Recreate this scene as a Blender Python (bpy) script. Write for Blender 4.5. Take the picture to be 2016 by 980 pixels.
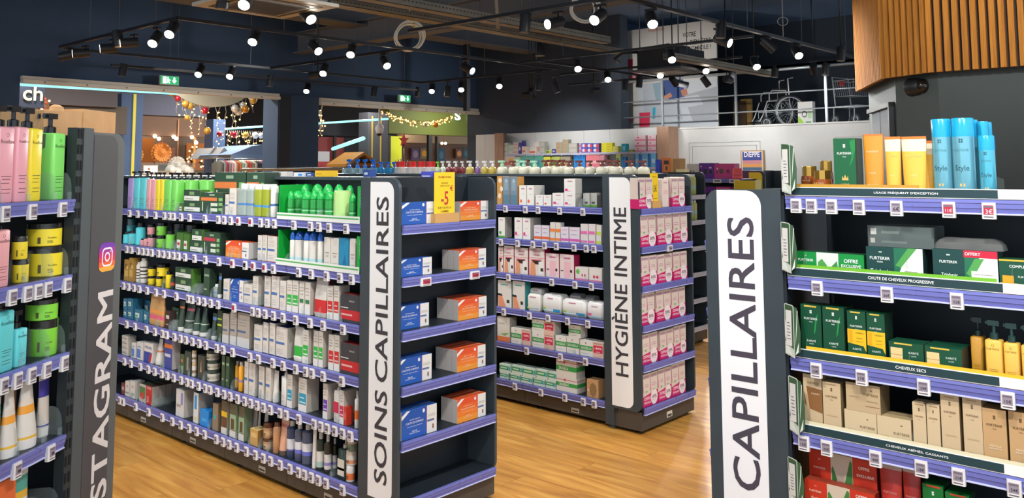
import bpy, math, random
import mathutils
for o in list(bpy.data.objects): bpy.data.objects.remove(o)
random.seed(7)
SC = bpy.context.scene
COL = SC.collection
PI = math.pi
# world frame: X runs along the end caps (right and away), Y along the long shelf faces (left and away), Z up, metres
# ---------------------------------------------------------------- camera
cam_data = bpy.data.cameras.new('camera')
cam_data.sensor_fit = 'HORIZONTAL'; cam_data.sensor_width = 36.0
cam_data.lens = 1680.5 / 2016 * 36.0
cam_data.shift_y = -0.15245
cam_data.clip_start = 0.05; cam_data.clip_end = 200
camera = bpy.data.objects.new('camera', cam_data); COL.objects.link(camera)
R_, U_, F_ = mathutils.Vector((0.666235, -0.74573, -0.004203)), mathutils.Vector((-0.062778, -0.0617, 0.996118)), mathutils.Vector((0.743095, 0.663385, 0.087922))
m = mathutils.Matrix((R_, U_, -F_)).transposed().to_4x4(); m.translation = (0, 0, 1.55)
camera.matrix_world = m
SC.camera = camera
# ---------------------------------------------------------------- world, exposure
world = bpy.data.worlds.new('hall_ambient'); SC.world = world; world.use_nodes = True
bg = world.node_tree.nodes['Background']; bg.inputs[0].default_value = (0.80, 0.90, 1.0, 1); bg.inputs[1].default_value = 1.25
SC.view_settings.view_transform = 'Standard'; SC.view_settings.look = 'None'
SC.view_settings.exposure = 0.28; SC.view_settings.gamma = 1.0; SC.view_settings.use_curve_mapping = False
SPOT_POWER = 222.0      # watts of one lit track spot
MALL_POWER = 40.0
# ---------------------------------------------------------------- materials
def lin(h):
    h = h.lstrip('#'); c = [int(h[i:i+2], 16) / 255 for i in (0, 2, 4)]
    return tuple(x / 12.92 if x <= .04045 else ((x + .055) / 1.055) ** 2.4 for x in c) + (1,)
MATS = {}
def M(hexc, rough=.5, metal=0, trans=0, emit=0, spec=None, alpha=1):
    key = (hexc, rough, metal, trans, emit, spec, alpha)
    if key in MATS: return MATS[key]
    mt = bpy.data.materials.new('m_%s' % hexc.strip('#')); mt.use_nodes = True
    nt = mt.node_tree; b = nt.nodes['Principled BSDF']
    b.inputs['Base Color'].default_value = lin(hexc); b.inputs['Roughness'].default_value = rough
    b.inputs['Metallic'].default_value = metal
    if trans: b.inputs['Transmission Weight'].default_value = trans
    if spec is not None: b.inputs['Specular IOR Level'].default_value = spec
    if alpha < 1: b.inputs['Alpha'].default_value = alpha
    if emit:
        b.inputs['Emission Color'].default_value = lin(hexc); b.inputs['Emission Strength'].default_value = emit
    elif not trans and alpha == 1:
        tc = nt.nodes.new('ShaderNodeTexCoord'); n = nt.nodes.new('ShaderNodeTexNoise'); n.inputs['Scale'].default_value = 14
        mr = nt.nodes.new('ShaderNodeMapRange'); mr.inputs[3].default_value = max(0.02, rough - .02); mr.inputs[4].default_value = min(1, rough + .02)
        nt.links.new(tc.outputs['Object'], n.inputs['Vector']); nt.links.new(n.outputs['Fac'], mr.inputs[0]); nt.links.new(mr.outputs[0], b.inputs['Roughness'])
    MATS[key] = mt
    return mt
def noisy(name, stops, scale, rough=.6, stretch=(1, 1, 1), bump=0, detail=4, rand=0):
    mt = bpy.data.materials.new(name); mt.use_nodes = True; nt = mt.node_tree; b = nt.nodes['Principled BSDF']
    tc = nt.nodes.new('ShaderNodeTexCoord'); mp = nt.nodes.new('ShaderNodeMapping'); mp.inputs['Scale'].default_value = stretch
    n = nt.nodes.new('ShaderNodeTexNoise'); n.inputs['Scale'].default_value = scale; n.inputs['Detail'].default_value = detail
    n.inputs['Distortion'].default_value = .6
    cr = nt.nodes.new('ShaderNodeValToRGB')
    el = cr.color_ramp.elements
    while len(el) < len(stops): el.new(.5)
    for e, (p, c) in zip(el, stops): e.position = p; e.color = lin(c)
    L = nt.links.new
    L(tc.outputs['Object'], mp.inputs[0])
    if rand:
        oi = nt.nodes.new('ShaderNodeObjectInfo'); va = nt.nodes.new('ShaderNodeVectorMath'); va.operation = 'ADD'
        cb = nt.nodes.new('ShaderNodeCombineXYZ'); ml = nt.nodes.new('ShaderNodeMath'); ml.operation = 'MULTIPLY'; ml.inputs[1].default_value = 60
        L(oi.outputs['Random'], ml.inputs[0]); L(ml.outputs[0], cb.inputs[0]); L(ml.outputs[0], cb.inputs[1]); L(mp.outputs[0], va.inputs[0]); L(cb.outputs[0], va.inputs[1])
        L(va.outputs[0], n.inputs['Vector'])
        hv = nt.nodes.new('ShaderNodeHueSaturation'); mr = nt.nodes.new('ShaderNodeMapRange'); mr.inputs[3].default_value = 1 - rand; mr.inputs[4].default_value = 1 + rand
        L(oi.outputs['Random'], mr.inputs[0]); L(mr.outputs[0], hv.inputs['Value']); L(cr.outputs[0], hv.inputs['Color']); L(hv.outputs[0], b.inputs['Base Color'])
    else:
        L(mp.outputs[0], n.inputs['Vector']); L(cr.outputs[0], b.inputs['Base Color'])
    L(n.outputs['Fac'], cr.inputs[0])
    b.inputs['Roughness'].default_value = rough
    if bump:
        bp = nt.nodes.new('ShaderNodeBump'); bp.inputs['Strength'].default_value = bump; bp.inputs['Distance'].default_value = .004
        L(n.outputs['Fac'], bp.inputs['Height']); L(bp.outputs[0], b.inputs['Normal'])
    return mt
def clear(name, tint, fac=.25, rough=.05):
    # clear plastic or glass sheet: part see-through, part glossy
    mt = bpy.data.materials.new(name); mt.use_nodes = True; nt = mt.node_tree; nt.nodes.clear()
    out = nt.nodes.new('ShaderNodeOutputMaterial'); mx = nt.nodes.new('ShaderNodeMixShader'); t = nt.nodes.new('ShaderNodeBsdfTransparent')
    p = nt.nodes.new('ShaderNodeBsdfPrincipled'); p.inputs['Base Color'].default_value = lin(tint); p.inputs['Roughness'].default_value = rough
    t.inputs[0].default_value = (.97, .98, .98, 1)
    mx.inputs[0].default_value = fac
    nt.links.new(t.outputs[0], mx.inputs[1]); nt.links.new(p.outputs[0], mx.inputs[2]); nt.links.new(mx.outputs[0], out.inputs[0])
    return mt
WOODF = noisy('oak_plank', [(.25, '#965f24'), (.5, '#b98238'), (.75, '#d09e4f')], 2.2, .42, (9, 1.0, 9), .06, 6, .10)
SLATM = noisy('slat_wood', [(.25, '#8c5618'), (.5, '#ad6f22'), (.8, '#bd7f2e')], 6, .85, (16, 16, .4), .02, 5, .10)
BEECH = noisy('beech_panel', [(.3, '#a5806a'), (.7, '#b89378')], 3, .5, (8, 8, 1), 0)
KRAFT = noisy('kraft_board', [(.3, '#b4895c'), (.7, '#c49a6b')], 9, .8, (1, 1, 1), .03)
ANTH = noisy('anthracite_paint', [(.3, '#363f45'), (.7, '#3b454b')], 6, .45)
DARKB = noisy('dark_back_panel', [(.3, '#1a2229'), (.7, '#1f272e')], 5, .5)
KICK = noisy('kick_plate', [(.3, '#453f38'), (.7, '#4d463e')], 5, .5)
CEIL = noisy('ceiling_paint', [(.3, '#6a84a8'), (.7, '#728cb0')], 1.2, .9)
WALLD = noisy('dark_wall_paint', [(.3, '#334863'), (.7, '#394f6b')], 1.2, .75)
WALLB = noisy('rear_wall_paint', [(.3, '#39424f'), (.7, '#3e4856')], 1.2, .75)
WALLG = noisy('grey_wall_paint', [(.3, '#3c4444'), (.7, '#404847')], 2, .7)
WHITEP = noisy('white_panel', [(.3, '#cfd0cf'), (.7, '#d8d9d8')], 2, .5)
BEAMM = noisy('beige_steel', [(.3, '#7d786c'), (.7, '#8b8578')], 4, .6)
CLEAR = clear('clear_plastic', '#c8d6d4', .10); GLASSM = clear('glass_sheet', '#9db0b4', .16, .02); SMOKE = clear('dark_dome', '#10100f', .75, .04)
LIQ = {}
def liquid(hexc, fac=.55):
    if (hexc, fac) not in LIQ: LIQ[(hexc, fac)] = clear('liquid_' + hexc.strip('#'), hexc, fac, .08)
    return LIQ[(hexc, fac)]
BLACK = '#15161a'
# ---------------------------------------------------------------- mesh builder
class MB:
    def __init__(s): s.v = []; s.f = []; s.mi = []; s.sm = []; s.ml = []
    def mat(s, mt):
        if isinstance(mt, str): mt = M(mt)
        if mt not in s.ml: s.ml.append(mt)
        return s.ml.index(mt)
    def face(s, pts, mt, sm=False):
        i = len(s.v); s.v += [tuple(p) for p in pts]; s.f.append(tuple(range(i, i + len(pts)))); s.mi.append(s.mat(mt)); s.sm.append(sm)
    def box(s, x0, x1, y0, y1, z0, z1, mt, front=None):
        i = len(s.v); k = s.mat(mt)
        s.v += [(x0,y0,z0),(x1,y0,z0),(x1,y1,z0),(x0,y1,z0),(x0,y0,z1),(x1,y0,z1),(x1,y1,z1),(x0,y1,z1)]
        for n, q in enumerate(((3,2,1,0),(4,5,6,7),(0,1,5,4),(1,2,6,5),(2,3,7,6),(3,0,4,7))):
            s.f.append(tuple(i + a for a in q)); s.mi.append(s.mat(front) if (front and n == 2) else k); s.sm.append(False)
    def loft(s, sec, prof, mats, cx=0, cy=0, cap=(1, 1), smooth=True, split=40):
        # sec: unit outline points; prof: (sx, sy, z[, dx, dy]) rings; mats: one material or one per span
        n = len(sec)
        def ring(p):
            dx, dy = (p[3], p[4]) if len(p) > 3 else (0, 0)
            return [(cx + dx + x * p[0], cy + dy + y * p[1], p[2]) for x, y in sec]
        last = None; lastdir = None
        for j in range(len(prof) - 1):
            a, b = prof[j], prof[j + 1]
            d = math.atan2(b[2] - a[2], max(b[0], b[1]) - max(a[0], a[1]))
            mt = mats[j] if isinstance(mats, (list, tuple)) else mats
            if last is None or abs(d - lastdir) > math.radians(split) or (isinstance(mats, (list, tuple)) and mats[j] is not mats[j - 1]):
                last = len(s.v); s.v += ring(a)
            nb = len(s.v); s.v += ring(b); k = s.mat(mt)
            for q in range(n):
                r = (q + 1) % n
                s.f.append((last + q, last + r, nb + r, nb + q)); s.mi.append(k); s.sm.append(smooth)
            last = nb; lastdir = d
        m0 = mats[0] if isinstance(mats, (list, tuple)) else mats; m1 = mats[-1] if isinstance(mats, (list, tuple)) else mats
        if cap[0]: s.face(list(reversed(ring(prof[0]))), m0)
        if cap[1]: s.face(ring(prof[-1]), m1)
    def tube(s, pts, r, mt, n=6, closed=False):
        V = mathutils.Vector; P = [V(p) for p in pts]; k = s.mat(mt); base = len(s.v); m = len(P)
        up = None
        for i, p in enumerate(P):
            t = (P[(i + 1) % m] - P[i - 1]) if closed else (P[min(i + 1, m - 1)] - P[max(i - 1, 0)])
            t.normalize()
            if up is None: up = t.orthogonal().normalized()
            else:
                up = (up - t * up.dot(t))
                up = up.normalized() if up.length > 1e-6 else t.orthogonal().normalized()
            w = t.cross(up)
            for q in range(n):
                a = 2 * PI * q / n; s.v.append(tuple(p + (up * math.cos(a) + w * math.sin(a)) * r))
        for i in range(m if closed else m - 1):
            a = base + i * n; b = base + ((i + 1) % m) * n
            for q in range(n):
                c = (q + 1) % n; s.f.append((a + q, a + c, b + c, b + q)); s.mi.append(k); s.sm.append(True)
        if not closed:
            s.f.append(tuple(base + q for q in reversed(range(n)))); s.mi.append(k); s.sm.append(False)
            s.f.append(tuple(base + (m - 1) * n + q for q in range(n))); s.mi.append(k); s.sm.append(False)
    def extr(s, poly, axis, a, b, mt):
        # polygon in the plane across `axis`, extruded from a to b
        def P(p, t): return (t, p[0], p[1]) if axis == 'x' else ((p[0], t, p[1]) if axis == 'y' else (p[0], p[1], t))
        n = len(poly); s.face([P(p, a) for p in poly], mt); s.face([P(p, b) for p in reversed(poly)], mt)
        for i in range(n):
            j = (i + 1) % n; s.face([P(poly[i], a), P(poly[i], b), P(poly[j], b), P(poly[j], a)], mt)
    def ball(s, c, r, mt, n=8, m=5, sz=1):
        pr = [(r * math.sin(PI * i / m) + 1e-5, r * math.sin(PI * i / m) + 1e-5, c[2] - r * sz * math.cos(PI * i / m)) for i in range(m + 1)]
        s.loft(circ(n), pr, mt, c[0], c[1], (0, 0), True, 200)
    def text(s, string, cx, cz, width, mt, y=0, height=None, rot=0, side=None, bold=0.0, shear=0):
        V, F = glyphs(string, bold); xs = [v[0] for v in V]; zs = [v[1] for v in V]
        if not xs: return
        x0, x1, z0, z1 = min(xs), max(xs), min(zs), max(zs)
        sx = width / (x1 - x0); sz = (height / (z1 - z0)) if height else sx
        i = len(s.v); k = s.mat(mt); c, d = math.cos(rot), math.sin(rot)
        for a, b in V:
            p = (a - (x0 + x1) / 2) * sx; q = (b - (z0 + z1) / 2) * sz; p += q * shear
            X, Z = cx + p * c - q * d, cz + p * d + q * c
            s.v.append((X, y, Z) if side is None else side(X, Z))
        for f in F: s.f.append(tuple(i + a for a in f)); s.mi.append(k); s.sm.append(False)
    def fat_text(s, string, cx, cz, length, mt, y, height, e):
        # upright sign lettering, thickened by shifted copies of the same flat letters
        for k, (a, c) in enumerate(((-e, -e), (e, -e), (-e, e), (e, e), (0, 0))): s.text(string, cx + a, cz + c, length - 2*e, mt, y - .0001*k, height - 2*e, PI/2)
    def mesh(s, name):
        me = bpy.data.meshes.new(name); me.from_pydata(s.v, [], s.f)
        for mt in s.ml: me.materials.append(mt)
        me.polygons.foreach_set('material_index', s.mi); me.polygons.foreach_set('use_smooth', s.sm); me.update()
        return me
    def build(s, name, parent=None, **kw): return obj(name, s.mesh(name), parent, **kw)
GL = {}
def glyphs(string, bold):
    key = (string, bold)
    if key in GL: return GL[key]
    cu = bpy.data.curves.new('t', 'FONT'); cu.body = string; cu.size = 1; cu.resolution_u = 3; cu.offset = bold; cu.fill_mode = 'FRONT'
    o = bpy.data.objects.new('t', cu); COL.objects.link(o)
    me = bpy.data.meshes.new_from_object(o.evaluated_get(bpy.context.evaluated_depsgraph_get()))
    V = [(v.co.x, v.co.y) for v in me.vertices]; F = [tuple(p.vertices) for p in me.polygons]
    # faces must look towards -y once laid out in x/z
    G = []
    for f in F:
        a, b, c = (V[i] for i in f[:3])
        G.append(f if (b[0]-a[0])*(c[1]-a[1])-(b[1]-a[1])*(c[0]-a[0]) > 0 else tuple(reversed(f)))
    bpy.data.objects.remove(o); bpy.data.curves.remove(cu); bpy.data.meshes.remove(me)
    GL[key] = (V, G)
    return GL[key]
def circ(n): return [(math.cos(2*PI*i/n), math.sin(2*PI*i/n)) for i in range(n)]
def rrect(r=.35, k=3):
    # unit rounded square outline, half size 1, corner radius r
    out = []
    for cx, cy, a0 in ((1-r,1-r,0),(-1+r,1-r,90),(-1+r,-1+r,180),(1-r,-1+r,270)):
        for i in range(k + 1):
            a = math.radians(a0 + 90 * i / k); out.append((cx + r*math.cos(a), cy + r*math.sin(a)))
    return out
C12, C16, C8 = circ(12), circ(16), circ(8)
RR = rrect()
# ---------------------------------------------------------------- objects
def obj(name, data, parent=None, loc=None, rz=0, label=None, cat=None, group=None, kind=None):
    o = bpy.data.objects.new(name, data); COL.objects.link(o)
    if parent: o.parent = parent
    if loc: o.location = loc
    if rz: o.rotation_euler = (0, 0, rz)
    if label: o['label'] = label
    if cat: o['category'] = cat
    if group: o['group'] = group
    if kind: o['kind'] = kind
    return o
def thing(name, label, cat, loc=(0,0,0), rz=0, group=None): return obj(name, None, None, loc, rz, label, cat, group)
def struct(name, mb, loc=None, rz=0): return mb.build(name, None, loc=loc, rz=rz, kind='structure')
# ================================================================ structure
U0, V0, HC = 14.0, 14.4, 4.7      # storefront plane, back wall plane, ceiling height
b = MB(); b.box(-6, 26, -4, 26, -.12, -.006, WOODF); floor = struct('floor', b)
pb = MB(); pb.box(-.0945, .0945, -.609, .609, -.006, 0, WOODF); plank_me = pb.mesh('plank')
n_pl = 0
for i in range(22):
    x = 1.0 + i * .1905
    for j in range(6):
        y = .2 + ((i * .437) % 1.0) * 1.22 + j * 1.2195 + .61
        obj('plank', plank_me, floor, (x, y, 0)); n_pl += 1
for i in range(9):
    for j in range(4):
        obj('plank', plank_me, floor, (5.191 + i * .1905, .9 + ((i * .61) % 1.0) * 1.22 + j * 1.2195, 0))
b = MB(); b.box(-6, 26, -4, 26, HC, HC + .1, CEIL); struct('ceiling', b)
# storefront wall along X at Y = U0, two openings
b = MB()
b.box(-6, 4.592270751845041, U0, U0 + .35, 0, HC, WALLD)
b.box(9.016580321295132, 9.935311961455994, U0 - .05, U0 + .45, 0, 2.96, WALLD)
b.box(4.592270751845041, V0 + .3, U0, U0 + .35, 2.96, HC, WALLD)
struct('wall_front', b)
b = MB(); b.box(9.016580321295132+.02, 9.016580321295132+.9*.29, U0-.075, U0-.05, 0, 2.95, M('#2b2f36', .6)); struct('trim_1', b)
def shutter(name, x0, x1, z0, z1):
    b = MB(); h = z1 - z0
    b.box(x0, x1, U0 - .10, U0 + .02, z0 + h*.55, z1, M('#d9d0c0', .5)); b.box(x0, x1, U0 - .13, U0 - .02, z0, z0 + h*.5, M('#e2d9c9', .5))
    r = struct(name, b)
    for i in range(int((x1 - x0) / .62)):
        q = MB(); q.loft(C8, [(.012, .012, 0), (.012, .012, .012)], '#77706a'); q = q.build('bolt', r, loc=(x0 + .3 + i * .62, U0 - .13, z0 + h*.25)); q.rotation_euler = (PI/2, 0, 0)
shutter('trim_2', 4.592270751845041, 9.016580321295132, 2.85, 2.96)
shutter('trim_3', 9.935311961455994, V0 + .0, 2.80, 2.94)
# back wall along Y at X = V0, with mezzanine above
b = MB(); b.box(V0 + .02, V0 + .3, 9.9, U0 + .3, 0, HC, WALLB); struct('wall_back', b)
b = MB(); b.box(V0 + .02, V0 + .3, 2.5, 9.9, 0, 2.28, WHITEP); b.box(V0 - .0, V0 + .34, 2.5, 9.9, 2.28, 2.31, WHITEP); wr = struct('wall_right', b)
for (ya, yb, za) in ((8.35, 6.9, 2.02), (5.55, 4.4, 2.05)):
    q = MB()
    for e in (0, .07):
        q.box(V0 + .012, V0 + .022, yb + e, ya - e, za - e - .008, za - e, M('#a9aaa9')); q.box(V0 + .012, V0 + .022, ya - e - .008, ya - e, .1, za - e, M('#a9aaa9')); q.box(V0 + .012, V0 + .022, yb + e, yb + e + .008, .1, za - e, M('#a9aaa9'))
    q.build('panel', wr)
b = MB(); b.box(V0 + .3, V0 + 4.2, 1.0, 10.6, 2.15, 2.28, M('#3a3d42', .8)); struct('floor_mezzanine', b)
b = MB(); b.box(V0 + 3.4, V0 + 3.6, 0.5, U0, 2.28, HC, M('#2c343d', .8)); struct('wall_mezzanine', b)
b = MB(); b.box(V0 + .3, V0 + 3.5, 10.45, 10.65, 2.28, HC, WALLD); struct('wall_mezzanine_side', b)
# ================================================================ shelving kit
RAILP = '#6b6fb4'; RAILL = '#bcbee0'
def rail_mesh(w, main=None, light=None):
    key = ('rail', round(w, 3), main)
    if key in MC: return MC[key]
    b = MB(); m0 = M(main or RAILP, .28); m1 = M(light or RAILL, .3)
    P = [(-.008,.040),(-.009,.031),(-.007,.0295),(-.0065,.017),(-.0045,.0155),(-.002,.004)]
    back = [(.010,.004),(.010,.040)]
    b.extr(P + back, 'x', 0, w, m0)
    b.extr([(-.002,.004),(-.006,.0025),(-.006,0),(.006,0),(.010,.004)], 'x', 0, w, m1)
    MC[key] = b.mesh('price_rail'); return MC[key]
MC = {}
def tag_mesh(kind='g', txt=None, wide=False):
    key = ('tag', kind, txt, wide)
    if key in MC: return MC[key]
    b = MB(); W, Hh = (.060, .036) if wide else (.034, .044)
    wm = M('#e4e0de', .4); sc = M({'g': '#958b97', 'r': '#a84a5c'}[kind], .35)
    b.extr([(-W/2, -.003), (-W/2+.003, -.006), (W/2-.003, -.006), (W/2, -.003), (W/2, .006), (-W/2, .006)], 'z', 0, Hh, wm)
    b.box(-W*.36, W*.36, -.0066, -.006, Hh*.26, Hh*.84, sc)
    b.box(-W*.30, W*.30, -.0072, -.0066, Hh*.70, Hh*.80, M('#6f6472'))
    if kind == 'r': b.box(-W*.30, W*.30, -.0072, -.0066, Hh*.32, Hh*.66, M('#b5243f'))
    b.box(-W*.34, W*.34, -.0066, -.006, Hh*.10, Hh*.16, M('#55505a'))
    if txt: b.text(txt, W*.04, Hh*.46, W*.5, M('#efeaf0') if kind == 'r' else M('#2e2734'), -.0074)
    else: b.box(-W*.12, W*.22, -.0072, -.0066, Hh*.36, Hh*.54, M('#3d3542'))
    MC[key] = b.mesh('price_tag'); return MC[key]
def divider_mesh(d=.2, h=.055):
    key = ('div', d, h)
    if key in MC: return MC[key]
    b = MB(); P = [(0, 0), (d, 0), (d, h*.7)] + [(.03 + .03*math.cos(a), h*.45 + h*.55*math.sin(a)) for a in [math.radians(t) for t in (90, 120, 150, 180)]]
    b.extr(P, 'x', -.0008, .0008, CLEAR); b.box(-.010, .010, .003, .006, 0, .022, CLEAR)
    MC[key] = b.mesh('divider'); return MC[key]
def board_mesh(w, d, mt=None, th=.012):
    key = ('board', round(w, 3), d, mt)
    if key in MC: return MC[key]
    b = MB(); b.box(0, w, 0.004, d, -th, 0, mt or DARKB); b.box(0, w, .004, .012, -.03, -th, mt or DARKB); MC[key] = b.mesh('shelf'); return MC[key]
def shelf(parent, x0, x1, zl, d, tags=(), divs=(), loc0=(0, 0), rz=0, rail=(None, None), board=None, label=None):
    # one shelf board with its price rail, price tags and dividers; x in the frame of the face
    c, s = math.cos(rz), math.sin(rz)
    o = obj('shelf', board_mesh(x1 - x0, d, board), parent, (loc0[0] + x0*c, loc0[1] + x0*s, zl + .04), rz)
    obj('price_rail', rail_mesh(x1 - x0 - .004, *rail), o, (.002, 0, -.04))
    for t in tags:
        x, k, tx, wd = (t + ('g', None, False)[len(t)-1:]) if isinstance(t, tuple) else (t, 'g', None, False)
        if x0 <= x < x1: obj('price_tag', tag_mesh(k, tx, wd), o, (x - x0, -.010, -.051 if not wd else -.044))
    for x in divs:
        if x0 <= x < x1: obj('divider', divider_mesh(), o, (x - x0, .0, 0))
    return o
def rounded_panel(x0, x1, z0, z1, r, corners):
    # outline with chosen rounded corners (names tl, tr, bl, br), counter-clockwise seen from the front
    P = []
    for nm, cx, cz, a0 in (('br', x1, z0, -90), ('tr', x1, z1, 0), ('tl', x0, z1, 90), ('bl', x0, z0, 180)):
        if nm in corners:
            ox = cx - r if nm[1] == 'r' else cx + r; oz = cz + r if nm[0] == 'b' else cz - r
            P += [(ox + r*math.cos(math.radians(a0 + 90*i/6)), oz + r*math.sin(math.radians(a0 + 90*i/6))) for i in range(7)]
        else: P.append((cx, cz))
    return P
def slot_strip(parent, x, y, z0, z1, dx=.018):
    b = MB(); z = z0
    while z < z1:
        for e in (-dx/2, dx/2): b.box(x + e - .004, x + e + .004, y - .0012, y, z, z + .030, M('#07090c', .8))
        z += .05
    return b.build('slot_strip', parent, kind='stuff')
ZL = [1.265, 1.04, .811, .581, .353, .110]
def end_gondola(name, label, loc, L, group, tags, divs, sign, sign_span, _=None, ec_tags=None, ec_rail=(None, None), colour='#efeeec', tcol='#3d3a3f'):
    """double-sided gondola, face along local x (length L up to the upright), end cap at its right end"""
    root = thing(name, label, 'gondola', loc, -PI/2, group)
    D = .61
    b = MB(); b.box(0, L, .295, .315, .08, 1.495, DARKB); b.build('back_panel', root)
    b = MB(); b.box(0, L, .16, D - .16, 1.495, 1.51, ANTH); b.box(0, L, .28, .33, 1.36, 1.495, ANTH); b.build('top_cap', root)
    b = MB(); b.box(-.02, -.001, 0, D, .02, 1.51, ANTH); b.build('end_panel', root)
    n = round(L / .6)
    w = L / n
    for i in range(n):
        b = MB(); b.box(i*w + .002, (i+1)*w - .002, .02, .045, .025, .106, KICK); b.build('kick_plate', root)
        b = MB(); b.box(i*w + .002, (i+1)*w - .002, D - .045, D - .02, .025, .106, KICK); b.build('kick_plate', root)
        for z in ZL: shelf(root, i*w + .001, (i+1)*w - .001, z, .29, tags.get(z, ()), divs.get(z, ()))
        for z in ZL:
            o = obj('shelf', board_mesh(w - .002, .29), root, ((i+1)*w - .001, D, z + .04), PI)
        for k in (.06, D - .06):
            b = MB(); b.loft(C8, [(.022, .022, 0), (.022, .022, .006), (.008, .008, .012), (.008, .008, .03)], '#15161a', i*w + .1, k); b.build('foot', root)
    # kick plate label cards
    for x in sign.get('cards', ()):
        b = MB(); b.box(x - .03, x + .03, .0175, .02, .035, .062, '#b8b0a2'); b.box(x - .024, x + .024, .0168, .0175, .041, .050, '#3a3634'); b.build('shelf_card', root)
    # upright and end cap
    b = MB(); b.box(L, L + .065, -.004, .03, .02, 1.512, ANTH); b.build('upright', root)
    b = MB(); b.box(L, L + .065, D - .03, D + .004, .02, 1.512, ANTH); b.build('upright', root)
    b = MB(); b.box(L + .065, L + .085, 0, D, .10, 1.51, DARKB); b.build('back_panel', root)
    x1 = L + .262
    P = rounded_panel(L + .065, x1, .125, 1.508, .05, ('tr', 'br'))
    b = MB(); b.extr([(p[0], p[1]) for p in P], 'y', -.004, .012, ANTH); sp = b.build('side_panel', root)
    b = MB(); b.extr([(p[0], p[1]) for p in P], 'y', D - .012, D + .004, ANTH); b.build('side_panel', root)
    w0, w1 = sign['white']
    Pw = rounded_panel(w0, w1, .14, 1.492, .045, ('tr', 'br'))
    b = MB(); b.face([(p[0], -.0055, p[1]) for p in Pw], M(colour, .45)); b.build('sign_sticker', sp, label='sign sticker')
    z0, z1 = sign['span']
    for wd in sign['words']:
        a, c = wd[1]; b = MB(); e = wd[2] if len(wd) > 2 else 0; b.fat_text(wd[0], (sign['lx0'] + sign['lx1'])/2 - e, (a + c)/2, c - a, M(tcol, .6), -.0065, sign['lx1'] - sign['lx0'] + 2*e, .0014); b.build('sign_lettering', sp)
    b = MB(); b.box(L + .066, x1 - .01, .004, .016, .02, .125, KICK); b.box(x1 - .022, x1 - .01, .016, D - .016, .02, .105, KICK); b.box(L + .066, x1 - .01, D - .016, D - .004, .02, .125, KICK); b.build('base', root)
    for k in (.05, D - .05):
        b = MB(); b.loft(C8, [(.02, .02, 0), (.02, .02, .006), (.008, .008, .012), (.008, .008, .022)], '#2a2a2a', x1 - .05, k); b.build('foot', root)
        b = MB(); b.loft(C8, [(.018, .018, 0), (.018, .018, .006), (.007, .007, .012), (.007, .007, .022)], '#8a8a86', L + .03, k - .02 if k < .3 else k + .02); b.build('foot', root)
    for x in sign.get('ec_cards', ()):
        b = MB(); b.box(x1 - .01, x1 - .008, x - .03, x + .03, .04, .075, '#d8d2c6'); b.box(x1 - .008, x1 - .0072, x - .022, x + .022, .045, .058, '#3a3634'); b.build('shelf_card', root)
    for z in ZL: shelf(root, .012, D - .012, z, .17, (ec_tags or {}).get(z, ()), (), (L + .268, 0), PI/2, ec_rail)
    return root
TG1 = {ZL[0]: (0.582, 0.694, 0.808, 0.93, 1.044, 1.11, 1.161, 1.248, 1.347, 1.52, 1.665, 1.727, 1.794, (1.869, 'r'), (1.991, 'r'), 2.085, 2.148, 2.21, 2.381, 2.519, 2.586, 2.667, 2.797), ZL[1]: (0.56, 0.626, 0.72, 0.783, 0.841, 0.901, 0.984, 1.048, 1.112, 1.173, 1.232, 1.308, 1.416, 1.536, 1.682, (1.82, 'r'), 1.946, 1.948, (2.024, 'r'), (2.128, 'r'), 2.21, 2.316, 2.428, 2.532, 2.653, 2.755, 2.842), ZL[2]: (0.534, 0.604, 0.68, 0.752, 0.854, 0.968, 1.069, 1.219, 1.358, 1.403, 1.475, 1.537, 1.608, 1.684, (1.847, 'r'), 2.029, 2.082, 2.144, 2.219, 2.303, 2.411, 2.528, 2.632, 2.783), ZL[3]: (0.596, 0.711, 0.863, 0.971, 1.065, 1.12, 1.211, 1.285, 1.346, 1.42, 1.495, 1.567, 1.683, 1.749, 1.844, 2.012, 2.091, 2.222, 2.311, 2.418, 2.501, 2.551, 2.638, 2.779), ZL[4]: (0.583, 0.673, 0.799, 0.903, 0.984, 1.074, 1.14, 1.218, 1.304, 1.373, 1.426, 1.501, 1.574, 1.624, 1.701, 1.77, 1.831, 1.904, 1.972, 2.031, 2.089, 2.148, 2.209, 2.293, 2.346, 2.45, 2.574, 2.628, 2.677, 2.732, 2.79, 2.846), ZL[5]: (0.538, 0.585, 0.756, 0.923, 1.095, 1.216, 1.314, 1.41, 1.492, 1.579, 1.702, 1.771, 1.833, 1.906, 1.999, 2.083, 2.155, 2.22, 2.304, 2.386, 2.457, 2.505, 2.56, 2.615, 2.673, 2.795)}
DG1 = {ZL[0]: (0.569, 0.618, 0.789, 0.977, 1.141, 1.169, 1.514, 1.551, 1.675, 1.767, 1.993, 2.129, 2.554, 2.561), ZL[1]: (0.555, 0.861, 1.011, 1.096, 1.152, 1.205, 1.455, 1.513, 1.753, 1.785, 1.859, 2.055, 2.094, 2.295), ZL[2]: (0.712, 1.018, 1.332, 1.369, 1.392, 1.435, 1.579, 1.783, 2.003, 2.046, 2.445, 2.577, 2.654, 2.745), ZL[3]: (0.701, 0.963, 0.972, 1.119, 1.139, 1.152, 1.171, 1.333, 1.546, 1.553, 1.612, 1.682, 1.848, 2.479), ZL[4]: (0.642, 1.03, 1.058, 1.249, 1.282, 1.359, 1.524, 1.817, 2.037, 2.085, 2.09, 2.128, 2.218, 2.735), ZL[5]: (0.654, 0.667, 0.73, 0.797, 0.849, 0.932, 0.958, 1.593, 1.773, 1.872, 1.996, 2.09, 2.165, 2.69)}
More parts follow.
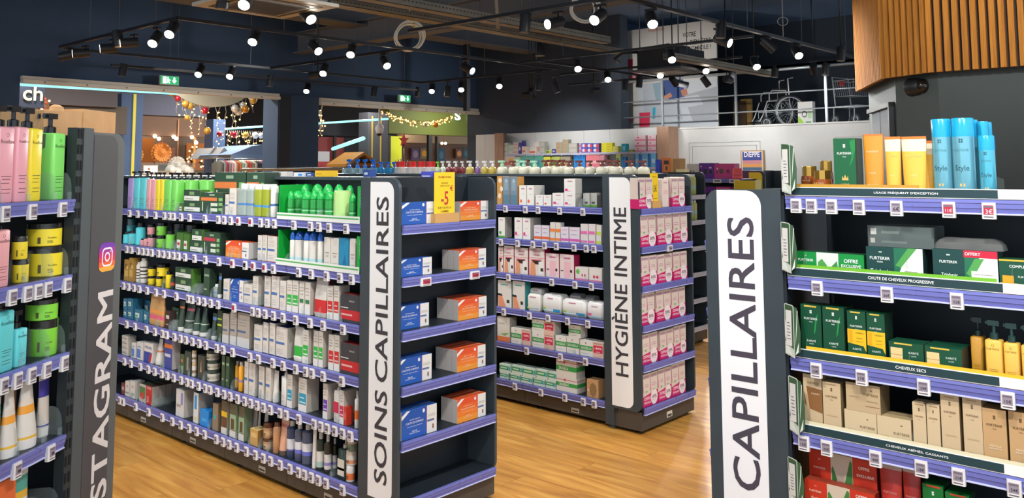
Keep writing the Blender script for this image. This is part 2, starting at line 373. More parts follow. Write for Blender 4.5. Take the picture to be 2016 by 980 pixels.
TG2 = {ZL[0]: (2.496, 2.674, 2.783, 2.963, 3.148), ZL[1]: (2.453, 2.603, 2.737, 2.835, 2.933, 3.076, 3.171, 3.23), ZL[2]: (2.52, 2.893, 3.08, 3.207), ZL[3]: (2.477, 2.703, 2.86, 3.018, 3.176), ZL[4]: (2.678, 2.959, 3.155), ZL[5]: (2.574, 2.796, 2.991, 3.135, 3.217)}
DG2 = {ZL[0]: (1.978, 2.384, 2.43, 3.111, 3.126), ZL[1]: (0.517, 1.083, 1.183, 1.674, 3.136), ZL[2]: (0.942, 1.034, 2.604, 2.83, 3.155), ZL[3]: (0.524, 0.619, 1.544, 2.113, 3.083), ZL[4]: (0.968, 1.678, 2.623, 2.839, 3.062), ZL[5]: (0.702, 0.954, 1.603, 2.122, 2.48)}
G1L, G2L = 6.0 - 3.105, 6.4 - 3.105
g1 = end_gondola('gondola', 'dark gondola with white SOINS CAPILLAIRES sign, packed with hair care', (2.452, 6.0, 0), G1L, 'dark double-sided gondolas', TG1, DG1,
    dict(words=[('SOINS', (0.206, 0.595)), ('CAPILLAIRES', (0.631, 1.427))], span=(.205, 1.43), lx0=6-2.992, lx1=6-2.908, white=(6-3.036, 6-2.875), cards=[6-5.2, 6-4.6, 6-3.9, 6-3.35]), None,
    ec_tags={ZL[1]: [(0.14, 'r', None, True), (0.448, 'r', None, True)]})
g2 = end_gondola('gondola', 'dark gondola with white HYGIÈNE INTIME sign, lower shelves of white boxes', (4.312, 6.4, 0), G2L, 'dark double-sided gondolas', TG2, DG2,
    dict(words=[('HYGIÈNE', (0.317, 0.855), .012), ('INTIME', (0.903, 1.312))], bold=0.0, span=(.30, 1.32), lx0=6.4-3.022, lx1=6.4-2.930, white=(6.4-3.052, 6.4-2.90), cards=[6.4-3.35], ec_cards=[.31]), None,
    ec_tags={ZL[1]: [(.31, 'g', None, True)]})
# third gondola, only its end cap shows behind the second
g3 = end_gondola('gondola', 'dark gondola with white shelf lips and tall yellow-green bottles on end cap', (6.41, 7.4, 0), 7.4 - 4.17, 'dark double-sided gondolas', {}, {},
    dict(words=[], span=(.6, .9), lx0=3.30, lx1=3.39, white=(3.26, 3.42)), None, ec_rail=('#c3c4d0', '#e4e4ea'))
# ---- right gondola with CAPILLAIRES sign
RZ = [1.419, 1.171, .925, .702, .455, .11]
right = thing('gondola', 'dark gondola at right with big white CAPILLAIRES sign, green and beige boxes', 'gondola', (2.6, 1.2, 0), -PI/2, 'dark double-sided gondolas')
b = MB(); b.box(.02, 1.9, .36, .38, .08, 1.44, DARKB); b.build('back_panel', right)
b = MB(); b.box(-.043, .02, -.004, .03, .02, 1.481, ANTH); b.box(-.043, .02, .03, .70, 1.45, 1.478, ANTH); b.build('upright', right)
b = MB(); b.box(.02, .028, .004, .03, .02, 1.46, DARKB); u2 = b.build('upright', right)
b = MB(); b.box(-.043, .02, .7, .73, .02, 1.481, ANTH); b.build('upright', right)
P = rounded_panel(-.2475, -.043, .10, 1.478, .055, ('tl', 'bl'))
for y in (-.004, .714):
    b = MB(); b.extr(P, 'y', y, y + .016, ANTH); sp = b.build('side_panel', right)
    if y < 0:
        Pw = rounded_panel(-.2025, -.046, .12, 1.4745, .05, ('tr', 'br'))
        q = MB(); q.face([(p[0], -.0055, p[1]) for p in Pw], M('#efeef0', .45)); q.build('sign_sticker', sp, label='white sign sticker')
        q = MB(); q.fat_text('CAPILLAIRES', 1.2 - 1.3195, (.528 + 1.388)/2, 1.388 - .528, M('#453f4c', .6), -.0065, .094, .0013); q.build('sign_lettering', sp)
b = MB(); b.box(-.06, -.04, .012, .714, .1, 1.47, DARKB); b.build('back_panel', right)
b = MB(); b.box(-.24, 1.9, .01, .03, .02, .106, KICK); b.build('kick_plate', right)
for z in ZL: shelf(right, .012, .70, z, .17, (), (), (-.255, .714), -PI/2)
for x in (-.2, .0, 1.0, 1.8):
    for y in (.06, .68):
        b = MB(); b.loft(C8, [(.02, .02, 0), (.02, .02, .006), (.008, .008, .012), (.008, .008, .03)], '#15161a', x, y); b.build('foot', right)
TR = [[(0.073, 'g', '12€'), (0.122, 'g', '19€'), (0.184, 'g', '10€'), (0.266, 'g', '10€'), (0.373, 'g', '6€'), (0.512, 'r', '11€'), (0.612, 'r', '3€')], [(0.131, 'g', '27€'), (0.336, 'g', '56€'), (0.521, 'g', '52€')], [(0.119, 'g', '10€'), (0.255, 'g', '17€'), (0.425, 'g', '29€'), (0.633, 'g', '15€')], [(0.073, 'g', '15€'), (0.143, 'g', '23€'), (0.285, 'g', '44€'), (0.409, 'g', '18€'), (0.504, 'g', '21€'), (0.637, 'g', '24€')]]
STRIPS = [("USAGE FRÉQUENT D'EXCEPTION", 0.398, .315-.14, '#b88a2e', 0, .40), ('CHUTE DE CHEVEUX PROGRESSIVE', 0.374, .18, '#6fae2c', 0, .585), ('CHEVEUX SECS', 0.392, .082, '#e8b52a', .05, .9), ('CHEVEUX ABÎMÉS, CASSANTS', 0.398, .165, '#d9cfae', 0, .9), (None, 0, 0, None, 0, 0)]
for k, z in enumerate(RZ):
    s = shelf(right, .035, 1.9, z, .33, TR[k] if k < len(TR) else ())
    if k > 4: continue
    t, tx, tw, cc, cx0, cx1 = STRIPS[k]
    q = MB(); q.box(0.002, 1.86, -.008, -.005, .002, .029, M('#e9e9e6', .4)); q.box(.0035, .60 - .02*(k > 1), -.0088, -.008, .004, .0265, M('#1f3a3f', .4)); q.build('header_strip', s, label='dark green header strip')
    if t: q = MB(); q.text(t, tx - .035, .0152, tw, M('#eef0ef'), -.0094, .0085, 0, None, .01); q.build('strip_lettering', s)
    if cc: q = MB(); q.box(cx0 + .002, cx1, -.003, -.002, .0, .038, M(cc, .4)); q.build('colour_strip', s, label='coloured card strip')
    for dx in ((.05, .35, .62, .80) if k else (.56, .74, .80)): obj('divider', divider_mesh(.25, .075), s, (dx, .004, 0))
# ---- left gondola with INSTAGRAM sign, turned on the floor
LS0 = 2.575
lo = (1.1184, 2.8292)
LROT = math.radians(36.257)
left = thing('gondola', 'dark angled gondola at left with camera emblem, colourful pump bottles', 'gondola', (lo[0], lo[1], 0), LROT, 'dark double-sided gondolas')
LZ = [1.420, 1.189, .955, .709, .47, .25, .10]
GREYP = M('#4f5152', .5)
b = MB(); b.box(-1.6, -.035, .42, .44, .08, 1.66, M('#24332f', .5)); b.build('back_panel', left)
b = MB(); b.box(-.035, 0, -.002, .03, .02, 1.683, M('#2c3437', .5)); ul = b.build('upright', left)
slot_strip(ul, -.018, -.003, .1, 1.66)
b = MB(); b.box(0, .052, -.004, .05, .02, 1.684, M('#4d5456', .5)); b.box(-1.6, .052, .05, .42, 1.62, 1.66, M('#39423f', .5)); b.build('upright', left)
P = rounded_panel(.052, .238, .10, 1.672, .05, ('tr', 'br'))
for y in (-.004, .8):
    b = MB(); b.extr(P, 'y', y, y + .016, M('#5c5f5e', .5)); sp = b.build('side_panel', left)
    if y < 0:
        Pw = rounded_panel(.054, .196, .12, 1.664, .045, ('tr', 'br'))
        q = MB(); q.face([(p[0], -.0055, p[1]) for p in Pw], M('#4b494c', .5)); q.build('sign_sticker', sp, label='dark grey sign sticker')
        q = MB(); q.fat_text('INSTAGRAM', 0.1492, (1.152 + .335)/2, 1.152 - .335, M('#ddd6d2', .5), -.0065, .090, .0022); q.build('sign_lettering', sp)
        ix, iz = 0.1492+.001, 1.263; q = MB()
        # camera emblem: a rounded square shaded from violet over red to yellow, white outline camera
        cols = ['#7a3bb0', '#a035a0', '#cc2f7c', '#e23a4e', '#ee6a3c', '#f5b040']
        full = rounded_panel(ix-.047, ix+.047, iz-.047, iz+.047, .022, ('tl','tr','bl','br'))
        for j in range(6):
            a, c = iz + .047 - .094*j/6, iz + .047 - .094*(j+1)/6
            zs = [a - (a-c)*t/3 for t in range(4)]
            def halfw(z):
                d = max(0, abs(z - iz) - .025); return .047 - .022 + math.sqrt(max(0, .022**2 - d*d))
            pts = [(ix - halfw(z), -.0065, z) for z in zs] + [(ix + halfw(z), -.0065, z) for z in reversed(zs)]
            q.face(pts, M(cols[j], .4))
        q.build('emblem', sp, label='violet to orange rounded square emblem')
        q = MB(); wh = M('#f2ecef', .4)
        def ringpoly(outer, inner):
            for i in range(len(outer)):
                j = (i + 1) % len(outer); q.face([(outer[i][0], -.0072, outer[i][1]), (outer[j][0], -.0072, outer[j][1]), (inner[j][0], -.0072, inner[j][1]), (inner[i][0], -.0072, inner[i][1])], wh)
        ringpoly(rounded_panel(ix-.031, ix+.031, iz-.031, iz+.031, .018, ('tl','tr','bl','br')), rounded_panel(ix-.025, ix+.025, iz-.025, iz+.025, .013, ('tl','tr','bl','br')))
        ringpoly([(ix+.016*x, iz+.016*y) for x, y in C16], [(ix+.010*x, iz+.010*y) for x, y in C16])
        q.face([(ix+.017+.003*x, -.0072, iz+.017+.003*y) for x, y in C8], wh); q.build('emblem_outline', sp, label='white camera outline')
b = MB(); b.box(.035, .055, .012, .8, .1, 1.65, DARKB); b.build('back_panel', left)
b = MB(); b.box(-1.6, .235, .01, .03, .02, .1, KICK); b.build('kick_plate', left)
for z in ZL: shelf(left, .012, .78, z, .16, (), (), (.244, .0), PI/2)
for x in (-1.2, -.3, .2):
    for y in (.06, .75):
        b = MB(); b.loft(C8, [(.02, .02, 0), (.02, .02, .006), (.008, .008, .012), (.008, .008, .03)], '#15161a', x, y); b.build('foot', left)
TL = [[(-0.361, 'g', None), (-0.247, 'g', '12€'), (-0.106, 'g', '12€'), (-0.022, 'g', '10€')], [(-0.317, 'g', '13€'), (-0.253, 'g', '13€'), (-0.207, 'g', '12€'), (-0.161, 'g', '10€'), (-0.069, 'g', '13€'), (-0.001, 'g', '13€')], [(-0.335, 'g', None), (-0.278, 'g', '13€'), (-0.218, 'g', '13€'), (-0.15, 'g', '13€'), (-0.066, 'g', '13€'), (0.007, 'g', '13€')], [(-0.264, 'g', None), (-0.115, 'g', None), (0.0, 'g', None)], []]
for k, z in enumerate(LZ):
    s = shelf(left, -1.6, -.037, z, .40, TL[k] if k < len(TL) else ())
    for dx in (-.44, -.36, -.24, -.12, -.045): obj('divider', divider_mesh(.25, .085), s, (dx + 1.6, .004, 0))
# ================================================================ products
def carton(base, zones=(), texts=(), side=None, top=None, bold=.0):
    def f(w, d, h):
        b = MB(); e = .0006
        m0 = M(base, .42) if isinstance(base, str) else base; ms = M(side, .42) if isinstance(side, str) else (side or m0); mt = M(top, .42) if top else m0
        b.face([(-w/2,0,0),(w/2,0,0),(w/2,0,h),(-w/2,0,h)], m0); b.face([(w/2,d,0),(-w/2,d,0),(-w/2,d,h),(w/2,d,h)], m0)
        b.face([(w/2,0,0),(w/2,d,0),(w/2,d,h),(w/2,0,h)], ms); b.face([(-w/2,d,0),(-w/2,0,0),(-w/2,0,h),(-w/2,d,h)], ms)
        b.face([(-w/2,0,h),(w/2,0,h),(w/2,d,h),(-w/2,d,h)], mt); b.face([(-w/2,d,0),(w/2,d,0),(w/2,0,0),(-w/2,0,0)], m0)
        b.face([(-w/2+.001,d*.5-.0006,h+.0003),(w/2-.001,d*.5-.0006,h+.0003),(w/2-.001,d*.5+.0006,h+.0003),(-w/2+.001,d*.5+.0006,h+.0003)], M('#4a4644'))   # flap seam
        for k, zn in enumerate(zones):
            y = -e * (1 + .12*k); c = M(zn[-1] if zn[-1] != 'w' else zn[-2], .4)
            if isinstance(zn[0], (list, tuple)): b.face([(-w/2 + p*w, y, q*h) for p, q in zn[0]], c); continue
            x0, x1, z0, z1 = zn[:4]
            b.face([(-w/2+x0*w, y, z0*h), (-w/2+x1*w, y, z0*h), (-w/2+x1*w, y, z1*h), (-w/2+x0*w, y, z1*h)], c)
            if zn[-1] == 'w':
                X = w/2 - y; b.face([(X,0,z0*h),(X,d,z0*h),(X,d,z1*h),(X,0,z1*h)], c); b.face([(-X,d,z0*h),(-X,0,z0*h),(-X,0,z1*h),(-X,d,z1*h)], c)
        for t in texts:
            s, cx, cz, fw, col = t[:5]; b.text(s, -w/2+cx*w, cz*h, fw*w, M(col, .5), -e*1.12*(1 + .12*len(zones)) - .0003, (t[5]*h if len(t) > 5 else None), 0, None, bold)
        return [(None, b)]
    return f
def lines(x0, x1, zs, c, t=.02): return [(x0, x1, z, z + t, c) for z in zs]
def pumpb(col, txt='#5a4650', word=None, pump=BLACK, label=None, ph=.042):
    def f(w, d, h):
        m = M(col, .35) if isinstance(col, str) else col; r, s = w*.485, d*.485
        b = MB(); b.loft(RR, [(r*.96, s*.96, 0), (r, s, .004), (r, s, h*.965), (r*.9, s*.9, h*.99), (r*.35, s*.45, h)], m, 0, d/2, (1, 1), True, 50)
        p = MB(); k = min(w, d) * .22; pm = M(pump, .25)
        p.loft(C8, [(k*1.25, k*1.25, h), (k*1.25, k*1.25, h + ph*.3), (k*.5, k*.5, h + ph*.36), (k*.5, k*.5, h + ph*.75)], pm, 0, d/2)
        p.box(-k*1.6, k*1.6, d/2 - k*.7, d/2 + k*.7, h + ph*.72, h + ph, pm); p.box(-k*2.3, -k*1.5, d/2 - k*.35, d/2 + k*.35, h + ph*.78, h + ph*.93, pm)
        L = MB()
        if word:
            L.text(word, 0, h*.80, w*.74, M(txt), -.0006 + d*.015); L.tube([(-.0, d*.015 - .0002, h*.88 + .0)] and [(w*.07*math.cos(a), d*.015, h*.885 + w*.07*math.sin(a)) for a in [i*PI/5 for i in range(10)]], .0006, M(txt), 3, True)
        for i, z in enumerate((.34, .30, .25, .17, .12)): L.box(-w*(.28 - .04*(i % 2)), w*(.28 - .05*(i % 3)), d*.015 - .0005, d*.015, z*h, z*h + h*.008, M(txt))
        if label:
            for x0, x1, z0, z1, c in label: L.box(-w*.48 + x0*w*.96, -w*.48 + x1*w*.96, d*.012 - .0004, d*.012, z0*h, z1*h, M(c, .4))
        return [('body', b), ('pump', p), ('label', L)]
    return f
def capb(col, cap=BLACK, bands=(), neck=.80, dome=False, sec=C12, capr=.7, flat=1.0, shoulder=.06):
    def f(w, d, h):
        m = M(col, .3) if isinstance(col, str) else col; r, s = w/2*.97, d/2*.97; hb = h*neck
        zs = sorted(set([0, hb*(1-shoulder)] + [hb*z for bnd in bands for z in bnd[:2]]))
        prof = [(r*.94, s*.94, 0)] + [(r, s, max(z, .002)) for z in zs] + [(r*capr, s*capr, hb)]
        ms = []
        for a, c in zip(prof[:-1], prof[1:]):
            zm = (a[2] + c[2])/2 / hb; k = m
            for bnd in bands:
                if bnd[0] <= zm <= bnd[1]: k = M(bnd[2], .4)
            ms.append(k)
        b = MB(); b.loft(sec, prof, ms, 0, d/2)
        c = MB(); cm = M(cap, .3) if isinstance(cap, str) else cap
        q = capr if not dome else 1.0
        if dome: c.loft(sec, [(r*.98, s*.98, hb*.985)] + [(r*.98*math.cos(a), s*.98*math.cos(a), hb + (h - hb)*math.sin(a)) for a in [PI/2*i/5 for i in range(6)][:-1]] + [(r*.05, s*.05, h)], cm, 0, d/2)
        else: c.loft(sec, [(r*q, s*q, hb), (r*q, s*q, h*.985), (r*q*.9, s*q*.9, h)], cm, 0, d/2)
        return [('body', b), ('cap', c)]
    return f
def jar(col, lid=BLACK, band=None, lf=.28):
    def f(w, d, h):
        r = w/2*.98; hb = h*(1 - lf); b = MB()
        if band: b.loft(C16, [(r*.95, r*.95, 0), (r, r, h*.03), (r, r, hb*band[0]), (r, r, hb*band[1]), (r, r, hb)], [M(col, .35)]*2 + [M(band[2], .4)] + [M(col, .35)], 0, d/2)
        else: b.loft(C16, [(r*.95, r*.95, 0), (r, r, h*.03), (r, r, hb)], M(col, .35), 0, d/2)
        c = MB(); c.loft(C16, [(r*.97, r*.97, hb), (r*.97, r*.97, h*.98), (r*.92, r*.92, h)], M(lid, .25), 0, d/2)
        q = MB(); q.box(-w*.18, w*.18, -.0006, .004, hb*.42, hb*.50, M('#4a463a')); q.box(-w*.12, w*.12, -.0006, .004, hb*.26, hb*.30, M('#4a463a'))
        return [('body', b), ('lid', c), ('label', q)]
    return f
def tube(col, cap='#e9e6e0', bands=(), capf=.14, crimp=None, top=1.06, texts=(), txt='#d8c9a0'):
    def f(w, d, h):
        r = w/2; n = 9; hc = h*capf; b = MB(); m = M(col, .35) if isinstance(col, str) else col
        prof = []; ms = []
        zs = sorted(set([hc, h*.97, h] + [h*(capf + (1-capf)*z) for bd in bands for z in bd[:2]] + [hc + (h - hc)*i/6 for i in range(7)]))
        for z in zs:
            t = (z - hc)/(h - hc); prof.append((r*(.9 + (top - .9)*t), max(.0012, d/2*.9*(1 - min(1, t/.97))**.8), z))
        for a, c in zip(zs[:-1], zs[1:]):
            t = ((a + c)/2 - hc)/(h - hc); k = m
            for bd in bands:
                if bd[0] <= t <= bd[1]: k = M(bd[2], .35)
            if crimp and t > .95: k = M(crimp, .35)
            ms.append(k)
        b.loft(C16, prof, ms, 0, d/2, (1, 1), True, 60)
        c = MB(); c.loft(C16, [(r*.86, d/2*.86, 0), (r*.9, d/2*.9, hc)], M(cap, .35), 0, d/2)
        out = [('body', b), ('cap', c)]
        if texts:
            q = MB()
            for s, cx, cz, fw, col2 in texts:
                t = max(0, (cz*h - hc)/(h - hc)); y = d/2 - d/2*.9*(1 - min(1, t/.97))**.8 - .001
                q.text(s, (cx - .5)*w, cz*h, fw*w, M(col2), y)
            out.append(('lettering', q))
        return out
    return f
def pouch(col, bands=(), spout=None):
    def f(w, d, h):
        b = MB(); m = M(col, .35)
        prof = [(w/2*.95, d/2*.8, 0), (w/2, d/2, h*.12), (w/2, d/2*.7, h*.55), (w/2*.97, d/2*.25, h*.9), (w/2*.96, .0015, h)]
        if bands: prof = sorted(prof + [(w/2, d/2*.8, h*z) for bd in bands for z in bd[:2]], key=lambda p: p[2])
        ms = []
        for a, c in zip(prof[:-1], prof[1:]):
            t = (a[2] + c[2])/2/h; k = m
            for bd in bands:
                if bd[0] <= t <= bd[1]: k = M(bd[2], .4)
            ms.append(k)
        b.loft(RR, prof, ms, 0, d/2, (1, 1), True, 60)
        out = [('body', b)]
        if spout: c = MB(); c.loft(C8, [(.010, .010, h*.95), (.010, .010, h*1.03), (.007, .007, h*1.05)], M(spout, .3), -w*.35, d/2); out.append(('cap', c))
        return out
    return f
def soft(col, bands=()):
    def f(w, d, h):
        b = MB(); m = M(col, .3); S = rrect(.28, 3)
        prof = [(w/2*.9, d/2*.85, 0), (w/2, d/2, h*.12), (w/2*1.02, d/2*1.04, h*.45), (w/2, d/2, h*.85), (w/2*.86, d/2*.7, h*.98), (w/2*.7, d/2*.2, h)]
        b.loft(S, prof, m, 0, d/2, (1, 1), True, 80)
        q = MB()
        for x0, x1, z0, z1, c in bands: q.box(-w/2+x0*w, -w/2+x1*w, -.002, .0, z0*h, z1*h, M(c, .35))
        return [('wrapper', b), ('label', q)]
    return f
def spray(body, capc, label=None, fac=.6):
    # round-shouldered bottle with a pump head
    def f(w, d, h):
        m = body if not isinstance(body, str) else M(body, .35); r = w/2*.97
        b = MB(); prof = [(r*.95, r*.95, 0), (r, r, h*.03)] + [(r*(.32 + .68*math.cos(a)), r*(.32 + .68*math.cos(a)), h*.26 + h*.28*math.sin(a)) for a in [PI/2*i/6 for i in range(7)]] + [(r*.3, r*.3, h*.57)]
        b.loft(C16, prof, m, 0, d/2, (1, 1), True, 60)
        c = MB(); cm = M(capc, .3); c.loft(C8, [(r*.40, r*.40, h*.56), (r*.40, r*.40, h*.74), (r*.20, r*.20, h*.76), (r*.20, r*.20, h*.88)], cm, 0, d/2)
        c.box(-r*.9, r*.42, d/2 - r*.3, d/2 + r*.3, h*.85, h, cm)
        out = [('body', b), ('pump', c)]
        if label: q = MB(); q.loft(C16, [(r*1.01, r*1.01, h*.10), (r*1.01, r*1.01, h*.38)], M(label, .5), 0, d/2, (0, 0)); out.append(('label', q))
        return out
    return f
def aero(body, cap, word=None):
    def f(w, d, h):
        r = w/2; hb = h*.77; b = MB()
        b.loft(C16, [(r*.95, r*.95, 0), (r, r, h*.02), (r, r, hb)], M(body, .2, .35), 0, d/2); c = MB(); c.loft(C16, [(r*1.0, r*1.0, hb), (r*1.0, r*1.0, h*.985), (r*.93, r*.93, h)], M(cap, .22), 0, d/2)
        c.box(r*.55, r*1.0, d/2 - r*.25, d/2 + r*.25, hb, h*.96, M(cap, .22))
        out = [('body', b), ('cap', c)]
        if word:
            q = MB(); dk = M('#20505e', .4)
            def bend(X, Z):
                a = X/r*.9; return (r*1.012*math.sin(a), d/2 - r*1.012*math.cos(a), Z)
            q.text('FURTERER', 0, hb*.78, w*.75, M('#4f8b98', .4), 0, None, 0, bend); q.text(word, 0, hb*.48, w*.72, dk, 0, None, 0, bend)
            for e in (-1, 1):
                for g in (-1, 1): q.face([bend(e*w*.055 + X*w*.04, hb*.93 + g*w*.055 + Z*w*.04) for X, Z in ((-1,-1),(1,-1),(1,1),(-1,1))], dk)
            q.face([bend(X*w*.13, hb*.22 + Z*w*.07) for X, Z in ((-1,-1),(1,-1),(1,1),(-1,1))], M('#d9a85a')); out.append(('lettering', q))
        return out
    return f
def flask(col, cap, dropc=None):
    def f(w, d, h):
        r = w/2*.9; b = MB(); b.loft(C12, [(r, r, 0), (r, r, h*.5), (r*.4, r*.4, h*.58)], M(col, .3), 0, d/2); c = MB(); c.loft(C8, [(r*.45, r*.45, h*.58), (r*.4, r*.4, h*.75), (r*.2, r*.2, h)], M(cap, .3), 0, d/2)
        return [('body', b), ('cap', c)]
    return f
def logo4(cx, cz, s, c): return [(cx + a*s - s*.4, cx + a*s + s*.4, cz + g*s*.6 - s*.24, cz + g*s*.6 + s*.24, c) for a in (-.5, .5) for g in (-.5, .5)]
W_, OFF = '#dedcd6', '#d2ccc2'
def duc(col, word=None):       # white carton with a blue brand band
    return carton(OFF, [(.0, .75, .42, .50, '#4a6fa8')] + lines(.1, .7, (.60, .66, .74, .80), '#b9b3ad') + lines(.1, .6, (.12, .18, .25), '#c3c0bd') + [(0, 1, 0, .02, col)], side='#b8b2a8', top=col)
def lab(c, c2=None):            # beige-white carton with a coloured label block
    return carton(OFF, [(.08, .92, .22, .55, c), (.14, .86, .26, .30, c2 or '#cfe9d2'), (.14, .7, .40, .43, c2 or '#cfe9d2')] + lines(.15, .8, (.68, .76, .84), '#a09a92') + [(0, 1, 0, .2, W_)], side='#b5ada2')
def grn(lbl=True, band=None):
    z = [(.03, .97, .10, .48, '#d9dcd2'), (.35, .65, .58, .85, '#7c9a6a'), (.1, .6, .2, .26, '#5a6f52')] if lbl else []
    if band: z = [(.0, .72, .60, .76, band), (.45, .75, .36, .50, '#c7d2bd'), (.45, .75, .10, .26, '#c7d2bd'), (.06, .10, .1, .55, '#d6d6cc'), (.80, .97, .60, .75, '#7fae6a'), (.80, .97, .38, .52, '#7fae6a'), (.80, .97, .14, .28, '#7fae6a'), (.22, .32, .18, .42, '#3a4a3e'), (.38, .62, .84, .92, '#8ea58a')]
    return carton('#2f4a36', z, side='#4f7d34' if lbl else '#2d4034', top='#3f5a3c')
def chute(face, grad, txtc):
    z = [(0, .70, 0, 1, face)]
    for i, c in enumerate(grad): z.append((0, .70, i/len(grad), (i+1)/len(grad), c))
    z += [([(0, .70), (.0, .84), (.14, .99), (.24, .99)], '#e6e4e0'), (.70, .712, 0, 1, '#b8506a'), (.72, .92, .42, .49, '#5a6c9a'), (.74, .95, .60, .62, '#b6b2ac'), (.74, .95, .66, .68, '#b6b2ac'), (.87, .91, .14, .30, '#8a5a38')]
    z += [(.15, .30, .415, .425, txtc), (.42, .58, .415, .425, txtc)]
    for a in ((.55, .0),): z.append(([(.615 + .035*x, .87 + .075*y) for x, y in C8], '#dfe3ea'))
    return carton(W_, z, [('CHUTE DE CHEVEUX', .36, .55, .50, txtc), ('COMPLÉMENT ALIMENTAIRE', .36, .66, .30, txtc), ('VITALITÉ', .36, .42, .10, txtc), ('BEAUTÉ', .36, .25, .14, txtc), ('ONGLES ET CHEVEUX', .36, .18, .30, txtc)], side='#cfcbc6', top=face, bold=.01)
def saug(pink=None):
    x = .55 if pink else 1
    z = [(0, x, .36, .66, '#3a9a4c'), (.1*x, .7*x, .16, .19, '#b9c4b0'), (.4*x, .5*x, .80, .86, '#6a5560')]
    t = [('SAUGELLA', x*.5, .51, x*.82, '#e4efe2', .16)]
    if pink: z += [(x, 1, 0, 1, '#d9b7a8'), (x + .03, .97, .30, .78, '#cf3152')]; t += [('-30%', (x + 1)/2, .60, (1-x)*.7, '#f3e4e6', .14), ('OFFRE SPÉCIALE', (x + 1)/2, .90, (1-x)*.8, '#6a3a44', .06), ('2ÈME', (x + 1)/2, .38, (1-x)*.4, '#f3e4e6', .07)]
    return carton(W_, z, t, side='#d0cbc3', bold=.01)
def furt(base, extra=(), texts=(), tc='#e6ece6', side=None, lz=.87, nz=.74):
    return carton(base, list(extra) + logo4(.5, lz, .055, tc), [('FURTERER', .5, nz, .66, tc), ('PARIS', .5, nz - .06, .16, tc)] + list(texts), side=side, bold=.006)
def duo():
    # two tall cartons held by a printed band
    def f(w, d, h):
        out = []
        for e in (-1, 1):
            b = MB(); x0, x1 = (-w/2, -.001) if e < 0 else (.001, w/2)
            b.box(x0, x1, 0, d, 0, h, M('#d6c6ba', .45)); c = (x0 + x1)/2; k = (x1 - x0)
            b.face([(x0, -.0005, h*.45), (x0 + k*.10, -.0005, h*.45), (x0 + k*.02, -.0005, h*.98), (x0, -.0005, h*.98)], M('#c65a8c'))
            b.box(x0 + k*.08, x1 - k*.08, -.0006, 0, h*.86, h*.94, M('#a88a92')); b.box(x0 + k*.25, x1 - k*.25, -.0006, 0, h*.66, h*.68, M('#b89a9c')); b.box(x0 + k*.2, x1 - k*.2, -.0006, 0, h*.60, h*.62, M('#c08a9a'))
            b.face([(c - k*.16, -.0006, h*.47), (c, -.0006, h*.41), (c + k*.16, -.0006, h*.47), (c + k*.08, -.0006, h*.49), (c, -.0006, h*.47), (c - k*.08, -.0006, h*.49)], M('#6fae62'))
            out.append(('carton', b))
        q = MB(); c = M('#c81f66', .4); y = -.0016
        q.face([(-w/2, y, 0), (w/2, y, 0), (w/2, y, h*.44), (-w/2, y, h*.31)], c); W = w/2 + .0008; q.face([(W, y, 0), (W, d, 0), (W, d, h*.44), (W, y, h*.44)], c); q.face([(-W, d, 0), (-W, y, 0), (-W, y, h*.31), (-W, d, h*.31)], c)
        q.face([(w*.25 + w*.235*x, y - .0005, h*.235 + w*.275*z) for x, z in C16], M('#e8dcda', .4))
        q.text('30%', w*.245, h*.25, w*.32, M('#6a3348'), y - .001, h*.105, 0, None, .015)
        q.text('SUR LE LOT', w*.245, h*.15, w*.24, M('#a07080'), y - .001)
        q.text('OFFRE', -w*.22, h*.245, w*.42, M('#f0d3dd'), y - .0005, h*.095, 0, None, .02, shear=0); q.text('SPÉCIALE', -w*.21, h*.125, w*.44, M('#f0d3dd'), y - .0005, h*.08, 0, None, .02)
        out.append(('promo_band', q)); return out
    return f
def under(c):
    return carton('#d8cfc8', [(0, 1, .62, .64, '#d98a9a'), ([(.12, .56), (.80, .56), (.62, .40), (.40, .40)], '#3a2c30'), ([(.05, .0), (.45, .0), (.38, .42), (.12, .54)], '#d8946e'), ([(.12, .58), (.82, .58), (.80, .54), (.12, .54)], '#cf6a78'), (.62, .95, .06, .50, '#e4dedb'), (.74, .92, .16, .28, '#3c3a30'), (.3, .7, .72, .75, '#c56a84'), (.25, .75, .84, .90, '#c9889c')], side=c, top=c)
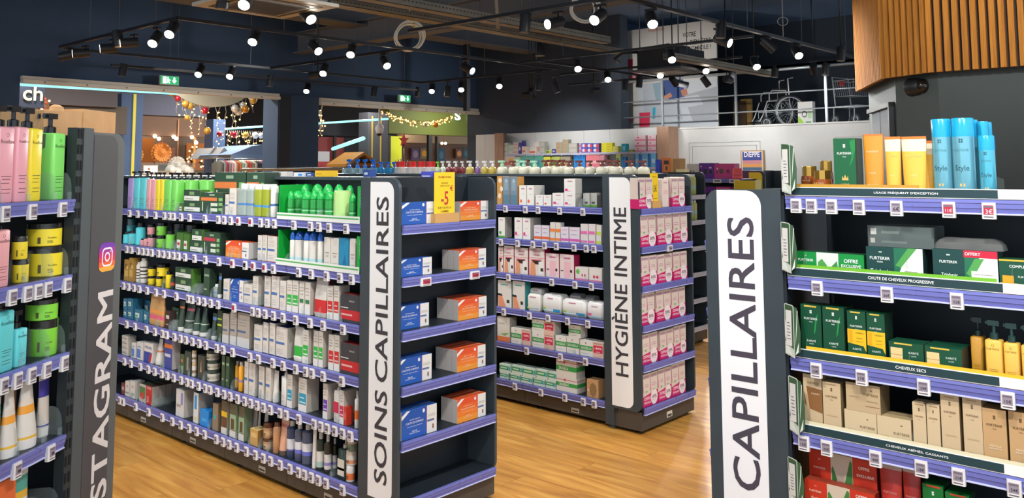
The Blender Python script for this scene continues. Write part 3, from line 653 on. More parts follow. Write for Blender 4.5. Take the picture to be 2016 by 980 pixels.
STY = {
 # pump bottles and jars in pastel colours
 'rl': ('pump_bottle', 'bottle', 'lilac pump bottle', pumpb('#a78fc9')), 'rc': ('pump_bottle', 'bottle', 'turquoise pump bottle', pumpb('#62c9cf')),
 'rp': ('pump_bottle', 'bottle', 'pink pump bottle', pumpb('#e2a3a6')), 'ry': ('pump_bottle', 'bottle', 'yellow pump bottle', pumpb('#ecd532')), 'rg': ('pump_bottle', 'bottle', 'green pump bottle', pumpb('#79cf5e')),
 'Rp': ('pump_bottle', 'bottle', 'tall pink pump bottle', pumpb('#eea9b4', '#6a3f4c', 'RoseBaie', ph=.06)), 'Ry': ('pump_bottle', 'bottle', 'tall yellow pump bottle', pumpb('#f6e03a', '#5c5420', 'RoseBaie', ph=.06)), 'Rg': ('pump_bottle', 'bottle', 'tall green pump bottle', pumpb('#86e06c', '#2f5a30', 'RoseBaie', ph=.06)),
 'Tp': ('tube_bottle', 'bottle', 'pink tottle bottle', pumpb('#e6a3a6', '#6a3f4c', 'RoseBaie', ph=.03)), 'Tc': ('tube_bottle', 'bottle', 'tall turquoise bottle', pumpb('#5fc9cc', '#23585c', 'RoseBaie', ph=.02)),
 'Sc': ('cap_bottle', 'bottle', 'small turquoise bottle with dark cap', pumpb('#62cfd4', '#23585c', 'RoseBaie', ph=.05)), 'Sg': ('cap_bottle', 'bottle', 'slim green bottle beside jars', pumpb('#86d65a', '#2f5a30', 'RoseBaie', ph=.01)), 'Sy': ('cap_bottle', 'bottle', 'slim yellow bottle beside jars', pumpb('#f0d93a', '#5c5420', 'RoseBaie', ph=.01)),
 'Jy': ('jar', 'jar', 'wide yellow jar with black lid', None), 'Jg': ('jar', 'jar', 'wide green jar with black lid', None), 'js_y': ('jar', 'jar', 'small yellow jar with black lid', None),
 'jc': ('jar', 'jar', 'teal jar with dark lid', jar('#3a9aa2', '#27545a')), 'sc': ('cap_bottle', 'bottle', 'small turquoise bottle with black cap', capb('#58cfd8')), 'sp': ('cap_bottle', 'bottle', 'small pink bottle with black cap', capb('#dfa0a4')),
 'jp': ('jar', 'jar', 'pink jar with black lid', jar('#d9999c')), 'jg': ('jar', 'jar', 'bright green jar with black lid', jar('#7ccb4c')), 'jd': ('jar', 'jar', 'shade-darkened green jar', jar('#2f6a34')), 'sg': ('cap_bottle', 'bottle', 'slim green bottle with black cap', capb('#74c94a')),  # jd is the green jar with shelf shade put into its colour
 'jy': ('jar', 'jar', 'yellow jar with black lid', jar('#e8cf2c')), 'sy': ('cap_bottle', 'bottle', 'slim yellow bottle with black cap', capb('#ead22e')), 'go': ('carton', 'box', 'gold patterned box', carton('#a8843f', [(.1, .9, .2, .5, '#caa95f'), (.2, .6, .6, .8, '#7d5f28'), (.5, .9, .55, .7, '#d8bd78')])),
 'cow': ('cap_bottle', 'bottle', 'white bottle with black spotted print', capb('#d8d4cb', '#cfc9be', [(.2, .26, '#3c3834'), (.36, .42, '#3c3834'), (.5, .58, '#4a4540'), (.68, .74, '#3c3834')], .9)),
 # dark green and white cartons
 'gb': ('carton', 'box', 'dark green box with white label', grn()), 'go1': ('carton', 'box', 'dark green box with orange strip', grn(False, '#d9793e')), 'gr1': ('carton', 'box', 'dark green box with red strip', grn(False, '#b33a48')),
 'rd': ('cap_bottle', 'bottle', 'small dark bottle with red label', capb('#2f3a34', BLACK, [(.3, .6, '#b0463e')])),
 'gs': ('carton', 'box', 'small green and white box', carton('#47702f', [(.05, .6, .12, .6, '#d6d8ce'), (.1, .5, .3, .45, '#b0463e')], side='#3d6a2c')),
 'wt': ('carton', 'box', 'slim white box with blue strip', duc('#dcdad6')), 'wb': ('carton', 'box', 'white box with blue brand band', duc('#d0cdc8')), 'wB': ('carton', 'box', 'white box with dark blue top', duc('#23366e')), 'wR': ('carton', 'box', 'white box with red top edge', duc('#9a3a34')), 'wg': ('carton', 'box', 'tall grey and silver box', carton('#a49c92', [(0, .7, .42, .48, '#4f6388')] + lines(.1, .7, (.62, .7, .78), '#8d857c') + [(0, 1, 0, .28, '#c2c4c2')], side='#8b857d')),
 'cl': ('bottle', 'bottle', 'clear bottle with flat white cap', None), 'yg': ('bottle', 'bottle', 'yellow-green bottle with flat white cap', None), 'wbt': ('bottle', 'bottle', 'white bottle with blue strip', capb('#dedcd6', '#e2e0dc', [(.38, .46, '#4a6fa8')], .93, capr=.95)),
 'gd': ('dome_bottle', 'bottle', 'green bottle with domed green cap', capb('#2f9a48', '#1fae4c', [(.08, .14, '#bfe0c0'), (.40, .46, '#8fd0a0'), (.5, .56, '#26803c')], .72, True)), 'gl': ('dome_bottle', 'bottle', 'pale green bottle among the green ones', capb('#b5d98a', '#b0d684', [(.1, .12, '#7fae5a')], .97, capr=.96)),
 'bd': ('dome_bottle', 'bottle', 'white bottle with blue domed cap', capb('#d3cec6', '#1f5bb5', [(.2, .3, '#a9cdd6')], .76, True)), 'wc': ('carton', 'box', 'white carton inside green tray', carton('#d6d0c6', [(.2, .8, .5, .53, '#9a948c'), ([(.25, .45), (.75, .45), (.65, .38), (.35, .38)], '#b8b0a6')] + lines(.2, .8, (.12, .2), '#c0b9b0'), side='#b5ada2')), 'bc': ('carton', 'box', 'petrol blue carton inside green tray', carton('#1f86b0', [([(.2, .0), (.9, .0), (.6, .5)], '#1a6a94')], side='#17648c')),
 'ch_b': ('carton', 'box', 'blue CHUTE DE CHEVEUX box', chute('#1f52a5', ['#2358ac', '#1f52a5'], '#dfe6f2')), 'ch_o': ('carton', 'box', 'orange CHUTE DE CHEVEUX box', chute('#dd5a2a', ['#e8922e', '#e57a2c', '#e0642b', '#da4f29'], '#f2cfa8')),
 'lg': ('carton', 'box', 'beige box with bright green label', lab('#2fae44')), 'ld': ('carton', 'box', 'beige box with dark green label', carton(OFF, [(.1, .85, .34, .46, '#2f7a4a')] + lines(.15, .8, (.6, .7, .8), '#a09a92') + [(0, 1, 0, .3, W_)], side='#b5ada2')), 'lr': ('carton', 'box', 'beige box with red label', lab('#c92a2e', '#e9b9b4')), 'lt': ('carton', 'box', 'beige box with turquoise label', lab('#2a93b4', '#b9dfe6')), 'lp': ('carton', 'box', 'beige box with purple label', lab('#6a3fa5', '#cdbfe0')), 'lm': ('carton', 'box', 'beige box with magenta label', lab('#c22a58', '#ecc0cc')),
 'pr': ('pouch', 'pouch', 'white refill pouch with red label', pouch('#c9c3ba', [(.12, .45, '#c92a2e')], '#d8d4cc')), 'pg': ('pouch', 'pouch', 'white refill pouch with green label', pouch('#cbc8be', [(.15, .45, '#2fae44')], '#d8d4cc')), 'kp': ('pouch', 'pouch', 'kraft pouch with pink and orange print', pouch('#c2965f', [(.2, .34, '#e0607c'), (.4, .5, '#e8984e')])),
 'br': ('carton', 'box', 'wide black box with red band', carton('#383a3e', [(0, 1, .10, .44, '#c0272c'), (.05, .6, .24, .30, '#e0a9a6'), (.0, .4, .50, .53, '#d8d4d0')], [('DERCOS', .58, .76, .26, '#d8d4d0')], side='#2c2e32', top='#8e2a2c')),
 'tb': ('carton', 'box', 'small teal box with white label', carton('#2f6f8c', [(.08, .6, .3, .7, '#cfd6d2'), (.1, .4, .35, .55, '#3fa58c')], side='#26607c')), 'db': ('carton', 'box', 'dark brown box with white print', carton('#3d2f2c', [(.2, .8, .55, .75, '#cfc6bd'), (.2, .7, .2, .26, '#a8988a')])), 'dg': ('carton', 'box', 'plain dark green box', carton('#35503c', [(.1, .9, .7, .78, '#8aa486'), (.1, .6, .2, .26, '#8aa486')], side='#2b4032')), 'sgr': ('cap_bottle', 'jar', 'small green pot', jar('#3f9a4c', '#2f6a3a')),
 'td': ('tube', 'tube', 'dark green tube with white cap', tube('#36443a', '#d8d6cf', [(.72, .80, '#d9793e')])), 'tp': ('tube', 'tube', 'dark green tube with pink band', tube('#36443a', '#d8d6cf', [(.72, .82, '#d06a74'), (.3, .34, '#b9beb4')])), 'tt': ('tube', 'tube', 'pointed dark green tube with white cap', tube('#33483c', '#d8d6cf', [(.3, .34, '#a9b8a6')], top=.55)), 'tl': ('tube', 'tube', 'slim dark tube with blue band', tube('#33443c', '#cfd2cc', [(.7, .84, '#4f7fb5')])), 'yl': ('carton', 'box', 'slim dark green box with lime bands', carton('#2f4434', [(0, 1, .5, .56, '#b5c93a'), (0, 1, .7, .74, '#b5c93a')])),
 'gy': ('carton', 'box', 'small grey and white box', carton('#c9c5bd', [(.0, .8, .3, .5, '#7a8274'), (.1, .6, .65, .8, '#8f9488')], side='#aaa69e')), 'wbl': ('carton', 'box', 'white and blue box', carton('#d3d1cc', [(.0, .6, .1, .6, '#4a78c0'), (.1, .6, .7, .76, '#6a8fd0')], side='#b9b5ae')), 'bwr': ('carton', 'box', 'blue, white and red box', carton('#d9d4ce', [([(0, 0), (.7, 0), (.9, .55), (0, .55)], '#27479a'), ([(.5, .05), (.8, .05), (.95, .5), (.75, .5)], '#b8323c')], [('FORCAPIL', .5, .78, .8, '#27479a')], side='#b9b3ac')), 'tw': ('tube', 'tube', 'white tube with orange band', tube('#cbc6be', '#d8d4cc', [(.4, .48, '#d0703a')], top=.6)), 'bo': ('carton', 'box', 'blue box with orange band', carton('#3a4a94', [(0, 1, .70, .84, '#d9743a'), (.1, .8, .4, .5, '#c9c9d2')], side='#b0a8a4', top='#8a3a34')), 'jt': ('jar', 'jar', 'small white and amber jar', jar('#d0cabf', '#b8a07c', (.3, .6, '#8a7a5a'))), 'tw2': ('tube', 'tube', 'white oval-printed tube', tube('#d4cfc6', '#e0dcd4', [(.66, .72, '#d9a36a')])), 'tg': ('carton', 'box', 'slim green box with tube print', carton('#3d5a3a', [(.2, .6, .6, .75, '#d0784a'), (.2, .8, .2, .4, '#7d9a74')])), 'dx': ('carton', 'box', 'dark box with bottle print', carton('#3a4540', [(.35, .65, .2, .75, '#8f8f84')], side='#2f3834')), 'dx2': ('carton', 'box', 'dark box with gold drop print', carton('#3c443e', [([(.4, .3), (.6, .3), (.5, .85)], '#c79a6a')], side='#2f3834')), 'jb': ('jar', 'jar', 'grey jar with dark lid', jar('#c4bfb2', '#39463e', (.3, .7, '#aaa595'), .35)), 'yb': ('cap_bottle', 'bottle', 'orange-yellow bottle with grey cap', capb('#e2a02c', '#a8a296', [(.35, .45, '#8f7fa0')], .86)),
 'pw': ('pump_bottle', 'bottle', 'white pump bottle', pumpb('#d6d3cc', '#8a8a88', pump='#d6d3cc', ph=.05)), 'pm': ('pump_bottle', 'bottle', 'white pump bottle with magenta label', pumpb('#cfcac2', '#8a8a88', pump='#c4bfb6', label=[(0, 1, .3, .65, '#c22a50')], ph=.04)), 'prd': ('cap_bottle', 'bottle', 'white bottle with red label', capb('#d2cdc4', '#d8d4cc', [(.15, .5, '#d0372a')], .82, capr=.5)), 'po': ('cap_bottle', 'bottle', 'white bottle with orange label', capb('#d2cdc4', '#c9c4ba', [(.3, .6, '#df6a2c')], .8, capr=.5)), 'rb': ('carton', 'box', 'narrow red box', carton('#c0392b', [(.2, .8, .3, .7, '#d86a54')])), 'twt': ('tube', 'tube', 'tall white tube', tube('#d4d0c8', '#dcd8d0')),
 'mr': ('carton', 'box', 'maroon box', carton('#6a2f3c', [(.2, .8, .4, .7, '#b9a0a2')])), 'ww': ('carton', 'box', 'small white box with green print', carton('#d0cdc6', [(.1, .9, .2, .3, '#7f9a7a'), (.3, .7, .6, .75, '#b9a0a0')], side='#b5b0a8')), 'gred': ('carton', 'box', 'green and red box on silver', carton('#b9b3ab', [(.05, .95, .25, .85, '#3f7a48'), ([(.5 + .36*x, .35 + .2*y) for x, y in C8], '#c0322f')], side='#9d9890', top='#3a4a38')), 'red3': ('carton', 'box', 'red promotional box', carton('#b92a2e', [], [('OFFRE', .5, .88, .7, '#eed6d2'), ('3', .35, .28, .22, '#eed6d2')], side='#a39d95', top='#46453c')), 'gbx': ('carton', 'box', 'grey-sided box with green top', carton('#a39d95', [(.1, .9, .2, .8, '#b5afa6')], side='#a39d95', top='#43503f')),
 'wlav': ('carton', 'box', 'white box with lavender strip', carton('#d2cfca', [(.6, .85, .45, .9, '#8a8fc9'), (.1, .6, .35, .45, '#a89d94')], side='#b3aea6')), 'wbb': ('carton', 'box', 'white box with bright blue window', carton('#d6d8d6', [(.2, .7, .45, .9, '#2f92d0'), (.2, .8, .1, .2, '#d9c98a')], side='#a9a79f', top='#33658c')), 'blb': ('carton', 'box', 'bright blue box', carton('#1f86d0', [(.2, .8, .3, .5, '#3fa0e0')], side='#1a70b4')), 'bs': ('carton', 'box', 'slim brown box with teal dot', carton('#8d7a62', [([(.45 + .25*x, .5 + .1*y) for x, y in C8], '#3fa59c')], side='#75654f')), 'byw': ('carton', 'box', 'tall brown box with yellow band', carton('#5d5340', [(0, 1, .52, .68, '#dfb52c'), (.25, .75, .22, .50, '#6d3f2c'), (0, 1, 0, .2, '#d2d0c8')], side='#8a8270')), 'bgw': ('carton', 'box', 'tall brown box with green band', carton('#5d5a48', [(0, 1, .22, .68, '#94b08a'), (.2, .75, .24, .55, '#5d4634'), (0, 1, 0, .2, '#d2d0c8')], side='#7d9070')),
 'sv': ('tube', 'tube', 'slim silver-white tube', tube('#cdc6bc', '#d9d4cc', top=.8)), 'gx': ('carton', 'box', 'gold box', carton('#c39a58', [(.15, .85, .5, .8, '#dab878')], side='#8f6c38', top='#d8bd80')), 'jbr': ('jar', 'jar', 'copper jar with brown lid', jar('#b08a62', '#5a3526', (.3, .7, '#c9a37c'), .3)), 'bbr': ('cap_bottle', 'bottle', 'copper bottle', capb('#b9875c', '#6f4028', (), .86)), 'trs': ('tube', 'tube', 'rose gold tube', tube('#cf9a7c', '#5c5048', [(.75, .85, '#b8685a')])), 'bl1': ('cap_bottle', 'bottle', 'dark blue bottle with white label', capb('#3a4560', '#cfc9be', [(.3, .62, '#cfd0d6'), (.26, .3, '#6a6cb0')], .86, capr=.45)), 'bl2': ('cap_bottle', 'bottle', 'big dark blue bottle with white label', capb('#4d5468', '#cfc9be', [(.38, .62, '#d6d4d4'), (.26, .38, '#6a70c0')], .86, capr=.45)), 'gw': ('cap_bottle', 'bottle', 'dark green bottle with white label', capb('#2f3a32', '#cbc4b8', [(.1, .62, '#d2cdc4'), (.12, .28, '#9fb8ae')], .82, capr=.45)), 'gw2': ('cap_bottle', 'bottle', 'dark bottle with lilac label', capb('#33332c', '#c4bdb2', [(.12, .6, '#d0cac4'), (.24, .34, '#8f7fb5')], .82, capr=.45)), 'gw3': ('pump_bottle', 'bottle', 'dark green pump bottle with sand label', pumpb('#26382e', '#8a8a80', pump='#c9c2b6', label=[(0, 1, .12, .66, '#d2ccc0'), (0, 1, .3, .38, '#c9a36a')], ph=.05)), 'jgr': ('jar', 'jar', 'green and white jar with orange band', jar('#d2ccc2', '#c9bdae', (.2, .55, '#d0906a'), .3)), 'jgg': ('jar', 'jar', 'grey-green jar with pale lid', jar('#6f7d66', '#cdb8a8', None, .25)), 'jor': ('jar', 'jar', 'white jar with orange label', jar('#d9d6d0', '#dcd8d2', (.15, .75, '#d9703a'), .3)),
 # second gondola
 'kb': ('carton', 'box', 'kraft and slate-blue dotted box', carton('#6d8596', [(0, 1, 0, .35, '#58798c'), (.2, .8, .5, .85, '#8197a4'), ([(.5 + .2*x, .85 + .07*y) for x, y in C8], '#9fb0ba')], side='#c08a45', top='#c9c4ba')),
 'kk': ('carton', 'box', 'orange kraft box with white dots', carton('#c08a45', [([(.6 + .35*x, .85 + .09*y) for x, y in C8], '#dccdb4'), ([(.85 + .3*x, .55 + .1*y) for x, y in C8], '#dccdb4'), ([(.5 + .3*x, .3 + .1*y) for x, y in C8], '#dccdb4')])),
 'io': ('carton', 'box', 'white box with orange drop', carton(W_, [([(.25 + .16*x, .2 + .09*y) for x, y in C8], '#dd6a3c'), (.3, .75, .80, .86, '#b97a9c'), (.3, .7, .55, .57, '#c4bdb9')], side='#c6c2bc')), 'ip': ('carton', 'box', 'white box with pink drop', carton(W_, [([(.2 + .15*x, .25 + .09*y) for x, y in C8], '#d83a80'), (.3, .75, .80, .87, '#b97a9c'), (.3, .7, .5, .52, '#c4bdb9'), (.05, .6, .16, .19, '#e07aa4')], side='#bdb9b2')), 'ig': ('carton', 'box', 'white box with green drop', carton(W_, [([(.3 + .2*x, .25 + .08*y) for x, y in C8], '#3f9a4c'), (.2, .7, .86, .90, '#b97a9c')] + [(0, 1, 0, .1, '#4f9a3c')], side='#a9a69f')), 'ik': ('carton', 'box', 'grey box side with green foot', carton('#b0aea7', [(0, 1, 0, .14, '#5a9a3c'), (.2, .7, .22, .38, '#56524c')], side='#a6a39b')),
 'lo': ('carton', 'box', 'lilac box with orange wave', carton('#d0c9d2', [(0, 1, .10, .26, '#dd6034'), (.2, .7, .5, .54, '#8a8aa8'), (.1, .8, .8, .83, '#c08ab0')], side='#bab3b9')), 'lpk': ('carton', 'box', 'lilac box with pink wave', carton('#d4cbd6', [(0, 1, .08, .24, '#d05aa4'), (.2, .7, .5, .54, '#8a8aa8'), (.1, .8, .8, .83, '#c08ab0')], side='#bab3b9')), 'ob': ('carton', 'box', 'small white box with orange wave', carton('#d2ccc6', [(0, 1, .1, .4, '#e0813c')])), 'pb': ('carton', 'box', 'small white box with pink wave', carton('#d2ccca', [(0, .9, .08, .35, '#dd6aa8')])), 'yb2': ('carton', 'box', 'small white box with lime wave', carton('#d2cec8', [(0, .9, .08, .35, '#b9cf3a')])),
 'un': ('carton', 'box', 'tall white box with brief print', under('#c0305c')), 'un2': ('carton', 'box', 'pink box with small brief', carton('#dccbca', [(.3, .75, .05, .7, '#e2b3bc'), (.05, .25, .3, .34, '#4a3a3c'), ([(.8 + .08*x, .32 + .07*y) for x, y in C8], '#33292a'), (.3, .75, .82, .88, '#c06a90')], side='#b82a58', top='#b82a58')), 'lw': ('carton', 'box', 'low white box with red fruit print', carton('#d8d3cd', [([(.4 + .1*x, .35 + .12*y) for x, y in C8], '#c94058'), ([(.65 + .1*x, .35 + .12*y) for x, y in C8], '#c94058'), (0, 1, 0, .1, '#d07a9c')])), 'lgr': ('carton', 'box', 'low white box with green dot', carton('#d8d3cd', [([(.2 + .15*x, .65 + .2*y) for x, y in C8], '#6fb45a'), (.5, .6, .3, .5, '#c94058'), (.7, .8, .3, .5, '#c94058'), (0, 1, 0, .14, '#cf7aa4')])),
 'ut': ('carton', 'box', 'white box with teal edge', carton('#d6d0ca', [([(.05, 0), (.6, 0), (.3, .42), (.02, .5)], '#d8906c'), ([(0, .5), (.3, .48), (.35, .40), (.0, .42)], '#2f3436'), (.2, .75, .82, .86, '#3f9a94'), (.65, .85, .16, .28, '#3c3a30')], side='#3f9498', top='#3f9498')), 'sw': ('soft_pack', 'pack', 'plump white pack with blue stripe', soft('#d9d8d5', [(.62, .98, .10, .24, '#2f86b4'), (.08, .6, .12, .17, '#a9d0d8'), (.05, .2, .2, .3, '#7fb84a'), (.3, .6, .74, .80, '#c98aa4')])), 'sw2': ('soft_pack', 'pack', 'small white soft pack with pink mark', soft('#d9d7d6', [(.1, .3, .22, .34, '#d45a94'), (.3, .95, .12, .17, '#7fb4d0'), (.3, .7, .7, .76, '#c9a4b4')])), 'swt': ('soft_pack', 'pack', 'white soft pack with yellow mark', soft('#d8d6d0', [(.02, .14, .12, .24, '#d9b83a'), (.2, .9, .16, .20, '#8fc4cc'), (.2, .7, .8, .86, '#c98aa4')])),
 'sa': ('carton', 'box', 'white box with green band', saug()), 'sap': ('carton', 'box', 'white box with pink sticker', saug(True)), 'sab': ('carton', 'box', 'big white box with green band', carton('#dcd8d0', [(0, 1, .38, .64, '#3a9a4c', 'w'), (0, 1, .82, .86, '#c25a6a', 'w'), ([(.42 + .05*x, .84 + .09*y) for x, y in C8], '#c0405a')], [('SAUGELLA', .38, .51, .46, '#e8f0e4', .17)], side='#cbc6bd', bold=.02)), 'sal': ('carton', 'box', 'flat white and green box', carton('#cfe0d4', [(0, 1, .35, .8, '#3f9a62'), (.1, .7, .5, .65, '#bfe0cc'), (.82, .95, .3, .8, '#5fb4d0')], side='#b8cfc4')), 'wo': ('carton', 'box', 'white box with orange foot and leaf', carton('#d6d2ca', [(0, 1, .0, .2, '#df7a48'), ([(.3, .3), (.95, .38), (.6, .24)], '#7fae4a'), (.1, .6, .7, .75, '#b9b2a8')], side='#a39e96')), 'krf': ('carton', 'box', 'brown kraft gift box', carton(KRAFT, [([(.55 + .32*x, .45 + .4*y) for x, y in C8], '#8d6f4c'), ([(.15 + .08*x, .4 + .08*y) for x, y in C8], '#cfc6b4')])),
 'duo': ('twin_pack', 'pack', 'pink twin pack OFFRE SPÉCIALE', duo()), 'wpk': ('carton', 'box', 'pale pink carton behind the yellow sign', carton('#e2cfc4', [(.2, .8, .84, .9, '#c9a0a0'), (.2, .8, .45, .6, '#e0b9b4')])),
 # right gondola
 'aj': ('amber_jar', 'jar', 'small amber jar with gold lid', None),
 'f5': ('carton', 'box', 'tall dark green box with gold crown', furt('#0f5a34', [([(.75, .95), (1, .98), (1, .8), (.86, .6), (.7, .5), (.84, .7)], '#17803f'), ([(.3 + .05, .28), (.37, .36), (.43, .31), (.5, .38), (.57, .31), (.63, .36), (.65, .28)], '#c9a85a')], [('5 SENS', .5, .21, .36, '#d8b978'), ('SHAMPOOING SUBLIMATEUR', .5, .07, .8, '#dfe6df')], side='#3a4a3c')),
 'ot': ('tube', 'tube', 'orange tube with darker orange crimp', tube('#d08a2a', '#c47a24', [], .06, '#d8752c', 1.0, [('FURTERER', .5, .72, .6, '#ecd6a8'), ('5 SENS', .5, .38, .3, '#ecd6a8'), ('CRÈME SUBLIMATRICE', .5, .2, .6, '#ecd6a8')])), 'yt': ('tube', 'tube', 'amber see-through tube', tube('#eab042', '#d89a30', [(.74, .95, '#d9cdb2')], .06, '#dd7a30', 1.04, [('FURTERER', .5, .68, .6, '#e4c47c'), ('5 SENS', .5, .36, .3, '#f0dca0'), ('SHAMPOOING', .5, .16, .6, '#f0dca0')])),
 'ae': ('aerosol_can', 'can', 'tall blue aerosol can in front', aero('#74b4c6', '#1f9fca', 'Style')), 'ae2': ('aerosol_can', 'can', 'tall blue aerosol can standing behind', aero('#5fa9ba', '#1f9fca')), 'aes': ('aerosol_can', 'can', 'short blue aerosol can', aero('#55b2ca', '#1f9fca', 'Style')),
 'vf': ('carton', 'box', 'long green box OFFRE EXCLUSIVE', carton('#0f8a3c', [(.32, .64, 0, 1, '#d8dcd4'), ([(.34, .0), (.47, .0), (.47, .5), (.40, .75), (.34, .6)], '#4d9a4a'), ([(.52, .4), (.62, .7), (.64, .2), (.58, 0), (.5, 0)], '#3f8a44'), (.37, .60, 0, .34, '#e4e4de'), (.66, .97, 0, .3, '#dfe6dc')] + logo4(.16, .84, .02, '#dfeee0'), [('FURTERER', .16, .66, .23, '#dfeee0'), ('Vitalfan', .15, .28, .16, '#dfeee0'), ('OFFRE', .82, .72, .20, '#eaf3ea'), ('EXCLUSIVE', .82, .52, .28, '#eaf3ea'), ('1 MOIS', .80, .15, .18, '#1a7a3c')], side='#0c6a30', top='#1f4a34', bold=.02)),
 'tf': ('carton', 'box', 'dark teal box with leaf print', carton('#123f3c', [(.50, 1, 0, 1, '#dcdfd8'), ([(.50, .0), (.78, 1), (.50, 1)], '#1f6a4c'), ([(.52, .5), (.75, 1), (.90, 1), (.62, .45)], '#4f9a4c'), (.62, .96, .08, .45, '#eceae6'), (.68, .90, .30, .36, '#a8a39c')] + logo4(.26, .86, .03, '#e2ebe6'), [('FURTERER', .25, .68, .36, '#e2ebe6'), ('PARIS', .25, .58, .10, '#e2ebe6'), ('Triphasic', .25, .30, .36, '#e2ebe6'), ('PROGRESSIVE', .25, .17, .36, '#e2ebe6')], side='#20403c', top='#16302e', bold=.012)),
 'tfo': ('carton', 'box', 'dark teal box with red OFFERT', carton('#123f3c', [(.50, 1, 0, 1, '#dcdfd8'), ([(.50, .0), (.78, 1), (.50, 1)], '#1f6a4c'), ([(.52, .4), (.66, .8), (.80, .8), (.62, .3)], '#4f9a4c'), (.49, 1, .82, 1, '#c3213c'), (.60, .96, .06, .48, '#eceae6')] + logo4(.25, .86, .03, '#e2ebe6'), [('FURTERER', .25, .68, .28, '#e2ebe6'), ('Triphasic', .26, .34, .26, '#e2ebe6'), ('PROGRESSIVE', .26, .22, .26, '#e2ebe6'), ('OFFERT', .63, .91, .24, '#f2dfe2'), ('CHUTE DE CHEVEUX', .78, .40, .28, '#7a7670')], side='#20403c', top='#16302e', bold=.012)),
 'cx': ('carton', 'box', 'green and yellow box', carton('#0f4a34', [(0, .5, 0, .3, '#e8b41f'), (.08, .40, .12, .52, '#d79a1c'), (.0, 1, .95, 1, '#d8b43a')], [('COMPLEXE 5', .62, .80, .66, '#e2ebe6'), ('FURTERER', .72, .5, .4, '#cfd8cf')], side='#0c3a2a', bold=.015)),
 'pkb': ('clear_pack', 'pack', None, None),
 'fk': ('carton', 'box', 'tall plain green box', furt('#0d4a30', [(.18, .78, .955, .985, '#d8b84a'), ([(.62, .45), (.72, .75), (.85, .85), (.70, .5)], '#1f8a44')], [('KARITÉ', .5, .33, .42, '#dfeae0'), ('NUTRI', .5, .27, .2, '#dfeae0'), ('RITUEL NUTRITION', .5, .12, .66, '#b9cdb9'), ('SHAMPOOING', .5, .08, .8, '#cfdccf')], side='#1d3a2c')), 'fy': ('carton', 'box', 'green box with yellow CADEAU panel', furt('#0d4a30', [(.18, .72, .965, .99, '#d8b84a'), ([(0, .40), (.85, .36), (1, .26), (1, .66), (0, .66)], '#e6b81f'), (.06, .28, .40, .64, '#d9a018')], [('CADEAU', .66, .60, .44, '#7a6420'), ('OFFERT', .66, .50, .36, '#a88a30'), ('SHAMPOOING', .66, .44, .40, '#a88a30'), ('KARITÉ', .5, .30, .46, '#dfeae0'), ('RITUEL NUTRITION', .5, .14, .66, '#b9cdb9')], side='#1d3a2c', lz=.88, nz=.72)),
 'ff': ('carton', 'box', 'flat green box with jar print', carton('#0d4a30', [(.05, .40, .35, .80, '#e0c48a'), (.05, .40, .55, .57, '#a88a50'), (.15, .42, .0, .25, '#d9a63a'), (.16, .68, .92, .97, '#d8b84a')], [('KARITÉ', .72, .68, .28, '#dfeae0'), ('NUTRI', .72, .56, .14, '#dfeae0'), ('MASQUE NUTRITION', .72, .18, .42, '#b9cdb9')], side='#4a4a3a', top='#0f4a34')),
 'py': ('pump_bottle', 'bottle', 'honey yellow pump bottle', pumpb('#e0b04a', '#8a6a2a', 'FURTERER', '#1f3a38', ph=.05)), 'pyd': ('pump_bottle', 'bottle', 'honey pump bottle turned sideways', pumpb('#b8862a', '#7a5a1c', None, '#1f3a38', ph=.05)),
 'bg': ('carton', 'box', 'tall beige box', furt('#c8b08c', [(.2, .75, .955, .97, '#9a8160')] + lines(.1, .7, (.12, .18), '#a08a68', .012) + [(.2, .8, .38, .40, '#bda27c')], (), '#6a5236', side='#98825f')), 'bgs': ('carton', 'box', 'slim beige box', furt('#cdb692', [(.2, .85, .955, .97, '#9a8160')] + lines(.05, .8, (.14, .20), '#a08a68', .012), (), '#6a5236', side='#98825f')), 'bgt': ('carton', 'box', 'tan box', furt('#bf9a6c', lines(.15, .8, (.12, .17), '#9a7a50', .012), [('ABSOLUE', .5, .40, .5, '#e6d6b8'), ('KÉRATINE', .5, .36, .5, '#e6d6b8')], '#5d4226', side='#8a6c46')), 'bgc': ('carton', 'box', 'beige box with brown CADEAU band', carton('#c6ae8a', [([(.22, .42), (1, .36), (1, .76), (.05, .80), (.05, .5)], '#8a5f38'), ([(.0, .82), (.12, .95), (.32, .42), (.22, .36)], '#d2bb94')] + lines(.1, .8, (.12, .17), '#a08a68', .012), [('CADEAU', .66, .68, .44, '#e0cba8'), ('FURTERER', .55, .86, .6, '#8a7250')], side='#98825f', bold=.01)), 'bf': ('carton', 'box', 'flat beige box', carton('#cdb894', logo4(.72, .78, .03, '#5c4830') + lines(.55, .9, (.14, .20), '#a08a68', .02) + [(.1, .35, .36, .40, '#bba67e')], [('FURTERER', .72, .52, .46, '#75603f')], side='#98825f', top='#a8936e')), 'bw': ('carton', 'box', 'wide beige box', carton('#bda580', logo4(.74, .80, .028, '#5c4830') + [(.57, .97, .22, .235, '#8a4a38'), (.6, .92, .40, .42, '#98825f'), (.1, .4, .5, .53, '#ab9470')], [('FURTERER', .74, .64, .42, '#75603f')], side='#7d6a4c', top='#98825f')),
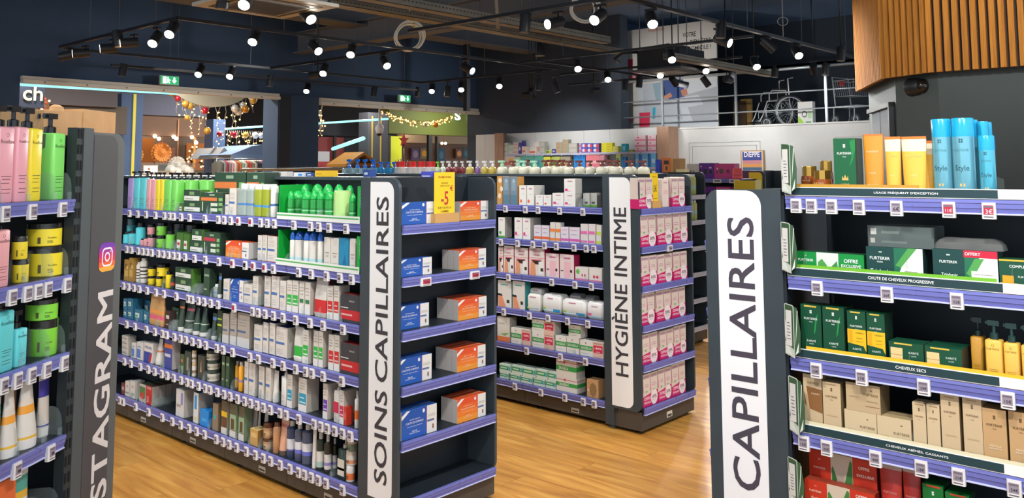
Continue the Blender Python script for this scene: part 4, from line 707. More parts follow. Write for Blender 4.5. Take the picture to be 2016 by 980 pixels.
 'vr': ('carton', 'box', 'long red box OFFRE EXCLUSIVE', carton('#c2331c', [(.33, .655, 0, 1, '#cbb9a4'), ([(.34, .15), (.42, .6), (.36, .8), (.34, .75)], '#3f7a3a'), ([(.52, .5), (.62, .95), (.65, .9), (.65, .1), (.58, .3)], '#3f7a3a'), (.38, .62, .08, .52, '#d9d0c4'), (.38, .62, .08, .2, '#d98a7c'), (.71, .97, .12, .48, '#d8c8b8')] + logo4(.16, .86, .018, '#e8b9a4'), [('FURTERER', .16, .72, .18, '#e8b9a4'), ('Vitalfan', .16, .52, .14, '#e8b9a4'), ('OFFRE', .82, .86, .16, '#f0d8cc'), ('EXCLUSIVE', .84, .74, .25, '#f0d8cc'), ('1 MOIS', .84, .36, .2, '#a83a24'), ('OFFERT', .84, .24, .22, '#a83a24')], side='#8a2416', top='#9a3a26', bold=.02)),
 'rt': ('tube', 'tube', 'translucent red tube', tube('#b3342c', '#9a2a22', [(.93, 1, '#b9a49c')], .06, None, 1.06, [('FURTERER', .5, .60, .6, '#d99a92'), ('TONUCIA', .5, .22, .5, '#d99a92')])), 'gk': ('carton', 'box', 'green box with red top strip', furt('#0f6a2c', [(.2, .85, .965, .99, '#c23a24')], (), '#dfeae0', side='#123a20')),
 # others
 'ss_bw': ('spray_bottle', 'bottle', 'clear bottle with blue pump', None), 'ss_bb': ('spray_bottle', 'bottle', 'blue liquid bottle with blue pump', None), 'ss_r': ('cap_bottle', 'bottle', 'white bottle with red cap', capb('#d6d2cb', '#d42a2a', (), .55, sec=RR, capr=.75)), 'ss_g': ('spray_bottle', 'bottle', 'pale green bottle with lime pump', spray('#c9d6b4', '#7fcf3a')), 'ss_w': ('spray_bottle', 'bottle', 'white bottle with white pump', spray('#cdd6c8', '#dcdcd8')),
 'ss_m': ('spray_bottle', 'bottle', 'dark red soap bottle', spray('#7a2a32', '#d6d4d0')), 'ss_v': ('spray_bottle', 'bottle', 'violet soap bottle', spray('#7d5a8c', '#d6d4d0')), 'ss_y': ('spray_bottle', 'bottle', 'golden soap bottle', spray('#b9a24a', '#d6d4d0')), 'ss_c': ('spray_bottle', 'bottle', 'cream bottle with brown pump', spray('#cfcab4', '#6a3329')), 'ss_cg': ('spray_bottle', 'bottle', 'cream bottle with mint pump', spray('#cfcab4', '#9fcfae')),
 'tv': ('cap_bottle', 'bottle', 'tall yellow-green bottle', capb('#b4b86a', '#dcdcd6', [(.35, .52, '#9fc0b8')], .88, sec=RR, capr=.7)),
}
def jarp(col, word):
    def f(w, d, h):
        out = jar(col, '#2b2a26', None, .24)(w, d, h)[:2]; r = w/2*.98; hb = h*.76; q = MB()
        def bend(X, Z): a = X/r - .50; return (r*1.01*math.sin(a), d/2 - r*1.01*math.cos(a), Z)
        q.text(word, 0, hb*.50, w*.26, M('#4a4620'), 0, None, 0, bend)
        for i in range(3): q.face([bend(w*(-.07 + .005*i) + X*w*.08, hb*(.32 - .06*i) + Z*hb*.012) for X, Z in ((-1,-1),(1,-1),(1,1),(-1,1))], M('#4a4620'))
        q.face([bend(-w*.36 + X*w*.04, hb*.35 + Z*hb*.18) for X, Z in ((-1,-1),(1,-1),(1,1),(-1,1))], M('#55502a'))
        out.append(('label', q)); return out
    return f
def amber(w, d, h):
    r = w/2; b = MB(); b.loft(C16, [(r*.7, r*.7, 0), (r*.95, r*.95, h*.2), (r, r, h*.5), (r*.92, r*.92, h*.66)], M('#8a4416', .12), 0, d/2)
    c = MB(); n = 20; S = [((1 if i % 2 else .95)*math.cos(2*PI*i/n), (1 if i % 2 else .95)*math.sin(2*PI*i/n)) for i in range(n)]
    c.loft(S, [(r*.84, r*.84, h*.66), (r*.84, r*.84, h*.97), (r*.8, r*.8, h)], M('#c49a4a', .22, .9), 0, d/2, smooth=False)
    q = MB(); q.text('FURTERER', 0, h*.5, w*.5, M('#d8b070'), -.0012); return [('body', b), ('lid', c), ('lettering', q)]
def clearpack(w, d, h):
    b = MB(); b.box(-w/2, w/2, 0, d, 0, h*.5, M('#2c3a36', .15)); b.box(-w/2 + .004, w/2 - .006, .003, d, h*.5, h, M('#33423d', .15))
    q = MB(); q.box(-w*.47, -w*.40, -.001, 0, h*.18, h*.42, M('#a8a49c')); q.box(-w*.47, -w*.38, .0015, .003, h*.60, h*.9, M('#c9c5bd')); q.box(-w*.3, w*.1, -.001, 0, h*.2, h*.3, M('#55655c')); q.box(-w*.3, -w*.02, .0015, .003, h*.66, h*.8, M('#6a7a70'))
    c = MB(); c.box(-w/2 - .002, w/2 + .002, -.002, d, 0, h + .003, CLEAR)
    return [('tray', b), ('label', q), ('wrapper', c)]
def bagpack(w, d, h):
    b = MB(); random.seed(5); S = rrect(.2, 2)
    b.loft(S, [(w/2, d/2, 0), (w/2*.97, d/2*.95, h*.45), (w/2*.86, d/2*.7, h*.8), (w/2*.7, d/2*.4, h)], clear('crinkled_film', '#8d8f8c', .34, .1), 0, d/2, (1, 1), False); return [(None, b)]
STY['Jy'] = ('jar', 'jar', 'wide yellow jar with black lid', jarp('#f2dc34', 'RoseBaie')); STY['Jg'] = ('jar', 'jar', 'wide green jar with black lid', jarp('#86d844', 'RoseBaie')); STY['js_y'] = ('jar', 'jar', 'small yellow jar with black lid', jarp('#f0d93a', 'RoseBaie'))
STY['aj'] = ('amber_jar', 'jar', 'small amber jar with gold lid', amber); STY['pkb'] = ('clear_pack', 'pack', 'clear pack of dark sachets', clearpack); STY['bag'] = ('plastic_bag', 'bag', 'crinkled clear plastic bag over the OFFERT box', bagpack)
STY['cl'] = ('bottle', 'bottle', 'clear bottle with flat white cap', capb(liquid('#b5c4bd', .6), '#dedede', [(.38, .46, '#4a7fb8')], .84, sec=RR, capr=.62)); STY['yg'] = ('bottle', 'bottle', 'yellow-green bottle with flat white cap', capb(liquid('#a9b53a', .7), '#dcdcda', [(.34, .42, '#4a8fc0')], .84, sec=RR, capr=.9))
STY['ss_bw'] = ('spray_bottle', 'bottle', 'clear square bottle with blue pump', pumpb(liquid('#9fc4cf', .6), pump='#1f6fd0', label=[(.05, .45, .1, .8, '#b9d6d8')], ph=.075)); STY['ss_bb'] = ('spray_bottle', 'bottle', 'blue liquid bottle with blue pump', spray(liquid('#1f8ac0', .75), '#1f6fd0'))
FR = {'G1': ((2.452, 6.0), -PI/2), 'G2': ((4.312, 6.4), -PI/2), 'R': ((2.6, 1.2), -PI/2), 'E1': ((2.452, 2.832), 0), 'E2': ((4.312, 2.832), 0), 'L': (lo, LROT), 'T2': ((4.312, 6.4), -PI/2), 'E3': ((6.41, 4.17 - .268), 0), 'T3': ((6.41, 7.4), -PI/2), 'B': ((V0 - .34, 13.0), -PI/2), 'P': ((8.6, 9.0), -PI/2), 'T1': ((2.452, 6.0), -PI/2)}
SN = ['top', 'second', 'third', 'fourth', 'fifth', 'bottom', 'lowest']
PLACE = {'G1': ', %s shelf, SOINS CAPILLAIRES gondola', 'G2': ', %s shelf, HYGIÈNE INTIME gondola', 'R': ', %s shelf, right of CAPILLAIRES sign', 'E1': ', %s end shelf, SOINS CAPILLAIRES', 'E2': ', %s end shelf, HYGIÈNE INTIME', 'L': ', %s shelf of angled left gondola', 'T2': ', on top of HYGIÈNE INTIME gondola', 'E3': ', %s white-lipped shelf', 'T3': ', on top of white-lipped gondola', 'B': ', %s shelf of white back wall unit', 'P': ', %s shelf of pink gift stand', 'T1': ', on top of SOINS CAPILLAIRES gondola'}
ORD = ['first', 'second', 'third', 'fourth', 'fifth', 'sixth', 'seventh', 'eighth', 'ninth', 'tenth', 'eleventh', 'twelfth', 'thirteenth', 'fourteenth', 'fifteenth', 'sixteenth', 'seventeenth', 'eighteenth', 'nineteenth', 'twentieth', 'twenty-first', 'twenty-second', 'twenty-third', 'twenty-fourth', 'twenty-fifth']
PROD = []
def place_item(face, k, code, x, y, z, w, d, h, level=0, row=0, turn=0):
    nm, cat, desc, fn = STY[code]
    key = (code, round(w, 3), round(d, 3), round(h, 3))
    if key not in MC:
        MC[key] = [(pn, mb.mesh(pn or nm)) for pn, mb in fn(w, d, h) if mb.f]
    (ox, oy), rot = FR[face]; c, s = math.cos(rot), math.sin(rot)
    loc = (ox + x*c - y*s, oy + x*s + y*c, z)
    rz = rot + turn
    if len(MC[key]) == 1 and MC[key][0][0] is None: o = obj(nm, MC[key][0][1], None, loc, rz)
    else:
        o = obj(nm, None, None, loc, rz)
        for pn, me in MC[key]: obj(pn, me, o)
    o['category'] = cat
    PROD.append((face, k, ('upper ' if level else '') + (['', 'second-row ', 'third-row ', 'fourth-row ', 'fifth-row ', 'sixth-row '][row]) + desc, x, z, o, cat))
    return o
def label_products():
    cnt = {}
    for p in PROD: cnt.setdefault((p[0], p[1], p[2]), []).append(p)
    for (face, k, desc), L in cnt.items():
        pl = PLACE[face]; pl = pl % SN[k] if '%s' in pl else pl
        L.sort(key=lambda p: (round(p[3], 3), p[4]))
        for i, p in enumerate(L):
            if len(L) == 1: p[5]['label'] = desc + pl
            else:
                p[5]['label'] = ('%s %s from left%s' % (ORD[i], desc, pl)); p[5]['group'] = '%s row%s' % (p[2], pl)
# more styles: left tubes, far goods
STY.update({
 'w1': ('tube', 'tube', 'white tube with pink stripe', tube('#d9d4cb', '#e4e0da', [(.02, .06, '#a83a8c'), (.62, .86, '#4f9a8c'), (.5, .62, '#d9a83a')], .12)), 'w2': ('tube', 'tube', 'pointed white tube with orange print', tube('#dcd6cc', '#e4e0da', [(.02, .06, '#e3b43a'), (.42, .55, '#eda23a'), (.55, .66, '#dccfc0')], .12, top=.5)),
 'w3': ('tube', 'tube', 'white and violet tube', tube('#cfc3b6', '#dcd8d2', [(.02, .05, '#3a4a94'), (.55, .85, '#4a4296')], .14)), 'w4': ('tube', 'tube', 'pale orange tube behind', tube('#c9966a', '#dcd6ce', [(.5, .7, '#d9803a')], .12)), 'w5': ('carton', 'box', 'orange box with white script', carton('#df6a3a', [(.6, 1, .0, .35, '#e0983a')], [('Nectar', .5, .62, .6, '#f0d8c4')])),
 'gw1': ('carton', 'box', 'white gift box with round print', carton('#cfcbc4', [([(.3 + .12*x, .4 + .2*y) for x, y in C8], '#8a8680'), (.5, .62, .2, .6, '#9a958c')])), 'gp1': ('carton', 'box', 'purple gift box with dark windows', carton('#64218c', [(.05, .14, .2, .6, '#2a1038'), (.28, .55, .3, .62, '#241a2c'), (.68, .86, .32, .55, '#241a2c'), (.68, .84, .66, .74, '#d8c9dc'), (.08, .18, .74, .82, '#d8c9dc')], side='#53187a')), 'gk1': ('carton', 'box', 'pink gift box with round windows', carton('#c83f84', [(.08, .17, .3, .75, '#8f2a5c'), ([(.35 + .12*x, .5 + .18*y) for x, y in C8], '#5c4a44'), ([(.68 + .1*x, .5 + .14*y) for x, y in C8], '#7a2c50'), (.12, .18, .6, .72, '#e8d0dc')], side='#b8326c')), 'gc1': ('gift_bag', 'bag', 'coral gift bag with bow', pouch('#ec5f62', [(.3, .4, '#d84a50')])),
 'tkb': ('carton', 'box', 'narrow blue carton', carton('#1f3fb5', [(.2, .8, .3, .7, '#2a4cc4')])), 'tko': ('carton', 'box', 'orange display carton with dark windows', carton('#dd6f1f', [(.22, .78, .55, .82, '#3a2a1c'), ([(.5 + .34*x, .28 + .25*y) for x, y in C8], '#e88a3a'), (.38, .64, .12, .42, '#5c3a1c')], side='#c9a36c')), 'tkk': ('carton', 'box', 'plain kraft carton', carton(KRAFT)), 'tkc': ('carton', 'box', 'cream pillar box', carton('#e2d69a', [(0, 1, .8, .86, '#c9bb7c')], top='#efe6b8')),
 'tyb': ('carton', 'box', 'flat yellow box', carton('#e0b41f', [(.1, .5, .3, .6, '#c99a1a')])), 'twb': ('carton', 'box', 'flat white and blue box', carton('#d6d8da', [(.5, .95, .2, .7, '#3a8ad0')])), 'tbb': ('carton', 'box', 'flat dark blue box', carton('#27488c', [(.2, .7, .3, .6, '#c9d2dc')])), 'tph': ('carton', 'box', 'flat white box with grey print', carton('#c9c5c0', [(.1, .6, .2, .8, '#8f8c8a')])), 'tbw': ('carton', 'box', 'flat violet-blue box', carton('#4a4fc0', [(.1, .9, .1, .3, '#d0d2e6')])),
})
def far(col, z=(), side=None): return carton(col, list(z), side=side)
_F = dict(fs=('white pack with grey swirl', far('#d6d4ce', [(.1, .8, .3, .5, '#a9b5a4')])), fg=('pale green pack', far('#bcd6c4', [(0, 1, .2, .5, '#d9dcd4')])), fp=('white box with pink stripe', far('#dccfc8', [(0, 1, .3, .5, '#cf8f8c')])), fv=('dark violet box', far('#4c4890', [(.2, .8, .3, .6, '#c9c6d8')])), fm=('white mixed-print box', far('#d9cfc6', [(.1, .7, .2, .5, '#cf7a6c'), (.5, .9, .6, .8, '#e0b45c')])), fo=('white box with orange print', far('#dcd4cb', [(0, .8, .1, .4, '#dd6a3c')])), fr=('white and red box', far('#d9d2cb', [(0, 1, .2, .6, '#cf4a34')])), fgr=('grey carton', far('#a9a7a0', [(.1, .9, .2, .8, '#b9b7b0')])), fgy=('small green and yellow box', far('#b5c46a', [(.1, .6, .2, .7, '#5f7a4a')])), fbr=('grey-green beige carton', far('#a59c88', [(.1, .7, .2, .6, '#c08a5c'), (.6, .9, .3, .7, '#8fa08a')])), fl=('lilac carton', far('#a89acb', [(0, 1, .2, .6, '#d05a6c')])), flp=('blue and red pack', far('#3f58b5', [([(.4 + .3*x, .5 + .35*y) for x, y in C8], '#d8d2da'), (.6, 1, .1, .8, '#c9405c')])), fye=('yellow pack', far('#e3dc2f', [(.1, .6, .3, .6, '#c9b82a')])), fyw=('yellow and white box', far('#dcd85a', [(.2, .8, .2, .6, '#e6e2b0')])), fc=('turquoise box', far('#1fb0cf', [(.3, .7, .2, .7, '#8fdbe6')])), fpk=('big pink and white pack', far('#e8cdd3', [(0, 1, 0, .35, '#e38aa6'), ([(.3 + .1*x, .65 + .14*y) for x, y in C8], '#cf5a80')])),
 fg_=0, ftl=('teal and green pack', far('#5fb0a0', [(0, .6, .2, .6, '#3f8fb0')])), fbb=('blue bottle-shaped pack', far('#2f8ad6', [(.2, .8, .7, .95, '#1f5fa0')])), fpr=('wide pink pack', far('#e2808c', [(.1, .9, .3, .5, '#e9b9bc')])), fst=('red and white striped pack', far('#d9aab4', [(.1, .25, 0, 1, '#b8506a'), (.45, .6, 0, 1, '#b8506a'), (.8, .95, 0, 1, '#b8506a')])), fbl=('light blue pack', far('#6fb5e0', [(0, .3, 0, 1, '#2f6fc0'), (.4, .9, .3, .6, '#b9dbee')])))
_F['for'] = ('orange pack', far('#e0855c', [(.1, .8, .3, .6, '#e8b090')]))
for _k, _v in _F.items():
    if _v: STY[_k] = ('pack', 'pack', _v[0], _v[1])
# ================================================================ products on the shelves
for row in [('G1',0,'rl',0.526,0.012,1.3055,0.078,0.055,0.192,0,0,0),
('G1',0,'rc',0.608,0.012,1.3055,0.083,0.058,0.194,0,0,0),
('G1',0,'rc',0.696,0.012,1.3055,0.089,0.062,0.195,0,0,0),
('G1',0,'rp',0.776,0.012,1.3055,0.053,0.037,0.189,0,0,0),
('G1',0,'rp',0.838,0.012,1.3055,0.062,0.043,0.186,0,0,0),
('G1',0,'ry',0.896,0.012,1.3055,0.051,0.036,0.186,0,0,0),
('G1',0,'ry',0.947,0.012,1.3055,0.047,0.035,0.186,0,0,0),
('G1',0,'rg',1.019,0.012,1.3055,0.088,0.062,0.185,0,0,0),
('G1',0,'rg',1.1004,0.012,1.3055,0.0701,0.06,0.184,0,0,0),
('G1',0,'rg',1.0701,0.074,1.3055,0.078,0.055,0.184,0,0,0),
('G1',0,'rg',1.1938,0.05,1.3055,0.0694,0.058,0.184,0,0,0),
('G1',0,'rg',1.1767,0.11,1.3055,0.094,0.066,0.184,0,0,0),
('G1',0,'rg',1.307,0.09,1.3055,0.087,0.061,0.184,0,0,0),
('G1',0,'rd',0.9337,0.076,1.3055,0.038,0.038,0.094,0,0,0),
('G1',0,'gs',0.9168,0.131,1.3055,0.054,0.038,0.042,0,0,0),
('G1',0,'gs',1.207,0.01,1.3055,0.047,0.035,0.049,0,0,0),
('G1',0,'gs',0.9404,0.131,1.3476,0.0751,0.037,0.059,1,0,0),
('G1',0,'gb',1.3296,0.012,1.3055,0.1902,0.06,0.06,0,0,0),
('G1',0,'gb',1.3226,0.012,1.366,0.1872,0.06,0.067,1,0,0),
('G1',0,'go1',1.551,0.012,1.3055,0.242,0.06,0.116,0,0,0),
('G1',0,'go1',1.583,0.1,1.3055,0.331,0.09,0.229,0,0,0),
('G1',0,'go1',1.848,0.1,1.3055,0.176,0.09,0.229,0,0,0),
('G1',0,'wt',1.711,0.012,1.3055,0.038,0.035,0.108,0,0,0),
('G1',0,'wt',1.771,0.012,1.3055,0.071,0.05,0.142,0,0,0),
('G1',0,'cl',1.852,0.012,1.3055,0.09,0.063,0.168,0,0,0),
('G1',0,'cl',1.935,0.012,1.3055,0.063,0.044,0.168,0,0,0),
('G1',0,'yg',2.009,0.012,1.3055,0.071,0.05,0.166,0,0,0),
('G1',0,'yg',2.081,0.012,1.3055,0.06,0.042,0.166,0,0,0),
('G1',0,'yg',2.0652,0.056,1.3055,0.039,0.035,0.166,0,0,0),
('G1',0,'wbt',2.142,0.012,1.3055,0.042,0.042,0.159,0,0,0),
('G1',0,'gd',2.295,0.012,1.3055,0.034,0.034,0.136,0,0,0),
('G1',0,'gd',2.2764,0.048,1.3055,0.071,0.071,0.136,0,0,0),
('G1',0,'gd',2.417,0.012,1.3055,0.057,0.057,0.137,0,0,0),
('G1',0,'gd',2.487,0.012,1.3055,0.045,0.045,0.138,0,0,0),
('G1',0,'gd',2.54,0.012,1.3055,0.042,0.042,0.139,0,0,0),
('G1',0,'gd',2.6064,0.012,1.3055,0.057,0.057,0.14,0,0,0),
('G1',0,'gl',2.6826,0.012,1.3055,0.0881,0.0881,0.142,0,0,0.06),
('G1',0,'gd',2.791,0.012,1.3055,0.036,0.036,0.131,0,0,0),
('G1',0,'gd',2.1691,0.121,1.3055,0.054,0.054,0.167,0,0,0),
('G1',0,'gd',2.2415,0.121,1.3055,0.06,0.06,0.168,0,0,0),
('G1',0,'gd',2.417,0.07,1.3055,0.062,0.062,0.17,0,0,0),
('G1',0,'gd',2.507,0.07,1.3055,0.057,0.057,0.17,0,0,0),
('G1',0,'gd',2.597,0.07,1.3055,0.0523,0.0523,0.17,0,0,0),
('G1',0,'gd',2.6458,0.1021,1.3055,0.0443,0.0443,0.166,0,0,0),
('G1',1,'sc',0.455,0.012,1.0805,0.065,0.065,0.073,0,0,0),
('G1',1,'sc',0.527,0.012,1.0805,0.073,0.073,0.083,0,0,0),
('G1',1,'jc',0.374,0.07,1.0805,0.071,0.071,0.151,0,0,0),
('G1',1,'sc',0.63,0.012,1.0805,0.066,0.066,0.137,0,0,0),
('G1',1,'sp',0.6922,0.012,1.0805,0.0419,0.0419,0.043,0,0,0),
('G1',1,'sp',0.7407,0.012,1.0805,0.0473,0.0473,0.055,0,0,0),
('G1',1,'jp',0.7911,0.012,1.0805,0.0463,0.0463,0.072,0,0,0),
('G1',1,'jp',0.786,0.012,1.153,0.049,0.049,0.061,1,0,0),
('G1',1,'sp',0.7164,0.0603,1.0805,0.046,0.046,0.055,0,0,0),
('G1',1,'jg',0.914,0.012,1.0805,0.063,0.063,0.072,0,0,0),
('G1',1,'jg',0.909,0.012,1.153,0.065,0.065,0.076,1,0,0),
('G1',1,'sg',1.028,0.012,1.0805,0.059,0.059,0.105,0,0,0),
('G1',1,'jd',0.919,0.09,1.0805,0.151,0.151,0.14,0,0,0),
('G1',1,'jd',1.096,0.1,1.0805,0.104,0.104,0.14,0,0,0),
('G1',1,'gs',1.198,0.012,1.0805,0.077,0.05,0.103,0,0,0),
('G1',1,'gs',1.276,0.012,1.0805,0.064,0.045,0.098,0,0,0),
('G1',1,'gb',1.392,0.012,1.0805,0.148,0.05,0.063,0,0,0),
('G1',1,'gb',1.394,0.012,1.144,0.114,0.05,0.066,1,0,0),
('G1',1,'gr1',1.56,0.012,1.0805,0.18,0.075,0.12,0,0,0),
('G1',1,'ch_o',1.826,0.012,1.0805,0.228,0.06,0.084,0,0,0),
('G1',1,'wR',2.047,0.012,1.0805,0.039,0.035,0.129,0,0,0),
('G1',1,'wR',2.091,0.012,1.0805,0.041,0.035,0.132,0,0,0),
('G1',1,'wR',2.161,0.012,1.0805,0.086,0.06,0.13,0,0,0),
('G1',1,'bd',2.3211,0.012,1.0805,0.0336,0.0336,0.163,0,0,0),
('G1',1,'bd',2.3659,0.012,1.0805,0.0546,0.0546,0.165,0,0,0),
('G1',1,'bd',2.438,0.012,1.0805,0.042,0.042,0.166,0,0,0),
('G1',1,'bd',2.485,0.012,1.0805,0.054,0.054,0.168,0,0,0),
('G1',1,'bd',2.552,0.012,1.0805,0.037,0.037,0.169,0,0,0),
('G1',1,'wc',2.625,0.012,1.0805,0.05,0.035,0.147,0,0,0),
('G1',1,'wc',2.683,0.012,1.0805,0.059,0.041,0.147,0,0,0),
('G1',1,'bc',2.753,0.012,1.0805,0.071,0.05,0.15,0,0,0),
('G1',1,'wc',2.817,0.012,1.0805,0.042,0.035,0.151,0,0,0),
('G1',2,'go',0.516,0.012,0.8515,0.063,0.044,0.131,0,0,0),
('G1',2,'go',0.582,0.012,0.8515,0.059,0.041,0.145,0,0,0),
('G1',2,'cow',0.5058,0.055,0.8515,0.048,0.048,0.094,0,0,0),
('G1',2,'cow',0.654,0.012,0.8515,0.048,0.048,0.123,0,0,0),
('G1',2,'cow',0.705,0.012,0.8515,0.053,0.053,0.151,0,0,0),
('G1',2,'jy',0.815,0.012,0.8515,0.046,0.046,0.051,0,0,0),
('G1',2,'jy',0.811,0.012,0.903,0.049,0.049,0.058,1,0,0),
('G1',2,'jy',0.92,0.012,0.8515,0.039,0.039,0.059,0,0,0),
('G1',2,'jy',0.931,0.012,0.911,0.078,0.078,0.071,1,0,0),
('G1',2,'sy',0.8108,0.092,0.8515,0.052,0.052,0.097,0,0,0),
('G1',2,'sy',1.041,0.012,0.8515,0.043,0.043,0.096,0,0,0),
('G1',2,'rd',1.102,0.012,0.8515,0.029,0.029,0.077,0,0,0),
('G1',2,'gb',1.252,0.012,0.8515,0.189,0.06,0.073,0,0,0),
('G1',2,'gb',1.248,0.012,0.925,0.189,0.06,0.06,1,0,0),
('G1',2,'dg',1.515,0.012,0.8515,0.062,0.044,0.151,0,0,0),
('G1',2,'dx',1.4649,0.058,0.8515,0.062,0.043,0.103,0,0,0),
('G1',2,'cl',1.6034,0.012,0.8515,0.0361,0.035,0.069,0,0,0),
('G1',2,'tl',1.6366,0.012,0.8515,0.0291,0.0291,0.132,0,0,0),
('G1',2,'wb',1.727,0.012,0.8515,0.061,0.03,0.107,0,0,0),
('G1',2,'ch_b',1.832,0.012,0.8515,0.125,0.06,0.113,0,0,0),
('G1',2,'wb',1.944,0.012,0.8515,0.079,0.05,0.098,0,0,0),
('G1',2,'wb',2.014,0.012,0.8515,0.051,0.06,0.146,0,0,0),
('G1',2,'wR',2.125,0.012,0.8515,0.054,0.04,0.155,0,0,0),
('G1',2,'wR',2.196,0.012,0.8515,0.067,0.06,0.161,0,0,0),
('G1',2,'wb',2.264,0.012,0.8515,0.052,0.036,0.143,0,0,0),
('G1',2,'lg',2.32,0.012,0.8515,0.044,0.035,0.15,0,0,0),
('G1',2,'lg',2.371,0.012,0.8515,0.05,0.035,0.152,0,0,0),
('G1',2,'ld',2.425,0.012,0.8515,0.041,0.035,0.154,0,0,0),
('G1',2,'ld',2.473,0.012,0.8515,0.044,0.05,0.153,0,0,0),
('G1',2,'pr',2.568,0.012,0.8515,0.094,0.04,0.178,0,0,0),
('G1',2,'rb',2.5573,0.054,0.8515,0.02,0.035,0.165,0,0,0),
('G1',2,'lr',2.653,0.012,0.8515,0.044,0.035,0.152,0,0,0),
('G1',2,'lr',2.701,0.012,0.8515,0.041,0.06,0.156,0,0,0),
('G1',2,'br',2.806,0.012,0.8515,0.142,0.05,0.127,0,0,0),
('G1',3,'tb',0.525,0.012,0.6215,0.059,0.04,0.052,0,0,0),
('G1',3,'tb',0.518,0.012,0.674,0.056,0.04,0.065,1,0,0),
('G1',3,'tb',0.594,0.012,0.6215,0.069,0.06,0.059,0,0,0),
('G1',3,'tb',0.589,0.012,0.681,0.069,0.06,0.064,1,0,0),
('G1',3,'tb',0.705,0.012,0.6215,0.108,0.03,0.067,0,0,0),
('G1',3,'tb',0.8046,0.012,0.6215,0.0617,0.04,0.069,0,0,0),
('G1',3,'tb',0.651,0.09,0.6215,0.081,0.04,0.112,0,0,0),
('G1',3,'kp',0.9244,0.012,0.6215,0.1767,0.03,0.177,0,0,0),
('G1',3,'db',1.078,0.012,0.6215,0.064,0.037,0.101,0,0,0),
('G1',3,'dg',1.095,0.05,0.6215,0.078,0.05,0.118,0,0,0),
('G1',3,'sgr',1.0011,0.051,0.6215,0.063,0.063,0.059,0,0,0),
('G1',3,'td',1.2035,0.012,0.6215,0.0514,0.0514,0.168,0,0,0),
('G1',3,'tp',1.2735,0.012,0.6215,0.0874,0.0874,0.156,0,0,0),
('G1',3,'tt',1.375,0.012,0.6215,0.064,0.064,0.148,0,0,0),
('G1',3,'tt',1.451,0.012,0.6215,0.069,0.069,0.156,0,0,0),
('G1',3,'tl',1.581,0.012,0.6215,0.04,0.04,0.139,0,0,0),
('G1',3,'yl',1.666,0.012,0.6215,0.046,0.035,0.166,0,0,0),
('G1',3,'wg',1.73,0.012,0.6215,0.066,0.046,0.154,0,0,0),
('G1',3,'wg',1.807,0.012,0.6215,0.065,0.045,0.17,0,0,0),
('G1',3,'wg',1.907,0.012,0.6215,0.117,0.07,0.178,0,0,0),
('G1',3,'wb',2.049,0.012,0.6215,0.077,0.054,0.132,0,0,0),
('G1',3,'wB',2.118,0.012,0.6215,0.047,0.07,0.153,0,0,0),
('G1',3,'wB',2.177,0.012,0.6215,0.049,0.07,0.157,0,0,0),
('G1',3,'wB',2.261,0.012,0.6215,0.096,0.09,0.147,0,0,0),
('G1',3,'pg',2.393,0.012,0.6215,0.071,0.035,0.16,0,0,0),
('G1',3,'lg',2.463,0.012,0.6215,0.048,0.05,0.156,0,0,0),
('G1',3,'lg',2.546,0.012,0.6215,0.037,0.05,0.164,0,0,0),
('G1',3,'lg',2.586,0.012,0.6215,0.034,0.05,0.166,0,0,0),
('G1',3,'prd',2.515,0.064,0.6215,0.041,0.041,0.13,0,0,0),
('G1',3,'lr',2.666,0.012,0.6215,0.039,0.05,0.16,0,0,0),
('G1',3,'lr',2.709,0.012,0.6215,0.039,0.05,0.163,0,0,0),
('G1',3,'br',2.811,0.012,0.6215,0.141,0.05,0.137,0,0,0),
('G1',4,'gy',0.537,0.012,0.3935,0.087,0.05,0.031,0,0,0),
('G1',4,'gy',0.535,0.012,0.425,0.087,0.05,0.028,1,0,0),
('G1',4,'gy',0.533,0.012,0.4535,0.087,0.05,0.028,1,0,0),
('G1',4,'gy',0.531,0.012,0.482,0.087,0.05,0.028,1,0,0),
('G1',4,'wbl',0.656,0.012,0.3935,0.057,0.04,0.09,0,0,0),
('G1',4,'wbl',0.74,0.012,0.3935,0.079,0.05,0.104,0,0,0),
('G1',4,'bwr',0.85,0.012,0.3935,0.11,0.05,0.112,0,0,0),
('G1',4,'tw',0.939,0.012,0.3935,0.071,0.071,0.144,0,0,0),
('G1',4,'bo',1.099,0.012,0.3935,0.097,0.05,0.168,0,0,0),
('G1',4,'jt',1.0139,0.064,0.3935,0.029,0.029,0.087,0,0,0),
('G1',4,'jt',1.0109,0.064,0.481,0.029,0.029,0.04,1,0,0),
('G1',4,'tw2',0.9701,0.095,0.3935,0.073,0.073,0.152,0,0,0),
('G1',4,'tg',1.268,0.012,0.3935,0.043,0.035,0.104,0,0,0),
('G1',4,'dx',1.33,0.012,0.3935,0.068,0.05,0.129,0,0,0),
('G1',4,'jt',1.382,0.012,0.3935,0.028,0.028,0.079,0,0,0),
('G1',4,'jt',1.379,0.012,0.473,0.028,0.028,0.06,1,0,0),
('G1',4,'dx2',1.48,0.012,0.3935,0.073,0.05,0.128,0,0,0),
('G1',4,'jb',1.556,0.012,0.3935,0.071,0.071,0.062,0,0,0),
('G1',4,'jb',1.554,0.012,0.456,0.071,0.071,0.048,1,0,0),
('G1',4,'jb',1.545,0.012,0.5045,0.071,0.071,0.053,1,0,0),
('G1',4,'dg',1.716,0.012,0.3935,0.032,0.035,0.161,0,0,0),
('G1',4,'dg',1.7596,0.012,0.3935,0.0346,0.035,0.162,0,0,0),
('G1',4,'yb',1.6842,0.049,0.3935,0.064,0.064,0.144,0,0,0),
('G1',4,'yb',1.7914,0.04,0.3935,0.0276,0.0276,0.138,0,0,0),
('G1',4,'yb',1.874,0.012,0.3935,0.032,0.032,0.15,0,0,0),
('G1',4,'wb',1.945,0.012,0.3935,0.037,0.05,0.163,0,0,0),
